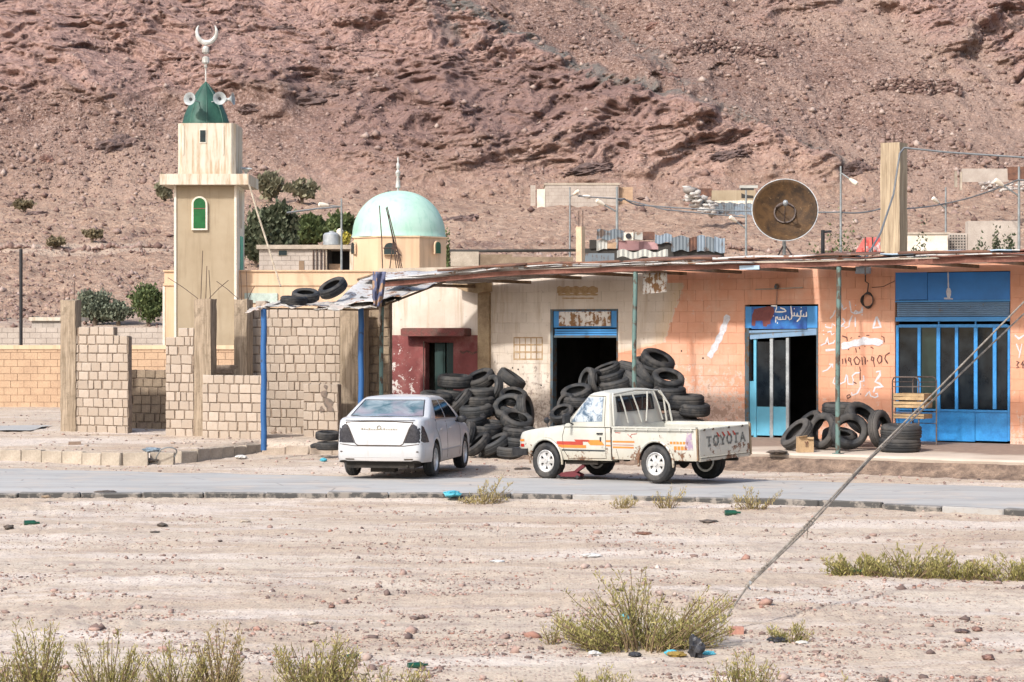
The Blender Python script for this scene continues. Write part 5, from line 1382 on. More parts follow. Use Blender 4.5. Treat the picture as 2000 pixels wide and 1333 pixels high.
def greenhouse(zs, xr, xf, w, bul_r=.06, bul_f=.10, rc=.07, crown=.03):
    """rings around the cabin at heights zs"""
    rows = []
    for k, z in enumerate(zs):
        a, b, h = xr[k], xf[k], w[k]; ring = []
        ny = 8
        for i in range(ny + 1):
            y = -h + rc + (2 * h - 2 * rc) * i / ny; ring.append((a - bul_r * (1 - (y / h) ** 2), y, z))
        ring.append((a + rc * .3, h - rc * .3, z)); 
        for i in range(9): ring.append((a + rc + (b - a - 2 * rc) * i / 8, h, z))
        ring.append((b - rc * .3, h - rc * .3, z))
        for i in range(ny + 1):
            y = h - rc - (2 * h - 2 * rc) * i / ny; ring.append((b + bul_f * (1 - (y / h) ** 2), y, z))
        ring.append((b - rc * .3, -h + rc * .3, z))
        for i in range(9): ring.append((b - rc - (b - a - 2 * rc) * i / 8, -h, z))
        ring.append((a + rc * .3, -h + rc * .3, z))
        rows.append(ring)
    mb = MB(); q = len(rows[0]); vs = [p for r in rows for p in r]
    fs = [(i * q + k, i * q + (k + 1) % q, (i + 1) * q + (k + 1) % q, (i + 1) * q + k) for i in range(len(rows) - 1) for k in range(q)]
    last = rows[-1]; cx = sum(p[0] for p in last) / q
    b0 = len(vs); 
    for t in (.8, .5, .2):
        vs += [(cx + (p[0] - cx) * t, p[1] * t, p[2] + crown * (1 - t * t)) for p in last]
    n0 = (len(rows) - 1) * q
    for r in range(3):
        s0 = n0 if r == 0 else b0 + (r - 1) * q; s1 = b0 + r * q
        fs += [(s0 + k, s0 + (k + 1) % q, s1 + (k + 1) % q, s1 + k) for k in range(q)]
    fs.append(tuple(b0 + 2 * q + k for k in range(q)))
    mb.add(vs, fs); return mb
def make_wheel(parent, x, y, R, W, ri, style, name='wheel', hz=None, steer=0, side=1, tyre_m=None):
    me = tyre_mesh('wheel', R, W, ri, tyre_m or M_tyre, seg=36)
    o = obj(name, me, parent, loc=(x, y, (hz or R)), rot=(rad(-90 * side), 0, steer))
    mb = MB(); w = W / 2
    mb.lathe([(ri + .012, w * .80), (ri - .004, w * .86), (ri - .012, w * .55), (ri - .03, w * .1), (ri - .03, -w * .8), (ri + .01, -w * .8)], 30)
    rim = mb.build('rim', M_alloy if style != 'steel' else M_wheeld, o, smooth=40)
    mb = MB(); mb.lathe([(0, w * .05), (ri - .03, w * .05)], 24).lathe([(0, -w * .5), (ri - .03, -w * .5)], 24); mb.build('brake_disc', M_wheeld, o)
    mb = MB(); ns = {'five': 5, 'slot': 6, 'steel': 0}[style]
    if style == 'five':
        for k in range(ns):
            M_ = Matrix.Rotation(2 * math.pi * k / ns + .3, 4, 'Z')
            for sgn in (-1, 1):
                mb.prism([(.03, sgn * .006), (ri - .02, sgn * .012), (ri - .015, sgn * .048), (.045, sgn * .034)], w * .40, w * .62, 'z', M_)
        mb.lathe([(0, w * .72), (.03, w * .72), (.062, w * .60), (.062, w * .3)], 20)
    elif style == 'slot':
        for k in range(ns):
            M_ = Matrix.Rotation(2 * math.pi * k / ns, 4, 'Z')
            mb.prism([(.06, -.036), (ri - .02, -.048), (ri - .02, .048), (.06, .036)], w * .38, w * .56, 'z', M_)
        mb.lathe([(ri - .012, w * .6), (ri - .045, w * .57), (ri - .045, w * .3)], 30).lathe([(0, w * .86), (.035, w * .86), (.045, w * .62), (.085, w * .58), (.09, w * .3)], 20)
    else:
        mb.lathe([(0, w * .5), (.06, w * .5), (.08, w * .2), (ri - .03, w * .35)], 20)
    mb.build('spokes', M_alloy if style != 'steel' else M_wheeld, o, smooth=35)
    return o

# ---------------------------------------------------------------- white saloon
hd = 10.6
cx_, cy_ = (P(766, 900, 41.35)[0], 41.35)
car = thing('parked_car', 'white four door saloon with dark tail lamps, parked facing away from the road', 'car', (cx_, cy_, .012), rad(90 - hd))
AR = .365; WB = 2.6; zc = .315
def arch(x, xs, R_, z0, base):
    r = base
    for c in xs:
        d = abs(x - c)
        if d < R_: r = max(r, z0 + math.sqrt(R_ * R_ - d * d))
    return r
xs_ = sorted(set([round(v, 3) for v in list(np.arange(-.99, 3.52, .09)) + [0 + AR * math.cos(t) for t in np.linspace(0, math.pi, 19)] + [WB + AR * math.cos(t) for t in np.linspace(0, math.pi, 19)] + [-.99, -.985, -.97, -.94, 3.50, 3.52, 3.46, -.3655, .3655, WB - .3655, WB + .3655]]))
def sprof(x):
    zb = arch(x, (0, WB), AR, zc, float(np.interp(x, [-.99, -.9, -.4, 0, 2.6, 3.1, 3.52], [.33, .29, .28, .25, .25, .24, .31])))
    w = float(np.interp(x, [-.99, -.985, -.97, -.94, -.85, -.6, -.3, .5, 2.0, 2.8, 3.2, 3.4, 3.52], [.66, .70, .735, .765, .80, .835, .848, .85, .85, .84, .79, .70, .55]))
    zt = float(np.interp(x, [-.99, -.985, -.97, -.93, -.86, -.4, .2, 1.4, 2.1, 2.8, 3.3, 3.45, 3.52], [.93, .98, 1.02, 1.055, 1.10, 1.115, 1.04, 1.0, .99, .91, .80, .72, .64]))
    zt = max(zt, zb + .12)
    r = [(0, zb), (w * .88, zb), (w * .975, zb + .015), (w * .995, max(.38, zb + .03)), (w, max(.52, zb + .045)), (w * .995, max(.62, zb + .055)), (w * .985, max(min(.80, zt - .10), zb + .07)), (w * .955, max(zt - .055, zb + .09)), (w * .90, zt - .012), (w * .55, zt + .012), (0, zt + .02)]
    return r
mb = shell(xs_, sprof, None, lambda s: 1 if s < 2 else 0)
body = mb.build('body', [M_carw, M_under], car, smooth=42, fix=True)
gh = greenhouse([.95, 1.08, 1.16, 1.25, 1.34, 1.40, 1.435, 1.45], [-.62, -.46, -.28, -.08, .12, .27, .38, .50], [2.30, 2.10, 1.95, 1.78, 1.60, 1.46, 1.36, 1.26], [.80, .785, .755, .715, .67, .635, .60, .55], .07, .12, .08, .03)
roof = gh.build('cabin', M_carw, car, smooth=50, fix=True)
bv = bvh_of(body.data, roof.data)
def vp(name, mb, mat, sm=50, **k): return mb.build(name, mat, car, smooth=sm, **k)
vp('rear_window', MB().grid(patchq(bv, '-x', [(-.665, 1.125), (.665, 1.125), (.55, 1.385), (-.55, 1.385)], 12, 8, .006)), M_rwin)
vp('window_seal', MB().tube(seam(bv, '-x', [(-.675, 1.118), (.675, 1.118), (.56, 1.392), (-.56, 1.392), (-.675, 1.118)], off=.004), .010, 5), M_black)
for sd in ('-y', '+y'):
    vp('side_window', MB().grid(patchq(bv, sd, [(.08, 1.06), (.86, 1.05), (.80, 1.38), (.40, 1.385)], 8, 8, .006)), M_cwin)
    vp('side_window', MB().grid(patchq(bv, sd, [(.93, 1.05), (1.86, 1.03), (1.38, 1.37), (.88, 1.385)], 8, 8, .006)), M_cwin)
    mb = MB()
    for pts in ([(.9, .99), (.9, .6), (.9, .26)], [(1.98, .96), (2.06, .8), (2.04, .5), (1.98, .26)], [(.08, 1.04), (.0, .90), (.22, .72), (.42, .45), (.44, .26)], [(.08, 1.045), (1.93, 1.02)]):
        mb.tube(seam(bv, sd, pts, off=.0), .0045, 4)
    vp('door_seam', mb, M_seam)
    mb = MB()
    for hx in (.30, 1.12):
        p = cast(bv, sd, hx + .05, .86, .02); mb.box(p.x - .09, p.x + .09, p.y - .012, p.y + .012, p.z - .016, p.z + .016)
    vp('door_handle', mb, M_carw)
    p = cast(bv, sd, 1.80, .98, .0); s_ = -1 if sd == '-y' else 1
    mb = MB(); mb.lathe([(0, -.07), (.05, -.06), (.075, 0), (.05, .055), (0, .06)], 10, Matrix.Translation((p.x, p.y + s_ * .13, .99)) @ Matrix.Diagonal((.9, 1.5, 1, 1)))
    mb.tube([(p.x, p.y - s_ * .02, .95), (p.x, p.y + s_ * .1, .96)], .02, 6)
    vp('mirror', mb, M_black)
    mb = MB(); mb.tube(seam(bv, sd, [(.42, .47), (2.16, .47)], off=.004), .010, 4); vp('side_moulding', mb, M_carw)
    # tail lamp wrapping the corner
    s_ = -1 if sd == '-y' else 1
    vp('tail_lamp', polyfan(bv, '-x', [(s_ * .46, .655), (s_ * .74, .66), (s_ * .80, .69), (s_ * .79, .78), (s_ * .74, .92), (s_ * .63, 1.0), (s_ * .58, .96)], .006), simple('smoked_lens', (.05, .048, .055), (.025, .025, .03), 20, .25, .1) if s_ < 0 else bpy.data.materials['smoked_lens'])
    vp('tail_lamp', polyfan(bv, sd, [(-.95, .69), (-.86, .66), (-.60, .66), (-.70, .80), (-.82, .94), (-.90, .97)], .006), bpy.data.materials['smoked_lens'])
vp('windscreen', MB().grid(patchq(bv, '+x', [(-.66, 1.02), (.66, 1.02), (.52, 1.36), (-.52, 1.36)], 10, 8, .006)), M_cwin)
mb = MB(); mb.tube(seam(bv, '-x', [(-.62, 1.02), (-.56, .93), (-.44, .64), (-.39, .61), (.39, .61), (.44, .64), (.56, .93), (.62, 1.02)], off=.001), .009, 5)
mb.tube(seam(bv, '-x', [(-.62, 1.02), (-.3, 1.035), (0, 1.04), (.3, 1.035), (.62, 1.02)], off=.0), .012, 5)
vp('boot_seam', mb, M_seam)
mb = MB(); mb.tube(seam(bv, '-x', [(-.77, .64), (-.45, .60), (.45, .60), (.77, .64)], off=-.004), .010, 5)
for s_ in (-1, 1): mb.tube(seam(bv, '-x', [(s_ * .46, .36), (s_ * .62, .365)], off=.0), .014, 5)
vp('bumper_seam', mb, M_seam)
mb = MB(); mb.tube(seam(bv, '-x', [(-.80, .41), (-.4, .395), (.4, .395), (.80, .41)], off=.0), .006, 4); vp('bumper_crease', mb, M_carw)
# recess for the plate, bright strip of worn letters above it
vp('plate_recess', MB().grid(patchq(bv, '-x', [(-.27, .70), (.27, .70), (.27, .83), (-.27, .83)], 6, 3, .003)), simple('recess_white', (.52, .53, .54), (.46, .47, .48), 5, .5, .05))
mb = MB()
r = random.Random(8)
for k in range(15):
    yy = -.315 + k * .045; p = cast(bv, '-x', yy, .905, .004)
    if k in (7,):
        mb.lathe([(.028, 0), (.034, .006), (.040, 0)], 12, Matrix.Translation((p.x - .004, yy, .93)) @ Matrix.Rotation(rad(90), 4, 'Y')); continue
    mb.box(p.x - .006, p.x + .004, yy - .014, yy + .010, .892, .892 + r.choice([.012, .02, .026]))
vp('badge_letters', mb, simple('worn_gilt', (.42, .36, .22), (.20, .17, .12), 12, .4, .1, metal=.4))
mb = MB().grid([[Vector(p) + Vector((-.012 - .02 * j, 0, .006 + .012 * j)) for p in seam(bv, '-x', [(-.64, 1.06), (.64, 1.06)], step=.12)] for j in range(2)])
o = vp('boot_lip', mb, M_carw); md = o.modifiers.new('t', 'SOLIDIFY'); md.thickness = .014
mb = MB(); mb.box(-.9, 3.3, -.62, .62, .20, .34).box(-.75, -.45, -.22, .22, .12, .26).tube([(-.95, -.5, .24), (-.5, -.5, .24)], .025, 8).box(-.05, .05, -.7, .7, .26, .34)
vp('underbody', mb, M_under)
mb = MB()
for s_ in (-1, 1):
    p = cast(bv, '-x', s_ * .70, .50, .004); mb.box(p.x - .004, p.x + .002, p.y - .02, p.y + .02, .49, .51)
vp('bumper_clip', mb, M_seam)
for s_ in (-1, 1):
    make_wheel(car, 0, s_ * .735, .315, .20, .205, 'five', side=s_)
    make_wheel(car, WB, s_ * .735, .315, .20, .205, 'five', side=s_)
vp('headlamp', polyfan(bv, '+x', [(.35, .60), (.62, .60), (.66, .70), (.40, .68)], .006), M_alloy)
vp('headlamp', polyfan(bv, '+x', [(-.35, .60), (-.62, .60), (-.66, .70), (-.40, .68)], .006), M_alloy)

# ---------------------------------------------------------------- cream pickup
th_ = 42.0
rx, ry = P(1287, 900, 39.25)[0], 39.25
ax = Vector((math.sin(rad(th_)), math.cos(rad(th_)), 0))      # towards the truck's right side
root = Vector((rx, ry, 0)) + ax * .715
tr = thing('pickup_truck', 'rusty cream pickup with orange and red side stripes and a jack beneath it', 'pickup truck', (root.x, root.y, .035), rad(180 - th_))
tr.rotation_euler.y = rad(1.0); tr.scale = (.935, 1, 1)
ROLL = Matrix.Rotation(rad(-2.0), 4, 'X'); PIV = Vector((0, 0, .5)); OFF = PIV - ROLL @ PIV + Vector((0, 0, .0))
def tp(name, mb, mat, sm=45, parent=None, **k):
    o = mb.build(name, mat, parent or tr, smooth=sm, **k)
    if parent is None: o.rotation_euler = (rad(-2.0), 0, 0); o.location = OFF
    return o
WB = 2.71; AR = .40; zc = .34; HW = .79
def tarch(x, base): return arch(x, (0, WB), AR, zc, base)
cabx = sorted(set([round(v, 3) for v in list(np.arange(1.09, 3.47, .09)) + [WB + AR * math.cos(t) for t in np.linspace(0, math.pi, 21)] + [WB - .401, WB + .401, 3.36, 3.42, 3.45, 3.47, 1.09]]))
cabx = [x for x in cabx if x >= 1.09]
def cprof(x):
    zb = tarch(x, float(np.interp(x, [1.09, 2.3, 3.2, 3.47], [.37, .37, .42, .50])))
    w = float(np.interp(x, [1.09, 2.4, 3.0, 3.35, 3.42, 3.47], [.775, .78, .775, .755, .735, .70]))
    zt = float(np.interp(x, [1.09, 2.15, 2.4, 3.2, 3.40, 3.45, 3.47], [1.0, 1.0, .995, .915, .87, .84, .80]))
    zt = max(zt, zb + .12)
    return [(0, zb), (w * .88, zb), (w * .985, zb + .012), (w, max(.50, zb + .03)), (w * 1.0, max(.62, zb + .045)), (w * .995, max(.72, zb + .06)), (w * .985, max(zt - .16, zb + .08)), (w * .97, max(zt - .05, zb + .09)), (w * .93, zt - .008), (w * .55, zt + .012), (0, zt + .018)]
cab = tp('cab', shell(cabx, cprof, None, lambda s: 1 if s < 2 else 0), [M_truck, M_under], 42, fix=True)
gh = greenhouse([.98, 1.08, 1.2, 1.35, 1.47, 1.545, 1.58, 1.60], [1.095, 1.105, 1.12, 1.14, 1.16, 1.19, 1.23, 1.32], [2.30, 2.19, 2.06, 1.90, 1.77, 1.69, 1.62, 1.52], [.765, .755, .74, .715, .69, .672, .645, .60], .015, .07, .06, .03)
cabr = tp('cab_roof', gh, M_truck, 50, fix=True)
bedx = sorted(set([round(v, 3) for v in list(np.arange(-.95, 1.05, .1)) + [AR * math.cos(t) for t in np.linspace(0, math.pi, 21)] + [-.401, .401, 1.05]]))
def bprof(x):
    zb = tarch(x, .40); zi = max(.56, zb + .03); w = HW
    return [(0, zb), (w * .88, zb), (w * .985, zb + .012), (w, max(.50, zb + .03)), (w, max(.62, zb + .04)), (w * 1.0, max(.84, zb + .05)), (w * .985, .90), (w * .985, .955), (w * 1.005, .965), (w * 1.005, .995), (w * .93, .995), (w * .925, .96), (w * .90, .94), (w * .90, zi), (0, zi)]
bed = tp('cargo_bed', shell(bedx, bprof, None, lambda s: 1 if s < 2 else 0), [M_truck, M_under], 42, fix=True)
tp('bed_headboard', MB().box(1.035, 1.065, -.71, .71, .56, .985), M_truck)
bt = bvh_of(cab.data, cabr.data); bb = bvh_of(bed.data)
# wheel arch lips
for s_, sd in ((1, '+y'), (-1, '-y')):
    for c in (0, WB):
        pts = []
        for t in np.linspace(rad(-6), rad(186), 26):
            pts.append(Vector((c + (AR + .012) * math.cos(t), s_ * (HW + .012), zc + (AR + .012) * math.sin(t))))
        tp('arch_lip', MB().tube(pts, [.022] * 26, 6), M_truck)
    B_ = bt if True else None
    # windows, door seams, handle
    tp('side_window', MB().grid(patchq(bt, sd, [(1.30, 1.075), (2.06, 1.065), (1.72, 1.50), (1.30, 1.51)], 8, 8, .005)), M_hwin if s_ > 0 else M_cwin)
    mb = MB()
    for pts in ([(1.24, 1.0), (1.22, .75), (1.22, .42), (2.14, .40), (2.26, .55), (2.30, .8), (2.24, 1.0)], [(1.24, 1.0), (1.25, 1.52), (1.70, 1.53), (2.16, 1.05)]):
        mb.tube(seam(bt, sd, pts, off=.001), .0065, 4)
    tp('door_seam', mb, M_seam)
    p = cast(bt, sd, 1.36, .86, .012); mb = MB().box(p.x - .07, p.x + .07, p.y - .012, p.y + .012, .85, .875).box(p.x - .03, p.x - .005, p.y - .01, p.y + .01, .72, .80); tp('door_handle', mb, M_black)
    mb = MB(); p = cast(bt, sd, 2.02, 1.05, 0)
    mb.tube([(p.x, p.y, 1.02), (p.x + .04, p.y + s_ * .12, 1.08), (p.x + .03, p.y + s_ * .16, 1.12)], .012, 6).box(p.x, p.x + .05, p.y + s_ * .16 - .09, p.y + s_ * .16 + .09, 1.05, 1.20, jit=.008); tp('mirror', mb, M_black)
tp('windscreen', MB().grid(patchq(bt, '+x', [(-.62, 1.07), (.62, 1.07), (.56, 1.50), (-.56, 1.50)], 10, 8, .005)), M_hwin)
tp('rear_window', MB().grid(patchq(bt, '-x', [(-.50, 1.25), (.52, 1.25), (.50, 1.49), (-.48, 1.49)], 8, 5, .006)), M_cwin)
mb = MB(); mb.tube([Vector(p) for p in seam(bt, '-x', [(-.51, 1.24), (.53, 1.24), (.51, 1.50), (-.49, 1.50), (-.51, 1.24)], off=.006)], .014, 5); tp('window_seal', mb, M_black)
mb = MB()
for y0, y1 in ((.46, .33), (.12, -.05), (-.32, -.18), (-.50, -.66)):
    mb.tube([(1.10, y0, 1.555), (1.055, (y0 + y1) / 2, 1.3), (1.03, y1, 1.03)], .016, 7)
mb.tube([(1.06, .70, 1.0), (1.08, .69, 1.45), (1.12, .64, 1.56), (1.13, 0, 1.60), (1.12, -.64, 1.56), (1.03, -.70, 1.45), (1.0, -.74, 1.0)], .020, 8)
mb.tube([(1.03, -.60, 1.56), (.92, -.72, 1.3), (.88, -.75, 1.0)], .02, 8)
tp('cab_guard', mb, M_truck)
# stripes
def stripe(bvh, z0, z1, x0, x1, mat, sk=0, off=.004, name='stripe'):
    return tp(name, MB().grid(patchq(bvh, '+y', [(x0, z0), (x1, z0), (x1 + sk, z1), (x0 + sk, z1)], max(4, int(abs(x1 - x0) / .08)), 2, off)), mat)
M_or = worn('orange_stripe', (.62, .19, .035), (.56, .54, .43), .80, 10, .5); M_rd = worn('red_stripe', (.36, .045, .03), (.56, .54, .43), .82, 10, .5); M_bk = simple('black_stripe', (.04, .045, .05), None, 9, .5, .1)
M_pr = worn('faded_purple_sticker', (.30, .22, .30), (.50, .46, .42), .5, 14, .6)
stripe(bt, .655, .715, 1.78, 2.44, M_rd, .0); stripe(bt, .715, .75, 1.60, 1.96, M_rd, .04, .005); stripe(bt, .600, .652, 1.70, 2.40, M_or); stripe(bt, .655, .748, 1.24, 1.60, M_or, .10, .005)
stripe(bt, .545, .572, 1.24, 2.40, M_bk); stripe(bt, .715, .748, 1.10, 1.21, M_or); stripe(bt, .64, .665, 1.10, 1.21, M_or)
stripe(bb, .712, .742, .50, 1.03, M_or); stripe(bb, .612, .642, .52, 1.03, M_or); stripe(bb, .665, .675, .52, 1.03, M_rd)
for q in range(6): stripe(bb, .70, .745, -.40 - q * .075, -.345 - q * .075, M_or, 0, .004, 'side_lettering'); 
for q in range(4): stripe(bb, .60, .665, -.50 - q * .08, -.435 - q * .08, M_or, 0, .004, 'side_lettering')
tp('sticker', MB().grid(patchq(bb, '+y', [(-.68, .60), (-.88, .60), (-.85, .90), (-.74, .90)], 4, 4, .004)), M_pr)
mb = MB()
for pts in ([(.96, .885), (.84, .88)], [(.66, .86), (.60, .82), (.56, .86), (.44, .87)], [(.60, .82), (.56, .80)]): mb.tube(seam(bb, '+y', pts, off=.002), .007, 4)
tp('side_emblem', mb, M_rd)
# front: lamps, bumper, markers
tp('marker_lamp', MB().grid(patchq(bt, '+y', [(3.30, .70), (3.42, .70), (3.42, .74), (3.30, .74)], 3, 2, .008)), M_cyr)
tp('marker_lamp', MB().grid(patchq(bt, '+y', [(3.30, .60), (3.41, .60), (3.41, .655), (3.30, .655)], 3, 2, .008)), M_redl)
tp('front_bumper', MB().box(3.44, 3.58, -.80, .80, .44, .58, jit=.006).box(3.20, 3.44, .775, .81, .45, .57).box(3.20, 3.44, -.81, -.775, .45, .57), M_black)
tp('grille', MB().box(3.465, 3.49, -.45, .45, .62, .80), M_black)
for s_ in (-1, 1):
    tp('headlamp', MB().lathe([(0, .03), (.08, .02), (.09, 0)], 16, Matrix.Translation((3.46, s_ * .56, .71)) @ Matrix.Rotation(rad(90), 4, 'Y')), M_alloy)
    tp('wing_mirror', MB().lathe([(0, -.06), (.05, -.03), (.06, .02), (.02, .06), (0, .06)], 10, Matrix.Translation((2.75, s_ * .70, 1.08))).tube([(2.7, s_ * .70, .92), (2.75, s_ * .70, 1.05)], .01, 5), M_black)
# ropes rails and hooks
mb = MB()
for s_ in (1, -1):
    mb.tube([(-.90, s_ * .815, .945), (1.0, s_ * .815, .945)], .011, 6)
    for x in np.linspace(-.86, .96, 8): mb.box(x - .012, x + .012, s_ * .79 - .01, s_ * .79 + .035, .93, .968)
tp('rope_rail', mb, M_truck)
mb = MB(); mb.tube(seam(bb, '+y', [(.95, .60), (.92, .50), (.90, .42)], off=.0), .005, 4); mb.tube([(1.07, .785, .40), (1.07, .785, .98)], .014, 5); tp('body_gap', mb, M_seam)
# tailgate with its lettering
tg = tp('tailgate', MB().prism([(-.70, .455), (.735, .455), (.735, .955), (-.70, .955)], -.985, -.955, 'x').prism([(-.72, .40), (.74, .40), (.74, .448), (-.72, .448)], -.99, -.95, 'x').tube([(-.985, -.69, .95), (-.985, .72, .95)], .014, 6).tube([(-.99, -.69, .47), (-.99, .72, .47)], .010, 6), M_truck)
for s_ in (-1, 1): tp('corner_post', MB().box(-.975, -.945, s_ * .765 - .02, s_ * .765 + .02, .42, .97), simple('rust_edge', (.17, .10, .06), (.28, .22, .14), 7, .9, .4) if s_ < 0 else bpy.data.materials['rust_edge'])
mb = MB()
for y in (-.5, -.1, .35, .6): mb.box(-1.005, -.985, y - .02, y + .02, .925, .96)
tp('tailgate_hook', mb, M_seam)
def glyph(mb, strokes, cy, cz, w, h, x, th):
    for st in strokes:
        pts = [(x, cy - (p[0] - .5) * w, cz + (p[1] - .5) * h) for p in st]   # seen from behind, left is +y
        for a, b in zip(pts, pts[1:]):
            a_, b_ = Vector(a), Vector(b); d = (b_ - a_).normalized(); nn_ = Vector((0, -d.z, d.y)) * th / 2; e = d * th * .4
            mb.add([a_ - e + nn_, a_ - e - nn_, b_ + e - nn_, b_ + e + nn_], [(0, 1, 2, 3)])
GL = {'T': [[(0, 1), (1, 1)], [(.5, 1), (.5, 0)], [(.3, 0), (.7, 0)]], 'O': [[(.25, 0), (0, .3), (0, .7), (.25, 1), (.75, 1), (1, .7), (1, .3), (.75, 0), (.25, 0)]], 'Y': [[(0, 1), (.5, .45), (1, 1)], [(.5, .45), (.5, 0)], [(.3, 0), (.7, 0)]], 'A': [[(0, 0), (.5, 1), (1, 0)], [(.2, .35), (.8, .35)]]}
mb = MB()
for k, ch in enumerate('TOYOTA'):
    glyph(mb, GL[ch], .47 - k * .195, .735 + .002 * k, .125, .145, -.992 - k * .0002, .038)
tp('tailgate_lettering', mb, simple('worn_black_letters', (.055, .06, .06), (.24, .235, .21), 18, .7, .1), None)
mb = MB()
for k in range(4):
    y = .235 - k * .155; mb.add([(-.996, y + .03, .875), (-.996, y - .01, .875), (-.996, y - .075, .80), (-.996, y - .03, .795)], [(0, 1, 2, 3)])
tp('red_slash', mb, M_rd)
# chassis, axle, exhaust, steering wheel
mb = MB(); mb.box(-.9, 3.3, .34, .42, .40, .50).box(-.9, 3.3, -.42, -.34, .40, .50).tube([(0, -.66, .335), (0, .66, .335)], .045, 8).lathe([(0, -.1), (.09, -.07), (.13, 0), (.09, .07), (0, .1)], 12, Matrix.Translation((0, 0, .34)) @ Matrix.Rotation(rad(90), 4, 'Y'))
mb.tube([(.0, 0, .36), (1.5, 0, .42), (2.4, .05, .45)], .035, 8).tube([(-.9, -.45, .36), (.6, -.48, .34), (2.3, -.3, .36)], .03, 8).box(.6, 1.1, -.6, -.38, .27, .40).box(1.5, 2.3, .45, .7, .30, .42).box(2.1, 3.1, -.3, .3, .30, .6)
tp('chassis', mb, M_under)
mb = MB()
for y in (.5, .2, -.15): mb.box(1.15, 1.28, y - .02, y + .02, .33, .385)
tp('running_gear', mb.tube([(1.2, .62, .36), (1.9, .60, .30), (2.3, .5, .34)], .018, 6), M_under)
for x, st in ((0, 'slot'), (WB, 'slot')):
    for s_ in (-1, 1):
        make_wheel(tr, x, s_ * .715, .335, .235, .195, st, side=s_, hz=.325).scale = (1 / .935, 1, 1)
# jack
jk = thing('trolley_jack', 'dark red trolley jack under the pickup behind its front wheel', 'jack', (*P(1118, 920, 40.6)[:2], .02), rad(-25))
jk.scale = (.8, .8, .8); M_jack = worn('jack_red', (.10, .012, .018), (.07, .05, .045), .8, 9)
mb = MB(); mb.prism([(-.32, .04), (.22, .04), (.24, .10), (.05, .17), (-.22, .13)], -.12, -.10, 'y').prism([(-.32, .04), (.22, .04), (.24, .10), (.05, .17), (-.22, .13)], .10, .12, 'y').box(-.3, -.2, -.099, .099, .05, .09).box(.1, .2, -.099, .099, .05, .11); mb.build('frame', M_jack, jk)
MB().prism([(-.05, .08), (.05, .08), (.32, .27), (.30, .31), (.24, .31)], -.05, .05, 'y').lathe([(0, .02), (.05, .02), (.05, 0)], 10, Matrix.Translation((.28, 0, .31))).build('lift_arm', M_jack, jk)
for x in (-.28, .18):
    for y in (-.14, .14): MB().lathe([(0, .015), (.04, .015), (.04, -.015), (0, -.015)], 12, Matrix.Translation((x, y, .04)) @ Matrix.Rotation(rad(90), 4, 'X')).build('castor', M_black, jk)
# ================================================================ MOSQUE AND MINARET
n = N('peach_render'); v = n.coord(); a = n.noise(v, .7, 5, .6); b = n.noise(v, 26, 3, .7); st = n.noise(n.mapv(v, (4, 4, .3)), 1.4, 4)
c = n.mix(n.rng(a, .35, .65), (.56, .385, .25), (.62, .45, .31)); c = n.mix(n.rng(st, .48, .66, 0, .6), c, (.43, .30, .20)); n.set(col=c, rough=.9, spec=.15); n.bump(b, .25, .006); M_peach = n.m
n = N('tan_render'); v = n.coord(); a = n.noise(v, .9, 5, .6); b = n.noise(v, 30, 3, .7)
c = n.mix(n.rng(a, .35, .65), (.31, .245, .165), (.37, .30, .21)); c = n.mix(n.rng(n.noise(n.mapv(v, (4, 4, .35)), 1.5, 5, .7), .5, .66, 0, .5), c, (.25, .19, .125)); n.set(col=c, rough=.93, spec=.15); n.bump(b, .3, .006); M_tan = n.m
n = N('stained_cream'); v = n.coord(); a = n.noise(v, .8, 5, .6); st = n.noise(n.mapv(v, (4.5, 4.5, .45)), 1.6, 5, .7); z = n.sep(v)[2]
c = n.mix(n.rng(a, .35, .65), (.50, .44, .35), (.58, .525, .44)); c = n.mix(n.rng(st, .46, .62, 0, .85), c, (.36, .26, .165)); n.set(col=c, rough=.9, spec=.15); n.bump(a, .2, .01); M_cream = n.m
M_trim = simple('white_trim', (.70, .65, .56), (.58, .50, .40), 2, .85, .2, .004, 30)
n = N('mint_dome_paint'); v = n.coord(); a = n.noise(v, 1.0, 5, .65); b = n.noise(n.mapv(v, (3, 3, .6)), 2.2, 5, .6); z = n.sep(v)[2]
c = n.mix(n.rng(a, .35, .65), (.32, .49, .405), (.40, .565, .48)); c = n.mix(n.rng(b, .52, .68, 0, .45), c, (.20, .40, .31)); n.set(col=c, rough=.6, spec=.3); n.bump(a, .12, .01); M_mint = n.m
M_dgreen = simple('dark_green_cap', (.028, .095, .065), (.015, .055, .04), 1.8, .55, .3, .01, 12, spec=.4)
M_gpane = simple('green_pane', (.012, .11, .03), (.008, .07, .02), 3, .35, .1)
M_dpane = simple('dark_pane', (.02, .04, .04), (.01, .015, .02), 3, .2, .1)
M_finial = simple('weathered_white_metal', (.58, .58, .55), (.30, .28, .25), 6, .5, .2, .004, 20)
M_horn = simple('grey_horn', (.40, .42, .42), (.24, .26, .26), 6, .5, .1)
MF = Fr(*P(321, 700, 70)[:2], 1.0)
ms = frthing(MF, 'mosque', 'peach prayer hall with pale mint green dome and small arched windows', 'mosque')
W0, W1 = 0.0, MF.U(1010)
zt = MF.Z(500, 531); zb = .3
mb = MB(); mb.box(W0, W1, 0, .25, zb, zt).box(W0, .25, .252, 7.5, zb, zt - .001).box(W1 - .25, W1, .252, 7.5, zb, zt - .001).box(.252, W1 - .252, 7.25, 7.5, zb, zt - .001); mb.build('wall', M_peach, ms)
MB().box(.26, W1 - .26, .26, 7.2, zt - .35, zt - .22).build('roof', M_conc, ms)
mb = MB(); z1 = MF.Z(500, 557); mb.box(-.03, W1 + .03, -.04, -.002, z1 - .02, z1 + .05); mb.build('moulding', M_peach, ms)
mb = MB(); mb.box(-.04, W1 + .04, -.05, .30, zt + .001, zt + .05); mb.build('coping', M_peach, ms)
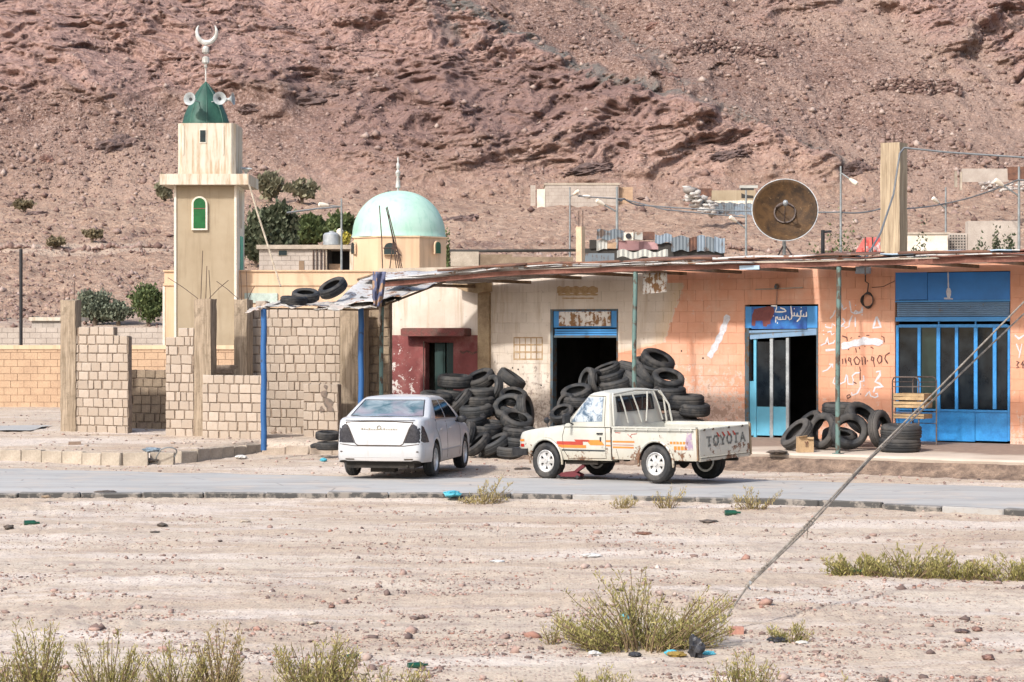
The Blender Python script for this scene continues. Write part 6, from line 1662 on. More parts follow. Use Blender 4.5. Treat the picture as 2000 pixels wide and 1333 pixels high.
mb = MB(); mb.box(MF.U(478), MF.U(542), -.05, -.003, MF.Z(500, 592), MF.Z(500, 573)); mb.build('pale_panel', simple('pale_green_panel', (.48, .56, .50), None, 5), ms)
mb = MB(); mb.box(-.05, .02, -.02, 0, zb, MF.Z(323, 560)); mb.build('downpipe', M_trim, ms)
# drum and dome
dd = 3.2; uc = MF.U(781, dd); cY = MF.W(uc, dd)[1]; rd_ = 97 / F * cY; zd0 = zt - .3; zd1 = MF.Z(781, 468, dd)
mb = MB(); mb.lathe([(rd_, zd0), (rd_, zd1), (rd_ + .04, zd1 + .005), (rd_ + .04, zd1 + .05), (rd_ - .1, zd1 + .06)], 8, Matrix.Translation((uc, dd, 0)) @ Matrix.Rotation(rad(22.5 + 4), 4, 'Z')); mb.build('drum', M_peach, ms, fix=True)
Rr = 91 / F * cY; zdt = MF.Z(775, 377, dd); hh = zdt - zd1 - .04
mb = MB(); mb.lathe([(Rr + .03, 0), (Rr + .02, .05)] + [(Rr * math.cos(t) ** .92, .05 + hh * math.sin(t) ** 1.0) for t in np.linspace(0.02, math.pi / 2 - .001, 20)], 56, Matrix.Translation((uc - .03, dd, zd1 + .05))); mb.build('dome', M_mint, ms, smooth=50, fix=True)
fz = zdt + .02
mb = MB(); sc_ = cY / F
mb.lathe([(0, 0), (.04, 0), (.03, 8 * sc_), (.08, 9 * sc_), (.065, 22 * sc_), (.035, 30 * sc_), (.07, 34 * sc_), (.085, 38 * sc_), (.03, 44 * sc_), (.055, 48 * sc_), (.055, 54 * sc_), (.02, 60 * sc_), (.035, 64 * sc_), (0, 70 * sc_)], 12, Matrix.Translation((uc - .06, dd, fz))); mb.build('finial', M_finial, ms, smooth=40)
def archpoly(u, z, w, h, n_=10):
    r = w / 2; return [(u - r, z), (u + r, z)] + [(u + r * math.cos(t), z + h - r + r * math.sin(t)) for t in np.linspace(0, math.pi, n_)]
for px, w in ((688, 8), (763, 26), (852, 15)):
    # windows on the faces of the drum, found by casting onto it
    k = MF.U(px, dd - rd_ * .92); zz = MF.Z(px, 494 if px != 763 else 497, dd - rd_); ww = w * sc_ * .9
    dx = k - uc; dd_ = dd - math.sqrt(max(.02, (rd_ * .985) ** 2 - dx * dx)) - .0
    ang = math.atan2(dx, rd_) if False else math.asin(max(-1, min(1, dx / rd_)))
    T = Matrix.Translation((k, dd_ - .03, zz)) @ Matrix.Rotation(ang, 4, 'Z')
    ww = max(ww, .16) if px != 688 else .22
    fr_ = MB().prism(archpoly(0, -.02, ww + .08, 22 * sc_ + .06), -.05, .0, 'y', T).build('window', M_peach, ms)
    MB().prism(archpoly(0, 0, ww, 22 * sc_), -.065, -.051, 'y', T).build('pane', M_dpane if px != 852 else simple('green_dark_pane', (.02, .09, .05), None, 3, .3, .1), fr_)
# minaret
MN = Fr(*P(340, 700, 69.4)[:2], .3)
mn = frthing(MN, 'minaret', 'square tan minaret with cream gallery, green cap and crescent finial', 'minaret')
u1 = MN.U(462); dz_ = u1 * 1.0
def Zm(px, py, d=0): return MN.Z(px, py, d)
zs0 = zb; zs1 = Zm(400, 360)
MB().box(.03, u1 - .03, .03, dz_ - .03, zs0, zs1).build('shaft', M_tan, mn)
mb = MB()
for a, b in ((0, .07), (u1 - .07, u1)): mb.box(a, b, -.012, .06, zs0, zs1 - .01)
mb.box(u1 - .012, u1 + .004, .061, dz_, zs0, zs1 - .01); mb.build('corner_trim', M_trim, mn)
mb = MB(); mb.box(u1 + .005, u1 + .02, dz_ * .30, dz_ * .62, Zm(468, 445, dz_ * .3), Zm(468, 372, dz_ * .3)); mb.build('side_recess', M_cream, mn)
mb = MB(); mb.box(u1 + .006, u1 + .03, dz_ * .45, dz_ * .75, zs0, Zm(467, 462, dz_ * .5)); mb.build('turquoise_door', simple('turquoise_paint', (.06, .48, .36), None, 3, .5, .1), mn)
# windows of the shaft
cw = MN.U(390); z0, z1 = Zm(390, 450), Zm(390, 384); ww = MN.U(405.5) - MN.U(374.5)
wf = MB().prism(archpoly(cw, z0, ww, z1 - z0, 14), -.05, .031, 'y').build('window', M_trim, mn)
MB().prism(archpoly(cw, z0 + .05, ww - .12, z1 - z0 - .10, 14), -.058, -.051, 'y').build('pane', M_gpane, wf)
MB().box(cw - ww * .36, cw + ww * .36, -.066, -.059, Zm(390, 408) - .012, Zm(390, 408) + .012).build('bar', M_rustb, wf)
# gallery slab
ga, gb = MN.U(312, -.35), MN.U(484, -.35); z0, z1 = Zm(400, 361, -.35), Zm(400, 340, -.35)
mb = MB(); mb.box(ga, gb + .02, -.35, dz_ + .35, z0, z1); mb.build('gallery', M_cream, mn)
# upper shaft
ua, ub = MN.U(347), MN.U(459.5); z0, z1u = z1 + .002, Zm(400, 241)
mb = MB(); mb.prism([(ua, .12), (ua + .12, 0), (ub - .12, 0), (ub, .12), (ub, dz_ - .12), (ub - .12, dz_), (ua + .12, dz_), (ua, dz_ - .12)], z0, z1u, 'z'); mb.build('upper_shaft', M_cream, mn)
mb = MB()
for px in (358, 436): mb.box(MN.U(px) - .018, MN.U(px) + .018, -.02, -.001, Zm(px, 303), Zm(px, 246))
mb.build('groove_strip', M_trim, mn)
cw = MN.U(396.5); wf = MB().box(cw - .11, cw + .11, -.02, .001, Zm(396, 280), Zm(396, 253)).build('window', M_trim, mn)
MB().box(cw - .085, cw + .085, -.03, -.021, Zm(396, 278), Zm(396, 255)).build('pane', M_dpane, wf)
# green pointed cap: eight folded leaves
ucn = MN.U(402, dz_ / 2); hcap = Zm(402, 160, dz_ / 2) - z1u; sc_ = 70.4 / F; R0 = 44 * sc_
rows = []
for t in np.linspace(0, 1, 15):
    r = R0 * (np.interp(t, [0, .1, .25, .5, .75, .9, 1], [1, .985, .90, .70, .40, .18, .02]))
    row = []
    for k in range(49):
        a = 2 * math.pi * k / 48; w_ = 1 + .13 * abs(math.cos(a * 2 + .4)) * (1 - t) - .06
        row.append((ucn + r * w_ * math.cos(a), dz_ / 2 + r * w_ * math.sin(a), z1u + .002 + hcap * t))
    rows.append(row)
MB().grid(rows).build('cap', M_dgreen, mn, smooth=32, fix=True)
mb = MB()
for k in range(8):
    a = 2 * math.pi * (k + .5) / 8 - .2; pts = []
    for t in (0, .25, .5, .75, .95):
        r = R0 * (np.interp(t, [0, .1, .25, .5, .75, .9, 1], [1, .985, .90, .70, .40, .18, .02])) * (1 + .13 * abs(math.cos(a * 2 + .4)) * (1 - t) - .06)
        pts.append((ucn + r * math.cos(a), dz_ / 2 + r * math.sin(a), z1u + hcap * t))
    mb.tube(pts, .022, 5)
mb.build('cap_rib', M_dgreen, mn, smooth=50)
ft = z1u + hcap
mb = MB(); mb.tube([(ucn, dz_ / 2, ft - .1), (ucn, dz_ / 2, ft + 30 * sc_)], .022, 6)
def blob(z, r, h): mb.lathe([(0, z), (r * .5, z), (r, z + h * .2), (r, z + h * .8), (r * .5, z + h), (0, z + h)], 8, Matrix.Translation((ucn, dz_ / 2, 0)))
Z_ = lambda py: Zm(402, py, dz_ / 2)
blob(Z_(134), .05, 7 * sc_); blob(Z_(126), .115, 15 * sc_); blob(Z_(106), .11, 15 * sc_); blob(Z_(90), .05, 8 * sc_)
mb.build('finial', M_finial, mn)
mb = MB(); cz = Z_(63); R1_ = 21 * sc_; pts = []; rr = []
for k in range(25):
    t = k / 24; a = rad(-90 - 126 + 252 * t); pts.append((ucn + .03 + R1_ * math.cos(a) * .92, dz_ / 2, cz + R1_ * math.sin(a))); rr.append(.018 + .062 * math.sin(math.pi * t) ** .8)
mb.tube(pts, rr, 8); mb.build('crescent', M_finial, mn, smooth=40)
# horn loudspeakers on the cap
def horn(px, py, dirv, d=-.1, s=1.0):
    p = Vector(MN.L(px, py, d)); q = Vector(dirv).normalized().to_track_quat('Z', 'Y').to_matrix().to_4x4()
    T = Matrix.Translation(p) @ q; R_ = .19 * s
    o = MB().lathe([(0, -.22), (.06, -.22), (.06, -.14), (.035, -.13), (.05, -.06), (.10, 0), (R_, .06), (R_ + .012, .062), (R_ - .01, .055), (.10, .01), (.05, -.04), (0, -.05)], 20, T).build('loudspeaker', M_horn, mn, smooth=40)
    MB().lathe([(0, .0), (.05, 0), (.045, -.04)], 12, T).build('horn_throat', M_black, o)
    a = T @ Vector((0, 0, -.18)); MB().tube([a, a.lerp(Vector((ucn, dz_ / 2, a.z - .05)), .6)], .016, 5).build('bracket', M_horn, o)
horn(372, 194, (-.35, -1, .05), -.1); horn(429, 193, (.12, -1, .02), -.12, 1.0); horn(452, 194, (1, -.15, .1), .5)
horn(481, 333, (.1, -.2, 1), .4, .9)
M_poleg = simple('galvanised_pole', (.28, .30, .30), (.17, .18, .18), 3, .55, .2, .003, 30, metal=.3)
lp = thing('leaning_pipe', 'thin pipe leaning against the right side of the minaret', 'pipe', P(548, 560, 66), 0); lb0 = Vector(lp.location)
MB().tube([Vector(P(548, 560, 66)) - lb0, Vector(P(520, 470, 67)) - lb0, Vector(P(504, 420, 68)) - lb0, Vector(P(487, 362, 68.6)) - lb0], .03, 6).build('pipe', simple('pale_pipe', (.40, .35, .27), (.25, .2, .15), 5), lp)

# ================================================================ LOW WALLS BEHIND
def grid_wall(name, label, px0, px1, ytop, Y, bw, bh, mat, mm, zb=None, thick=.2, parent=None, deg=0, group=None, coping=None, cat='wall', ragged=0, d=0):
    """a wall whose courses are real recessed joints, joined as one mesh because the blocks are tiny in the picture"""
    fr = Fr(*P(px0, 700, Y)[:2], deg); a, b = 0, fr.U(px1)
    t = frthing(fr, name, label, cat, group) if parent is None else parent
    zt = fr.Z((px0 + px1) / 2, ytop); zb = (terrain(np.array([fr.o[0]]), np.array([fr.o[1]]))[0] - .3) if zb is None else zb
    MB().box(a, b, .015, thick, zb, zt - .01).build('core', mm, t)
    mb = MB(); k = 0; z = zb; r = random.Random(int(px0 + ytop))
    while z < zt - .03:
        u = a - (bw / 2 if k % 2 else 0); z1_ = min(z + bh, zt)
        while u < b:
            l, q = max(u, a), min(u + bw, b)
            if q - l > .04 and not (ragged and z1_ > zt - bh * 1.5 and r.random() < ragged):
                j = r.uniform(-.008, .004); g = .012; A_, B_, C_, D_ = l + g / 2, q - g / 2, z + g / 2, z1_ - g / 2
                mb.add([(A_, j, C_), (B_, j, C_), (B_, j, D_), (A_, j, D_), (A_, .02, C_), (B_, .02, C_), (B_, .02, D_), (A_, .02, D_)], [(0, 1, 2, 3), (4, 5, 1, 0), (5, 6, 2, 1), (6, 7, 3, 2), (7, 4, 0, 3)])
            u += bw
        z += bh; k += 1
    mb.build('blockwork', mat, t, kind='stuff')
    if coping: MB().box(a, b, -.03, thick + .02, zt - .001 - coping[1] + .0, zt + .05).build('coping', coping[0], t)
    return t, fr
M_ochre = simple('ochre_blockwork', (.46, .32, .21), (.37, .25, .165), 1.6, .93, .4, .01, 22, rnd=.05)
M_ochm = simple('ochre_joint', (.36, .235, .15), (.27, .18, .12), 5, .95)
M_greyb = simple('grey_blockwork', (.43, .375, .325), (.33, .28, .24), 1.2, .93, .4, .01, 22)
M_greym = simple('grey_joint', (.22, .185, .16), None, 5, .95)
grid_wall('boundary_wall', 'long low ochre block wall in front of the mosque hall', -420, 462, 678, 67.0, .40, .21, M_ochre, M_ochm, coping=(M_peach, .07), deg=3, zb=.2)
grid_wall('boundary_wall', 'long grey block wall behind the ochre one at left', -420, 325, 640, 85, .42, .21, M_greyb, M_greym, deg=0)
hut, hf = grid_wall('low_shed', 'low pale roofed shed behind the grey wall at far left', 62, 150, 627, 88, .42, .22, M_greyb, M_greym, cat='shed')
MB().box(-.1, hf.U(150) + .1, -.1, 2, hf.Z(100, 627), hf.Z(100, 620)).build('roof', M_cream, hut)
# block house behind the mosque hall
bh, bf = grid_wall('block_house', 'small grey block house with dark window between minaret and dome', 506, 636, 487, 100, .40, .21, M_greyb, M_greym, cat='house', thick=.25, zb=1.5)
zr0, zr1 = bf.Z(570, 487), bf.Z(570, 479)
ur = bf.U(690)
MB().box(-.1, ur, -.15, 3.2, zr0 + .001, zr1).build('roof', M_conc, bh)
wn_ = MB().box(bf.U(543), bf.U(562), -.03, .01, bf.Z(550, 500), bf.Z(550, 489)).build('window', M_conc, bh); MB().box(bf.U(544.5), bf.U(560.5), -.045, -.031, bf.Z(550, 499), bf.Z(550, 490)).build('pane', M_dpane, wn_)
MB().box(bf.U(584), bf.U(594), -.03, .01, 1.6, bf.Z(589, 510)).build('door', simple('brown_door', (.25, .17, .11), None, 4), bh)
MB().box(bf.U(632), bf.U(638), -.02, .2, 1.5, zr0).box(bf.U(683), ur, -.02, .2, 1.5, zr0).build('pillar', M_cream, bh)
MB().box(bf.U(638), ur, 2.6, 2.8, 1.5, zr0).box(bf.U(638), bf.U(640), .3, 2.6, 1.5, zr0).build('wall', M_dark, bh)
MB().box(bf.U(640), bf.U(664), .6, .8, 1.5, bf.Z(650, 515)).build('parapet', M_ochre, bh)
mb = MB()
for px in (612, 619, 627, 634): mb.tube([(bf.U(px), -.06, bf.Z(px, 529)), (bf.U(px), -.06, bf.Z(px, 489))], .03, 5)
mb.build('reinforcing_bar', M_steel, bh)
wt = thing('water_tank', 'galvanised rooftop water tank behind the lamp post', 'water tank', (*P(648, 479, 101)[:2], P(648, 479, 101)[2]))
mb = MB(); R_ = 17 / F * 101; hT = 25 / F * 101
mb.lathe([(0, 0), (R_, 0), (R_, hT * .8), (R_ * .8, hT * .93), (R_ * .3, hT), (0, hT)], 20); mb.build('tank', M_galv, wt, smooth=30)
MB().lathe([(0, 0), (.12, 0), (.12, .05), (0, .06)], 12, Matrix.Translation((0, 0, hT))).build('lid', M_galv, wt)
wt2 = obj('white_canister', MB().lathe([(0, 0), (.14, 0), (.16, .25), (.08, .34), (0, .36)], 10).mesh('white_canister', M_trim, 30), None, 'small white canister on the block house roof beside the tank', 'canister', None, None, P(664, 462, 101))
yf = thing('plant', 'bright yellow flowering shrub on the roof left of the dome', 'plant', P(676, 479, 101))
M_yel = simple('yellow_bloom', (.46, .38, .05), (.30, .26, .06), 6, .8)
def leaf_cloud(n_, ctr, rad3, size, seed, vert=.3, shell=.0, clump=0):
    r = np.random.default_rng(seed); c = r.normal(0, 1, (n_, 3)); c /= np.linalg.norm(c, axis=1)[:, None]
    q = r.random(n_) ** (1 / 2.2); q = shell + (1 - shell) * q; p = c * q[:, None]
    if clump:
        cc = r.normal(0, 1, (clump, 3)); cc /= np.linalg.norm(cc, axis=1)[:, None]; cc *= (r.random(clump) ** .45 * .92)[:, None]
        whole = p[: n_ // 5].copy() * .85; idx = r.integers(0, clump, n_); rr_ = (.22 + .26 * r.random(clump))[idx]
        p = cc[idx] + r.normal(0, .5, (n_, 3)) * rr_[:, None]
    if clump: p[: len(whole)] = whole
    p = p * np.array(rad3) + np.array(ctr)
    a = r.random(n_) * 6.283; nz = (r.random(n_) - .5) * 2.2; u = np.stack([np.cos(a), np.sin(a), nz * .5], 1); w = np.stack([-np.sin(a) * .5, np.cos(a) * .5, vert + r.random(n_)], 1)
    u /= np.linalg.norm(u, axis=1)[:, None]; w /= np.linalg.norm(w, axis=1)[:, None]
    s = (size * (.6 + .8 * r.random(n_)))[:, None]
    V = np.stack([p - u * s * .4, p - w * s * .1 + u * s * .1, p + u * s * .45 + w * s * .2, p + w * s * .9], 1).reshape(-1, 3)
    Q = np.arange(n_ * 4).reshape(-1, 4); return V, Q, np.repeat(r.random(n_), 4)
obj('foliage', npmesh('foliage', *leaf_cloud(500, (0, 0, .28), (.24, .24, .30), .07, 1)[:2], M_yel), yf)
MB().tube([(0, 0, -.1), (0, 0, .3)], .02, 5).build('stem', M_timber, yf)

# ================================================================ TREES AND BUSHES BEHIND
def leaf_mat(name, stops):
    n = N(name); t = n.attr('tone'); c = n.ramp(t, stops); n.set(col=c, rough=.75, spec=.25)
    tr_ = n.node('ShaderNodeBsdfTranslucent'); n.t.links.new(c, tr_.inputs[0]); mx = n.node('ShaderNodeMixShader'); mx.inputs[0].default_value = .3
    n.t.links.new(n.b.outputs[0], mx.inputs[1]); n.t.links.new(tr_.outputs[0], mx.inputs[2]); n.t.links.new(mx.outputs[0], n.out.inputs[0]); return n.m
M_leafd = leaf_mat('dark_olive_leaves', [(0, (.05, .06, .035)), (.5, (.10, .12, .07)), (.9, (.17, .185, .115)), (1, (.24, .25, .16))])
M_leafg = leaf_mat('green_leaves', [(0, (.055, .075, .03)), (.5, (.10, .13, .05)), (1, (.17, .20, .08))])
M_leafs = leaf_mat('silvery_leaves', [(0, (.07, .085, .06)), (.5, (.15, .17, .12)), (1, (.25, .27, .19))])
M_leafp = leaf_mat('far_paled_leaves', [(0, (.13, .12, .075)), (.5, (.20, .19, .12)), (1, (.29, .27, .18))])  # leaf colour made paler for the distance of the upslope bushes
M_bark = simple('bark', (.16, .12, .085), (.08, .06, .045), 6, .95, .6, .01, 30)
def tree(px0, px1, py0, py1, Y, label, mat, n_, size, seed, name='tree', cat='tree', group='trees and bushes behind the village', zb=None):
    cx = (px0 + px1) / 2; low_ = zb is not None
    if zb is None:
        t_ = (HY - py1 - 3) / F; ys = np.linspace(92, 330, 1500); zz = terrain((cx - CX) / F * ys, ys) - (H + t_ * ys); Y = float(ys[int(np.argmax(zz > 0))])
    x, y = (cx - CX) / F * Y, Y; size *= Y / 110
    zb = tz(x, y) if zb is None else zb
    zt = H - (py0 - HY) / F * Y; zl = H - (py1 - HY) / F * Y; zl = zb + .4 if low_ else max(zl, zb - .1); n_ = int(n_ * 1.9) if low_ else n_; rx = (px1 - px0) / 2 / F * Y; rz = (zt - zl) / 2
    t = thing(name, label, cat, (x, y, zb), 0, group); c = (0, 0, (zt + zl) / 2 - zb)
    V, Q, T = leaf_cloud(n_, c, (rx, rx * .8, rz), size, seed, clump=int(14 + rx * 3))
    obj('crown', npmesh('crown', V, Q, mat, False, {'tone': T}), t)
    mb = MB(); r = random.Random(seed); hc_ = c[2]
    for q in range(5):
        a = q * 1.26 + r.random(); e = Vector((rx * .55 * math.cos(a), rx * .5 * math.sin(a), hc_ + rz * r.uniform(-.1, .5)))
        mb.tube([(0, 0, -.2), (e.x * .15, e.y * .15, hc_ * .45), (e.x * .6, e.y * .6, hc_ * .85), e], [.10 * rx ** .5, .07 * rx ** .5, .04 * rx ** .5, .01], 6)
    mb.build('trunk', M_bark, t, smooth=50)
tree(483, 588, 398, 512, 116, 'large dark olive tree right of the minaret', M_leafd, 15000, .24, 1)
tree(470, 530, 430, 520, 112, 'smaller dark tree tucked beside the minaret', M_leafd, 3000, .26, 12)
tree(572, 640, 430, 485, 118, 'mid green tree left of the water tank', M_leafg, 3600, .26, 2); tree(628, 694, 420, 480, 119, 'mid green tree behind the lamp post left of the dome', M_leafg, 4200, .26, 3)
tree(496, 560, 338, 392, 172, 'thin olive bush up the slope right of the minaret', M_leafp, 800, .26, 4, 'bush', 'bush'); tree(562, 618, 356, 396, 165, 'grey green bush up the slope above the dark tree', M_leafp, 1000, .24, 5, 'bush', 'bush')
tree(302, 344, 350, 392, 170, 'faint bush up the slope just left of the minaret', M_leafp, 350, .24, 6, 'bush', 'bush')
tree(150, 222, 570, 634, 91, 'rounded silvery bush behind the grey wall, left one', M_leafs, 4200, .15, 7, 'bush', 'bush'); tree(200, 262, 590, 634, 90.5, 'lower bush joining the rounded silvery one on its right', M_leafs, 2600, .14, 8, 'bush', 'bush')
tree(256, 324, 556, 634, 92, 'taller green bush behind the grey wall, next to the hall', M_leafg, 4200, .16, 9, 'bush', 'bush')
tree(1885, 1945, 443, 492, 82, 'dark bush behind the shop roof, right of the lattice wall', M_leafd, 2600, .15, 10, 'bush', 'bush', zb=1.2); tree(1935, 1990, 440, 492, 82, 'dark bush behind the shop roof near the right edge', M_leafd, 2400, .15, 11, 'bush', 'bush', zb=1.2)
tree(1762, 1835, 462, 492, 84, 'low dark bush against the white wall right of the pillar', M_leafd, 1900, .14, 13, 'bush', 'bush', zb=1.2); tree(1560, 1700, 466, 492, 86, 'yellowish low bush between dish and pillar', M_leafg, 2200, .13, 14, 'bush', 'bush', zb=1.2)
tree(862, 888, 452, 490, 90, 'small green bush peeping out right of the dome', M_leafg, 500, .14, 15, 'bush', 'bush', zb=1.2)
M_scrub = leaf_mat('dry_scrub', [(0, (.12, .10, .06)), (1, (.28, .23, .14))])
for i, (px, py, l_) in enumerate([(48, 398, 'tuft of dry scrub near the left edge of the slope'), (180, 455, 'tuft of dry scrub above the track left of the minaret'), (108, 470, 'tuft of dry scrub beside the track at far left'), (1600, 320, 'grey scrub beside the diagonal gully'), (1215, 300, 'scrub tuft under the ochre rocks')]):
    tree(px - 22, px + 22, py - 7, py + 14, 150, l_, M_scrub, 420, .16, 20 + i, 'scrub', 'bush', 'scrub on the slope', zb=None if py > 300 else None)

# ================================================================ LAMP POSTS, POLES, WIRES
def lamp(px, y0, y1, Y, arms, label, r=.07, name='lamp_post', cat='lamp post', group='street lamps of the village', zb=None):
    x = (px - CX) / F * Y; zt = H - (y0 - HY) / F * Y; zb = tz(x, Y) - .1 if zb is None else zb
    t = thing(name, label, cat, (x, Y, zb), 0, group)
    MB().tube([(0, 0, 0), (0, 0, (zt - zb) * .5), (0, 0, zt - zb)], [r, r * .85, r * .6], 8).build('pole', M_poleg, t, smooth=50)
    for (ax_, ay, bx, by) in arms:
        s_ = Y / F; a = ((ax_ - px) * s_, 0, zt - zb - (ay - y0) * s_); b = ((bx - px) * s_, -.2, zt - zb - (by - y0) * s_)
        MB().tube([a, b], r * .45, 6).build('arm', M_poleg, t)
        d = (Vector(b) - Vector(a)).normalized(); T = Matrix.Translation(Vector(b) + d * .15) @ d.to_track_quat('Z', 'Y').to_matrix().to_4x4()
        MB().lathe([(0, -.22), (.06, -.2), (.11, .05), (.10, .2), (0, .26)], 10, T).build('lamp_head', M_trim, t, smooth=50)
lamp(667, 388, 525, 95, [(667, 404, 640, 402)], 'lamp post standing left of the green dome', .06)
lamp(1113, 366, 500, 120, [(1113, 385, 1121, 380), (1121, 380, 1140, 384)], 'slim lamp post left of the taller one above the white shop', .06)
lamp(1205, 365, 505, 100, [(1204, 414, 1178, 400)], 'tall lamp post with white lamp above the white shop', .085)
lamp(1457, 372, 500, 105, [(1455, 446, 1436, 433)], 'lamp post just left of the satellite dish', .07)
lamp(1642, 325, 492, 100, [(1642, 338, 1660, 352)], 'leaning lamp post between dish and concrete pillar', .07)
lamp(1847, 366, 490, 110, [(1846, 408, 1830, 396)], 'lamp post right of the concrete pillar', .07)
lamp(1990, 326, 492, 90, [(1988, 382, 1955, 362)], 'lamp post at the right edge with long arm', .075)
bp = thing('utility_pole', 'slim black pole rising from the ground at far left', 'pole', (*P(41, 680, 72)[:2], .4)); MB().tube([(0, 0, 0), (0, 0, P(41, 487, 72)[2] - .4)], .055, 8).build('pole', M_black, bp, smooth=50)
bp = thing('utility_pole', 'short black pipe with cap on the shop roof by the dish', 'pipe', (*P(1607, 495, 52)[:2], 4.15)); MB().tube([(0, 0, 0), (0, 0, P(1607, 450, 52)[2] - 4.15)], .045, 8).tube([(0, 0, P(1607, 454, 52)[2] - 4.15), (.2, 0, P(1607, 454, 52)[2] - 4.13)], .03, 6).build('pole', M_black, bp, smooth=50)
M_wire = simple('grey_wire', (.15, .16, .17), None, 9, .6, 0)
def wire(pts, r, label, sag=0, name='cable', cat='cable', group='overhead cables'):
    w = [Vector(P(*p)) for p in pts]; out = []
    for a, b in zip(w, w[1:]):
        for i in range(10): t = i / 10; q = a.lerp(b, t); q.z -= sag * 4 * t * (1 - t); out.append(q)
    out.append(w[-1]); t_ = thing(name, label, cat, out[0], 0, group)
    MB().tube([p - out[0] for p in out], r, 5).build('strand', M_wire, t_)
wire([(1130, 384, 120), (1215, 389, 110), (1300, 410, 105), (1457, 425, 105)], .035, 'cable running from the slim lamp posts to the dish')
wire([(1205, 388, 100), (1218, 388, 100.5), (1260, 402, 102), (1640, 415, 100)], .035, 'cable passing behind the dish to the leaning lamp post', .1)
wire([(1640, 415, 100), (1720, 408, 101), (1847, 398, 110), (1988, 352, 90), (2300, 340, 80)], .035, 'cable from the leaning lamp post to the right edge', .1)
wire([(560, 416, 96), (620, 408, 96), (667, 404, 95)], .04, 'cable meeting the lamp post left of the dome')
# concrete pillar on the shop roof with its cable
pb = thing('concrete_pillar', 'tall bare board marked concrete pillar on the shop roof', 'pillar', FF.W(FF.U(1740, 2.0), 2.0, 4.14), -rad(33)); d = 2.0
a, b = FF.U(1719.5, d) - FF.U(1740, d), FF.U(1757, d) - FF.U(1740, d); zt_p = FF.Z(1740, 279, d) - 4.14
n = N('board_marked_concrete'); v = n.coord(); a_ = n.noise(n.mapv(v, (14, 14, .5)), 1.6, 4, .6); b_ = n.noise(v, 20, 4, .7)
n.set(col=n.mix(n.rng(a_, .38, .62), (.23, .17, .11), (.40, .315, .215)), rough=.95); n.bump(n.math('ADD', a_, n.math('MULTIPLY', b_, .4)), .8, .02); M_board = n.m
rows = []
for z in list(np.arange(0, zt_p, .3)) + [zt_p]:
    j = lambda: random.uniform(-.01, .01); rows.append([(a + j(), j(), z), (0, j(), z), (b + j(), j(), z), (b + j(), .42, z), (0, .42, z), (a, .42, z), (a, .2, z)]); rows[-1].append(rows[-1][0])
MB().grid(rows).add([rows[-1][i] for i in range(7)], [tuple(range(7))]).build('pillar', M_board, pb, fix=True)
for k in range(4): MB().tube([(a + .06 + k * (b - a - .12) / 3, .1 + .2 * (k % 2), zt_p - .1), (a + .06 + k * (b - a - .12) / 3 + .01, .1 + .2 * (k % 2), zt_p + .22)], .008, 5).build('rebar', M_steel, pb)
q = FF.W(FF.U(1756, 1.9), 1.9, 0); Yp = q[1]
wire([(1690, 536, 45.6), (1690, 506, 44.0), (1720, 455, 46), (1745, 380, Yp - .6), (1757, 300, Yp - .4), (1766, 289, Yp - .3), (1850, 298, Yp - .5), (2000, 308, Yp - 1), (2500, 300, Yp - 5)], .022, 'thick grey cable draped from the pillar top down to the meter box')
# satellite dish
ds = thing('satellite_dish', 'large rusty brown satellite dish on a tripod on the shop roof', 'satellite dish', FF.W(FF.U(1536, 2.2), 2.2, 4.14), 0)
Yd = ds.location[1]; s_ = Yd / F; cen = Vector(P(1533, 411, Yd - .3)) - ds.location; Rd = 63.5 * s_
n = N('rusty_dish'); v = n.coord(); a_ = n.noise(v, 2.6, 6, .7, .4); b_ = n.noise(v, 14, 5, .7)
c = n.mix(n.rng(a_, .38, .62), (.022, .012, .006), (.085, .044, .016)); c = n.mix(n.rng(b_, .62, .72, 0, .7), c, (.27, .18, .09)); n.set(col=c, rough=.7, spec=.3, metal=.1); n.bump(b_, .4, .01); M_dish = n.m
T = Matrix.Translation(cen) @ Vector((-.10, -1, .30)).normalized().to_track_quat('Z', 'Y').to_matrix().to_4x4()
pr = [(Rd * t, -.24 + .26 * t * t) for t in np.linspace(.0, 1, 12)]
o = MB().lathe(pr, 48, T).build('reflector', M_dish, ds, smooth=50); md = o.modifiers.new('t', 'SOLIDIFY'); md.thickness = .012
MB().lathe([(Rd - .006, .02), (Rd + .008, .012), (Rd + .008, .03), (Rd - .006, .03), (Rd - .006, .02)], 48, T).build('rim', M_galv, ds, smooth=50)
MB().lathe([(Rd * .30, -.20), (Rd * .34, -.205), (Rd * .34, -.15), (Rd * .30, -.15), (Rd * .30, -.20)], 28, T).build('hub_ring', M_rack, ds)
for k in range(3):
    an = k * 2.09 + .5; MB().tube([T @ Vector((Rd * .32 * math.cos(an), Rd * .32 * math.sin(an), -.16)), T @ Vector((.02 * math.cos(an), .02 * math.sin(an), .42))], .014, 5).build('feed_strut', M_rack, ds)
MB().lathe([(0, .40), (.055, .40), (.055, .52), (.02, .56), (0, .56)], 12, T).build('feed_horn', M_galv, ds)
mb = MB(); bz = 0
hub = T @ Vector((0, 0, -.28))
mb.tube([(hub.x, hub.y + .1, 0), (hub.x, hub.y + .08, hub.z - .1), hub], .04, 8).build('mast', M_galv, ds)
for dx, dy in ((-.30, -.1), (.34, -.1), (.0, .4)): MB().tube([(hub.x + dx, hub.y + dy, 0), (hub.x, hub.y + .1, cen.z - Rd - .02)], .018, 6).build('strut', M_rack, ds)

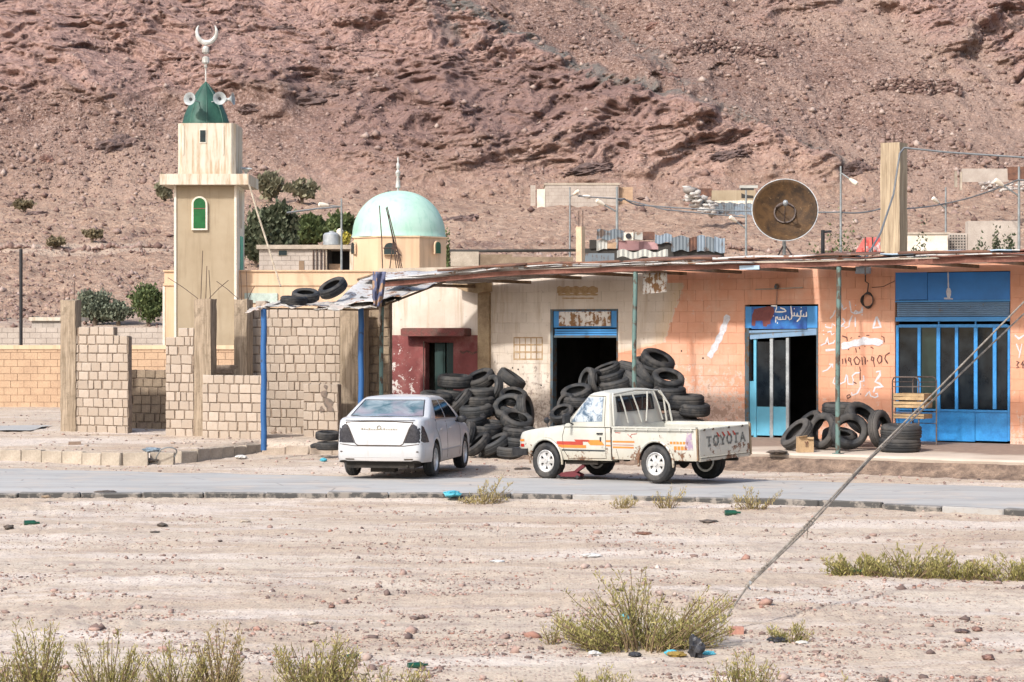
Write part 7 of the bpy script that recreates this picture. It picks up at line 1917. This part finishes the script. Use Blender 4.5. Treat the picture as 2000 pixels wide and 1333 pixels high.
# small roof pieces behind the awning
t = thing('concrete_stub', 'slim peach concrete stub with two rebars on the shop roof', 'stub', FF.W(FF.U(1132, 1.0), 1.0, 4.14), -rad(33)); s_ = FF.W(FF.U(1132, 1.0), 1.0)[1] / F
MB().box(-.06, .09, -.06, .09, 0, FF.Z(1132, 443, 1.0) - 4.14, jit=.006).build('stub', simple('peach_concrete', (.56, .42, .28), (.42, .30, .2), 4), t)
for px, d_ in ((1130, 0), (1137, .04)): MB().tube([(-.02 + (px - 1130) * s_, d_, FF.Z(1132, 444, 1.0) - 4.2), (-.02 + (px - 1130) * s_, d_, FF.Z(1132, 412, 1.0) - 4.14)], .01, 5).build('rebar', M_steel, t)
# rebar bundle leaning in front of the dome
t = thing('rebar_bundle', 'bundle of tall rusty rods leaning in front of the dome', 'rebar', P(770, 560, 56)); b0 = Vector(t.location)
for a_, b_, c_, d_ in ((748, 530, 741, 402), (782, 530, 754, 406), (786, 532, 756, 404), (776, 525, 758, 420), (790, 530, 768, 468), (760, 520, 768, 470), (748, 470, 784, 500)):
    MB().tube([Vector(P(a_, b_ + 15, 56)) - b0, Vector(P((a_ + c_) / 2 + 1, (b_ + d_) / 2, 56)) - b0, Vector(P(c_, d_, 56)) - b0], .014, 5).build('rod', M_steel, t)
# ================================================================ VILLAGE BITS BEHIND THE SHOP ROOF
def panels(name, label, cat, Y, rects, zb=1.5, group=None, dep=.5):
    t = thing(name, label, cat, (*P(rects[0][1], 600, Y)[:2], 0), 0, group); b0 = Vector(t.location)
    for i, (pn_, x0, x1, y0, y1, mat) in enumerate(rects):
        a, b = Vector(P(x0, y1, Y)) - b0, Vector(P(x1, y0, Y)) - b0
        r = random.Random(i); yy = .06 * r.random() + .012 * i % .3
        mb = MB()
        if 'sheet' in pn_:
            q = max(4, int((b.x - a.x) / .06)); z0, z1 = a.z, b.z; rows = [[(a.x + (b.x - a.x) * k / q, yy + .03 * (k % 2), z + .04 * math.sin(k * .7 + i)) for k in range(q + 1)] for z in (z0, (z0 + z1) / 2, z1)]
            o = mb.grid(rows).build(pn_, mat, t); md = o.modifiers.new('t', 'SOLIDIFY'); md.thickness = .02
        else: mb.box(a.x, b.x, yy, yy + dep, a.z, b.z, jit=.02 if 'block' not in pn_ else 0).build(pn_, mat, t)
    return t
M_sh1 = worn('grey_blue_sheet', (.14, .165, .185), (.14, .10, .08), .6, 2.5, .6); M_sh2 = worn('light_blue_sheet', (.20, .245, .29), (.2, .16, .14), .65, 2.5, .6); M_sh3 = worn('mauve_tarp', (.30, .17, .17), (.12, .08, .08), .7, 2, .8); M_sh4 = worn('pale_sheet', (.40, .395, .36), (.26, .18, .13), .7, 2.5, .6); M_sh5 = simple('dark_opening', (.05, .045, .04), None, 3)
panels('scrap_shed', 'patchwork shed of corrugated scrap behind the shop roof', 'shed', 84, [('sheet', 1166, 1205, 449, 468, M_sh1), ('sheet', 1205, 1220, 451, 470, M_sh1), ('timber_panel', 1256, 1279, 453, 468, M_brown), ('sheet', 1280, 1312, 458, 475, M_sh2), ('sheet', 1312, 1346, 462, 490, M_sh1), ('sheet', 1346, 1362, 464, 490, M_brown), ('sheet', 1362, 1378, 461, 492, M_sh2), ('sheet', 1379, 1396, 464, 492, M_sh1), ('sheet', 1396, 1416, 464, 493, M_sh2),
   ('tarp', 1208, 1258, 471, 489, M_sh3), ('tarp', 1252, 1286, 472, 488, simple('pink_tarp', (.50, .30, .30), None, 4)), ('sheet', 1166, 1186, 468, 488, M_sh4), ('panel', 1186, 1204, 474, 486, M_ochre), ('panel', 1284, 1316, 474, 503, M_sh5), ('panel', 1152, 1166, 468, 486, M_sh5), ('panel', 1140, 1416, 486, 520, M_sh5)])
panels('roof_sheet_stack', 'cream corrugated sheet lying on the shop roof', 'metal sheet', 56, [('sheet', 1206, 1305, 490, 504, M_sh4)])
ac = panels('air_conditioner', 'white air conditioning unit on the scrap shed', 'air conditioner', 83.2, [('casing', 1219, 1237, 454, 469, M_trim)], dep=.35)
p = Vector(P(1227.5, 461.5, 83.2)) - ac.location
MB().lathe([(0, -.03), (.095, -.03), (.105, -.012)], 18, Matrix.Translation((p.x, -.01, p.z)) @ Matrix.Rotation(rad(90), 4, 'X')).build('fan', M_black, ac)
panels('storage_box', 'cream metal box beside the air conditioning unit', 'box', 83.3, [('casing', 1238, 1256, 454, 468, M_sh4)])
panels('parapet', 'dark low sheds and slabs behind the roof right of the dome', 'shed', 66, [('slab', 878, 1130, 487, 492, M_sh5), ('block_wall', 880, 935, 492, 520, M_conc), ('block_wall', 935, 1000, 497, 525, M_blockd), ('block_wall', 1140, 1200, 495, 520, M_sh1), ('block_wall', 1000, 1120, 502, 525, M_blockd)])
panels('white_building', 'white wall behind the roof right of the pillar', 'building', 95, [('wall', 1768, 1852, 458, 500, M_trim), ('roof', 1764, 1856, 455, 458, M_conc)], dep=3)
pw = panels('pierced_wall', 'grey pierced screen wall right of the white wall', 'wall', 96, [('wall', 1852, 1890, 456, 500, M_greyb), ('wall', 1890, 1990, 432, 500, M_greyb)])
mb = MB()
for i in range(6):
    for j in range(6):
        q = Vector(P(1857 + i * 5.5, 461 + j * 5.5, 95.9)) - pw.location; mb.lathe([(0, 0), (.04, 0)], 6, Matrix.Translation((q.x, -.03, q.z)) @ Matrix.Rotation(rad(90), 4, 'X'))
mb.build('hole', M_sh5, pw, kind='stuff')
M_redp = worn('red_white_plastic', (.50, .10, .075), (.52, .47, .45), .60, 1.6, .5)
t = thing('striped_tarp', 'crumpled red and white plastic sheet beside the concrete pillar', 'tarp', P(1698, 490, 70)); b0 = Vector(t.location)
rows = [[Vector(P(1672 + 50 * i / 14, 492 - 28 * math.sin(math.pi * min(1, (j / 6) * .6)) * (1 if i > 4 else i / 5 + .1), 70 + j * .15 + .1 * math.sin(i * 1.7 + j))) - b0 for i in range(15)] for j in range(7)]
o = MB().grid(rows).build('sheet', M_redp, t, smooth=40); md = o.modifiers.new('t', 'SOLIDIFY'); md.thickness = .02
for px in (1690, 1704):
    t = thing('rebar', 'upright rusty rod left of the concrete pillar' + (', the nearer one to it' if px > 1700 else ', the farther one from it'), 'rebar', P(px, 500, 50)); MB().tube([(0, 0, -.1), (0, 0, .42)], .018, 5).build('rod', M_steel, t)
# walled house on the slope
hz = 192
t, fr = grid_wall('hillside_house', 'long windowless block house on the slope above the white shop', 1065, 1208, 362, hz, .55, .30, M_greyb, M_greym, cat='house', zb=tz(*P(1065, 400, hz)[:2]) - 1.5, thick=.3)
a, b = fr.U(1065), fr.U(1208); zt = fr.Z(1130, 362); MB().box(a - .1, b + .1, -.05, 4.5, zt + .001, zt + .18).build('roof', M_conc, t); MB().box(a - .02, a + .3, .31, 4.4, zt - 3, zt - .01).build('side_wall', M_trim, t)
MB().box(a - .7, a - .03, -.02, .2, zt - 3, zt - .35).build('end_wall', M_trim, t)
t, fr = grid_wall('boundary_wall', 'low wall stub joined to the right end of the hillside house', 1209, 1236, 366, hz + .5, .5, .3, M_ochre, M_ochm, zb=tz(*P(1210, 400, hz)[:2]) - 1.0)
t, fr = grid_wall('boundary_wall', 'short wall stub left of the hillside house', 1036, 1046, 362, hz + 2, .5, .3, M_greyb, M_greym, zb=tz(*P(1040, 390, hz)[:2]) - 1.5)
panels('scrap_hut', 'hut of blue sheets and white sacks on the slope left of the dish', 'hut', 170, [('wall', 1390, 1476, 372, 392, M_tan), ('sheet', 1396, 1434, 396, 419, M_sh1), ('sheet', 1434, 1476, 394, 420, M_sh2), ('sheet', 1396, 1476, 391, 398, M_trim), ('panel', 1448, 1472, 368, 388, M_sh5), ('slab', 1446, 1480, 362, 368, M_sh4), ('timber_panel', 1344, 1392, 368, 384, M_brown)], dep=.6)
rr = np.random.default_rng(8); px = rr.uniform(1338, 1396, 60); py = 366 + (px - 1338) * .65 + rr.uniform(-3, 26, 60); py = np.clip(py, 366, 418)
Y_ = 169.0; xs = (px - CX) / F * Y_; zz = H - (py - HY) / F * Y_
stones('sack_pile', xs, np.full(60, Y_) + rr.uniform(-.5, .5, 60), rr.uniform(.22, .42, 60), stone_mat('white_sack', [(0, (.28, .26, .24)), (.5, (.46, .44, .41)), (1, (.60, .59, .57))]), z=zz, label='heap of white sacks spilling down beside the scrap hut', cat='sacks')
panels('ruined_enclosure', 'low grey stone enclosure on the slope near the right edge', 'enclosure', 175, [('wall', 1880, 1970, 330, 356, M_greyb), ('panel', 1968, 2040, 326, 352, M_brown), ('post', 1866, 1870, 334, 366, M_conc), ('post', 1876, 1879, 336, 372, M_conc)], dep=.4)
rr = np.random.default_rng(18); px = rr.uniform(1915, 2060, 90); py = 362 + rr.uniform(-4, 12, 90); Y_ = 165.0
stones('rubble', (px - CX) / F * Y_, np.full(90, Y_), rr.uniform(.10, .28, 90), M_dry if False else stone_mat('pale_rubble', [(0, (.30, .26, .24)), (1, (.60, .56, .52))]), z=H - (py - HY) / F * Y_, label='pale rubble and litter below the stone enclosure', cat='rubble')
# ================================================================ FOREGROUND SHRUBS
M_shrub = leaf_mat('shrub_leaves', [(0, (.10, .095, .03)), (.3, (.22, .205, .07)), (.7, (.37, .33, .115)), (.9, (.50, .43, .19)), (1, (.36, .25, .13))])
M_shrubd = leaf_mat('dry_shrub_leaves', [(0, (.17, .13, .05)), (.5, (.33, .27, .11)), (1, (.47, .39, .2))])
M_twig = simple('shrub_twig', (.22, .155, .09), (.12, .085, .05), 9, .95, .2)
def shrub(px0, px1, ptop, pbase, label, seed, stems=60, mat=M_shrub, leaf=.020, per=46, z=-.06, spread=.8, skew=0, grp='thorny shrubs on the waste ground', xb=None, upright=.55, prof=None, name='shrub'):
    r = np.random.default_rng(seed); Y = F * (H - z) / (pbase - HY); w = (px1 - px0) / F * Y; hgt = (pbase - ptop) / F * Y; xc = ((px0 + px1) / 2 - CX) / F * Y
    zb = tz(xc, Y); t = thing(name, label, 'shrub', (xc, Y, zb - .02), 0, grp)
    tw = MB(); LV, LT = [], []
    for s in range(stems):
        bx = r.uniform(-.5, .5) * w * spread * .8; by = r.uniform(-.5, .5) * w * .35
        lean = (bx / (w * .5)) * 1.5 + r.normal(0, .4)
        f = r.uniform(.25, 1) ** 1.1
        hs = hgt * f * (prof(bx / w + .5) if prof else (1 - .45 * abs(bx / (w * .5)) ** 1.5))
        ex = np.clip(bx + lean * hs * (1 - upright + .25), -w * .5, w * .5); ey = by + r.normal(0, .12) * w * .3
        p0 = np.array([bx * .7, by * .7, 0]); p3 = np.array([ex, ey, hs]); p1 = p0 + np.array([0, 0, hs * .4]) + r.normal(0, .03, 3) * hs; p2 = p0 * .4 + p3 * .6 + r.normal(0, .06, 3) * hs
        T = np.linspace(0, 1, 7)[:, None]; C_ = (1 - T) ** 3 * p0 + 3 * (1 - T) ** 2 * T * p1 + 3 * (1 - T) * T ** 2 * p2 + T ** 3 * p3
        tw.tube([tuple(c) for c in C_], [.0045 * (1 - .75 * k / 6) * (1 + hgt) for k in range(7)], 4, False)
        m = int((per if r.random() > .14 else 3) * (.4 + f * .7) * (hs / max(hgt, .01) + .35)); tt = r.uniform(.03, 1, m) ** .85
        idx = tt * 6; i0 = np.minimum(idx.astype(int), 5); fr_ = (idx - i0)[:, None]; pp = C_[i0] * (1 - fr_) + C_[i0 + 1] * fr_
        rad_ = (.055 * (1.15 - tt) + .012)[:, None] * (1 + hgt)
        side = r.normal(0, 1, (m, 3)); side /= np.linalg.norm(side, axis=1)[:, None]; pp = pp + side * rad_ * r.random((m, 1)) ** .6
        pp[:, 2] = np.maximum(pp[:, 2], .01)
        d = side * .6 + np.array([0, 0, .9]) + r.normal(0, .25, (m, 3)); d /= np.linalg.norm(d, axis=1)[:, None]
        u = np.cross(d, r.normal(0, 1, (m, 3))); u /= np.linalg.norm(u, axis=1)[:, None]
        sz = (leaf * r.uniform(.6, 1.5, m))[:, None]
        LV.append(np.stack([pp - u * sz * .17, pp + u * sz * .17, pp + d * sz * .7 + u * sz * .16, pp + d * sz * 1.25 - u * sz * .04], 1)); LT.append(np.repeat(np.clip(r.random(m) * .8 + .25 * tt * f, 0, 1), 4))
    V = np.concatenate(LV).reshape(-1, 3); Q = np.arange(len(V)).reshape(-1, 4)
    obj('foliage', npmesh('foliage', V, Q, mat, False, {'tone': np.concatenate(LT)}), t)
    tw.build('twigs', M_twig, t); return t
cen_p = lambda u: .36 + .42 * math.exp(-((u - .48) / .26) ** 2) + .20 * math.sin(u * 17 + 1)
shrub(1078, 1432, 1074, 1252, 'biggest yellow green shrub in the foreground, caught with litter', 1, 190, per=78, spread=1.05, prof=cen_p, leaf=.024)
shrub(1058, 1096, 1180, 1243, 'small shoot at the left foot of the biggest shrub', 2, 9, per=40)
shrub(1230, 1262, 1072, 1244, 'tall single sprig rising out of the biggest shrub', 22, 4, per=60, upright=1, prof=lambda u: 1)
shrub(1492, 1600, 1198, 1244, 'small spreading shrub right of the pale brick', 3, 26, per=46)
shrub(1608, 1740, 1070, 1119, 'low grassy shrub at the left end of the right hand clump, beside a green bottle', 4, 70, per=40, leaf=.030, spread=1.1, upright=.4)
shrub(1690, 1860, 1050, 1122, 'tallest part of the right hand clump of shrubs', 5, 95, per=46, leaf=.030, spread=1.1, upright=.5)
shrub(1815, 1945, 1078, 1124, 'low shrub right of the tallest one in the right hand clump', 6, 60, per=40, leaf=.030, spread=1.1, upright=.4)
shrub(1900, 2060, 1068, 1126, 'shrub of the right hand clump at the picture edge', 7, 80, per=44, leaf=.030, spread=1.1, upright=.4)
# row along the bottom edge
shrub(-40, 60, 1249, 1372, 'shrub cut by the bottom left corner', 8, 60, per=60); shrub(28, 120, 1186, 1375, 'tall shrub second from left along the bottom edge', 9, 52, per=90, upright=.9)
shrub(130, 290, 1214, 1376, 'loose shrub third from left along the bottom edge', 10, 75, per=70, upright=.8); shrub(285, 400, 1236, 1378, 'shrub fourth from left along the bottom edge', 11, 60, per=60)
shrub(385, 470, 1202, 1378, 'dry upright shrub fifth from left along the bottom edge', 12, 40, M_shrubd, per=70, upright=.95); shrub(460, 520, 1284, 1378, 'low shrub between the dry upright one and the bushy one', 13, 16, per=40)
shrub(535, 700, 1216, 1380, 'bushy shrub left of the middle along the bottom edge', 14, 110, per=80, upright=.8); shrub(690, 840, 1274, 1380, 'low shrub trailing right from the bushy one at the bottom edge', 15, 64, per=50)
shrub(1130, 1235, 1264, 1372, 'shrub below the biggest one, at the bottom edge', 16, 60, per=60); shrub(1390, 1520, 1246, 1372, 'shrub right of the middle with arching shoots, at the bottom edge', 17, 56, per=60)
shrub(1618, 1652, 1270, 1370, 'thin sprig at the bottom edge right of the arching shrub', 18, 6, per=50, upright=1); shrub(1900, 1960, 1289, 1370, 'low sprig at the bottom right', 19, 10, per=40); shrub(1010, 1060, 1292, 1372, 'tiny sprig at the bottom edge left of the middle shrub', 20, 6, per=30)
kg = 'dry weeds growing along the road kerb'
shrub(872, 1012, 915, 980, 'tallest dry weed at the road kerb beside the blue bag', 30, 40, M_shrubd, .034, 44, grp=kg, name='weed', prof=lambda u: .28 + .95 * math.exp(-((u - .62) / .09) ** 2))
shrub(1180, 1245, 960, 988, 'small weed at the kerb below the pickup front wheel', 31, 18, M_shrubd, .030, 24, grp=kg, name='weed'); shrub(1265, 1340, 938, 990, 'weed with two bare shoots below the pickup rear wheel', 32, 22, M_shrubd, .030, 26, grp=kg, name='weed')
shrub(1408, 1532, 945, 994, 'spreading weed at the kerb below the tailgate', 33, 30, M_shrubd, .032, 32, grp=kg, name='weed')
shrub(8, 46, 742, 772, 'dry tuft against the ochre wall at far left', 34, 14, M_shrubd, .05, 30, z=.5, grp='dry tufts by the walls', name='weed'); shrub(95, 112, 772, 792, 'tiny tuft on the sand left of the leftmost column', 35, 8, M_shrub, .04, 20, z=.45, grp='dry tufts by the walls', name='weed')

# ================================================================ GUY WIRE
gw = thing('guy_wire', 'twisted steel guy wire slanting from the ground to the upper right', 'guy wire', G(1386, 1232, -.06)); g0 = Vector(gw.location); Ya = g0.y
M_gw = simple('weathered_wire_rope', (.36, .32, .27), (.18, .15, .12), 14, .7, .4, .003, 60, metal=.2)
def gp(px, py, k): return Vector(P(px, py, Ya + k)) - g0
A0 = Vector((0, 0, -.1))
pth = [A0, gp(1462, 1142, .75), gp(1580, 1022, 1.9)]
MB().tube(pth, .011, 6).build('lower_strand', M_gw, gw, smooth=60)
MB().tube([gp(1462, 1140, .75), gp(1560, 1042, 1.7), gp(1700, 892, 3.2), gp(1840, 752, 4.6), gp(2000, 590, 6.2), gp(2260, 327, 8.6)], .010, 6).build('upper_strand', M_gw, gw, smooth=60)
MB().tube([gp(1466, 1140, .76), gp(1570, 1040, 1.75), gp(1700, 897, 3.22), gp(1840, 765, 4.62), gp(2000, 613, 6.2), gp(2260, 366, 8.6)], .010, 6).build('upper_strand', M_gw, gw, smooth=60)
mb = MB()
def wrap(a, b, r_, turns):
    ax_ = (b - a); d = ax_.normalized(); u = d.cross(Vector((0, 1, 0))).normalized(); v_ = d.cross(u)
    mb.tube([a + ax_ * t + u * r_ * math.cos(t * turns * 6.283) + v_ * r_ * math.sin(t * turns * 6.283) for t in np.linspace(0, 1, turns * 8)], .004, 4)
wrap(gp(1455, 1150, .7), gp(1475, 1128, .85), .018, 5); wrap(gp(1480, 1122, .9), gp(1500, 1100, 1.1), .014, 4); wrap(gp(1545, 1056, 1.5), gp(1592, 1010, 2.0), .016, 9); wrap(gp(1720, 878, 3.4), gp(1736, 860, 3.6), .012, 3)
mb.tube([gp(1578, 1024, 1.9), gp(1577, 1040, 1.9), gp(1576, 1052, 1.9)], .005, 4).tube([gp(1572, 1032, 1.9), gp(1560, 1050, 1.9), gp(1548, 1058, 1.88)], .006, 4).tube([gp(1582, 1018, 1.95), gp(1592, 1022, 1.95), gp(1574, 1036, 1.95)], .004, 4)
mb.build('wire_wrapping', M_gw, gw); MB().box(-.012, .012, -.012, .012, -.03, .03, Matrix.Translation(gp(1463, 1141, .76)) @ Matrix.Rotation(.7, 4, 'Y')).tube([gp(1458, 1144, .74), gp(1466, 1152, .76)], .008, 5).build('clamp', M_galv, gw)
up = thing('utility_pole', 'steel pole beyond the right edge that the guy wire is tied to', 'pole', (*P(2260, 700, Ya + 8.6)[:2], 0)); zz_ = P(2260, 327, Ya + 8.6)[2]
MB().tube([(0, 0, -.2), (0, 0, zz_ + .8)], .08, 10).build('pole', M_poleg, up, smooth=50)

# ================================================================ LITTER
def litter(px, py, label, cat, mat, w, h, d=None, seed=0, z=-.05, name=None, yaw=None, amp=.3):
    r = random.Random(seed + int(px)); x, y, _ = G(px, py, z); Y = y; W_ = w / F * Y / 2; H_ = h / F * Y / 2; D_ = (d or W_)
    zz = tz(x, y) if y < 36 or y > 42 else .0
    bm = bmesh.new(); bmesh.ops.create_icosphere(bm, subdivisions=3, radius=1)
    for q in bm.verts:
        c = q.co; k = 1 + amp * float(fbm(c.x * 1.7 + seed, c.z * 1.7 + c.y * 1.3 + px, 3, .6)); q.co = Vector((c.x * W_ * k, c.y * D_ * k, c.z * H_ * k + H_ * .8))
    me = bpy.data.meshes.new(name or 'litter'); bm.to_mesh(me); bm.free(); me.materials.append(mat)
    return obj(name or 'litter', me, None, label, cat, 'litter on the ground', None, (x, y, zz), (0, 0, yaw if yaw is not None else r.uniform(0, 3)))
M_bag = simple('black_bag', (.018, .018, .022), (.05, .05, .055), 14, .35, .6, .02, 22); M_bagb = simple('blue_bag', (.04, .27, .36), (.10, .38, .46), 10, .4, .5, .02, 20)
M_glassgr = simple('green_bottle_glass', (.012, .085, .045), (.01, .05, .03), 8, .12, .05, spec=.6); M_scrap = simple('dark_scrap', (.06, .055, .05), (.12, .09, .07), 10, .8, .6); M_paper = simple('dirty_paper', (.58, .57, .55), (.40, .38, .35), 9, .8, .5, .01, 20)
M_brick = simple('pink_brick', (.46, .24, .18), (.34, .17, .13), 7, .9, .5, .006, 40)
litter(1360, 1262, 'black plastic bag snagged in the biggest shrub by the guy wire', 'plastic bag', M_bag, 30, 46, seed=1, name='plastic_bag', z=-.03, amp=.5)
litter(1384, 1262, 'blue scrap of plastic at the foot of the guy wire', 'plastic scrap', M_bagb, 26, 8, seed=2, name='plastic_scrap'); litter(1222, 1200, 'blue scrap inside the biggest shrub', 'plastic scrap', M_bagb, 24, 16, seed=3, name='plastic_scrap'); litter(1160, 1262, 'pale scrap under the left of the biggest shrub', 'plastic scrap', M_paper, 26, 12, seed=4, name='plastic_scrap'); litter(1312, 1262, 'blue scrap under the right of the biggest shrub', 'plastic scrap', M_bagb, 26, 12, seed=5, name='plastic_scrap')
litter(1240, 1266, 'dark scrap at the front of the biggest shrub', 'plastic scrap', M_bag, 26, 10, seed=5, name='plastic_scrap')
litter(884, 976, 'bright blue plastic bag against the kerb by the tall weed', 'plastic bag', M_bagb, 34, 13, seed=6, name='plastic_bag')
litter(1518, 1242, 'dark bag under the small spreading shrub', 'plastic bag', M_bag, 34, 12, seed=7, name='plastic_bag'); litter(1566, 1243, 'whitish flat stone right of the small spreading shrub', 'stone', M_paper, 24, 7, seed=8, name='stone', amp=.2)
bk = thing('brick', 'single pale pink brick beside the foot of the guy wire', 'brick', (*G(1438, 1229, -.06)[:2], tz(*G(1438, 1229, -.06)[:2])), .08, 'litter on the ground'); MB().box(-.065, .065, -.04, .04, 0, .062, jit=.004).build('brick', M_brick, bk)
def bottle(px, py, label, L_=.24, r_=.034, yaw=.3, mat=None, z=-.05):
    x, y, _ = G(px, py, z); T = Matrix.Rotation(yaw, 4, 'Z') @ Matrix.Rotation(rad(90), 4, 'Y')
    o = MB().lathe([(0, -L_ / 2), (r_, -L_ / 2), (r_, L_ * .15), (r_ * .45, L_ * .3), (r_ * .4, L_ / 2), (0, L_ / 2)], 12, T).mesh('bottle', mat or M_glassgr, 40)
    obj('bottle', o, None, label, 'bottle', 'bottles lying on the sand', None, (x, y, tz(x, y) + r_ * .9))
bottle(62, 1022, 'green bottle on the sand at far left', .22, .04, .35); bottle(1657, 1117, 'green bottle lying in the right hand clump of shrubs', .30, .038, 0); bottle(816, 1290, 'green bottle lying between the bottom shrubs', .17, .026, .4); bottle(1431, 1006, 'dark green bottle on the sand below the tailgate weed', .24, .04, .1); bottle(690, 1274, 'small green bottle above the bushy bottom shrub', .10, .018, .5)
for i, (px, py, w, h, l_, m_) in enumerate([(17, 1030, 20, 10, 'dark lump left of the green bottle', M_scrap), (204, 970, 40, 5, 'flat dark slat just below the kerb at left', M_scrap), (90, 980, 18, 6, 'brown block end below the kerb at far left', M_blockd), (302, 1034, 20, 5, 'dark flat scrap above a smaller one left of centre', M_scrap), (316, 1021, 22, 7, 'dark lump with a tail left of centre', M_scrap),
      (478, 1011, 22, 6, 'grey slab on the sand below the white car', M_conc), (1257, 1040, 34, 6, 'rusty flat bar on the sand under the pickup', M_brown), (1385, 1017, 36, 6, 'dark plastic strip left of the dark green bottle', M_scrap), (1153, 1080, 40, 8, 'pale paper scrap on the sand', M_paper), (970, 1087, 30, 5, 'thin pale strip on the sand', M_paper), (1212, 1150, 20, 4, 'small dark chip lying on the sand right of centre', M_scrap),
      (648, 1178, 14, 9, 'reddish stone alone in the middle sand', M_redrock), (608, 1210, 18, 8, 'grey brown stone in the middle sand', M_conc), (1320, 1268, 38, 10, 'ochre lump below the biggest shrub', simple('ochre_lump', (.28, .19, .05), None, 8)), (1930, 1275, 24, 12, 'red rounded stone at lower right', M_redrock), (1908, 1222, 20, 10, 'reddish stone above the lower right one', M_redrock), (1725, 1318, 22, 12, 'dark grey stone near the bottom right', M_scrap), (1880, 1225, 28, 8, 'dark flat rock left of the reddish stone', M_darkrock),
      (1480, 908, 26, 7, 'crumpled white and dark rubbish behind the tailgate', M_paper), (1800, 920, 14, 4, 'white paper on the shoulder at right', M_paper), (1607, 913, 18, 4, 'small grey rubbish by the pavement edge', M_paper), (470, 896, 24, 8, 'pale green litter by the left kerb', M_paper), (290, 905, 40, 8, 'dark scrap lying against the left kerb', M_scrap), (632, 900, 14, 8, 'small blue and white wrapper left of the white car', M_bagb), (1020, 912, 30, 4, 'dark bar in front of the pickup wheel', M_scrap), (1520, 886, 40, 7, 'heap of dark rags on the pavement edge', M_scrap)]):
    zz = -.06 if py > 965 else (.02 if py < 925 else 0)
    if px == 1520: zz = .3
    o = litter(px, py, l_, 'scrap', m_, w, h, seed=20 + i, z=zz, name='stone' if 'stone' in l_ else 'scrap', amp=.25, yaw=0)
    if 'stone' in l_: o['category'] = 'stone'
    if px == 1520: o.location.z = .3
# wheel hoop at the left kerb
hp = thing('bicycle_wheel_rim', 'bent bicycle wheel rim leaning on the left kerb', 'wheel rim', (*G(326, 905, .02)[:2], .02)); s_ = hp.location[1] / F
MB().tube([(20 * s_ * math.cos(t) + .02 * math.sin(t * 3), -.1 - .12 * math.sin(t), .16 + 15 * s_ * math.sin(t) + 6 * s_ * math.cos(t)) for t in np.linspace(0, 6.283, 30)], .014, 6, False).build('rim', M_poleg, hp, smooth=60)
o = litter(296, 902, 'bluish crumpled plastic beside the bicycle rim', 'plastic scrap', simple('blue_grey_plastic', (.26, .33, .38), (.12, .15, .18), 9, .5, .4), 34, 10, seed=61, z=.02, name='plastic_scrap')
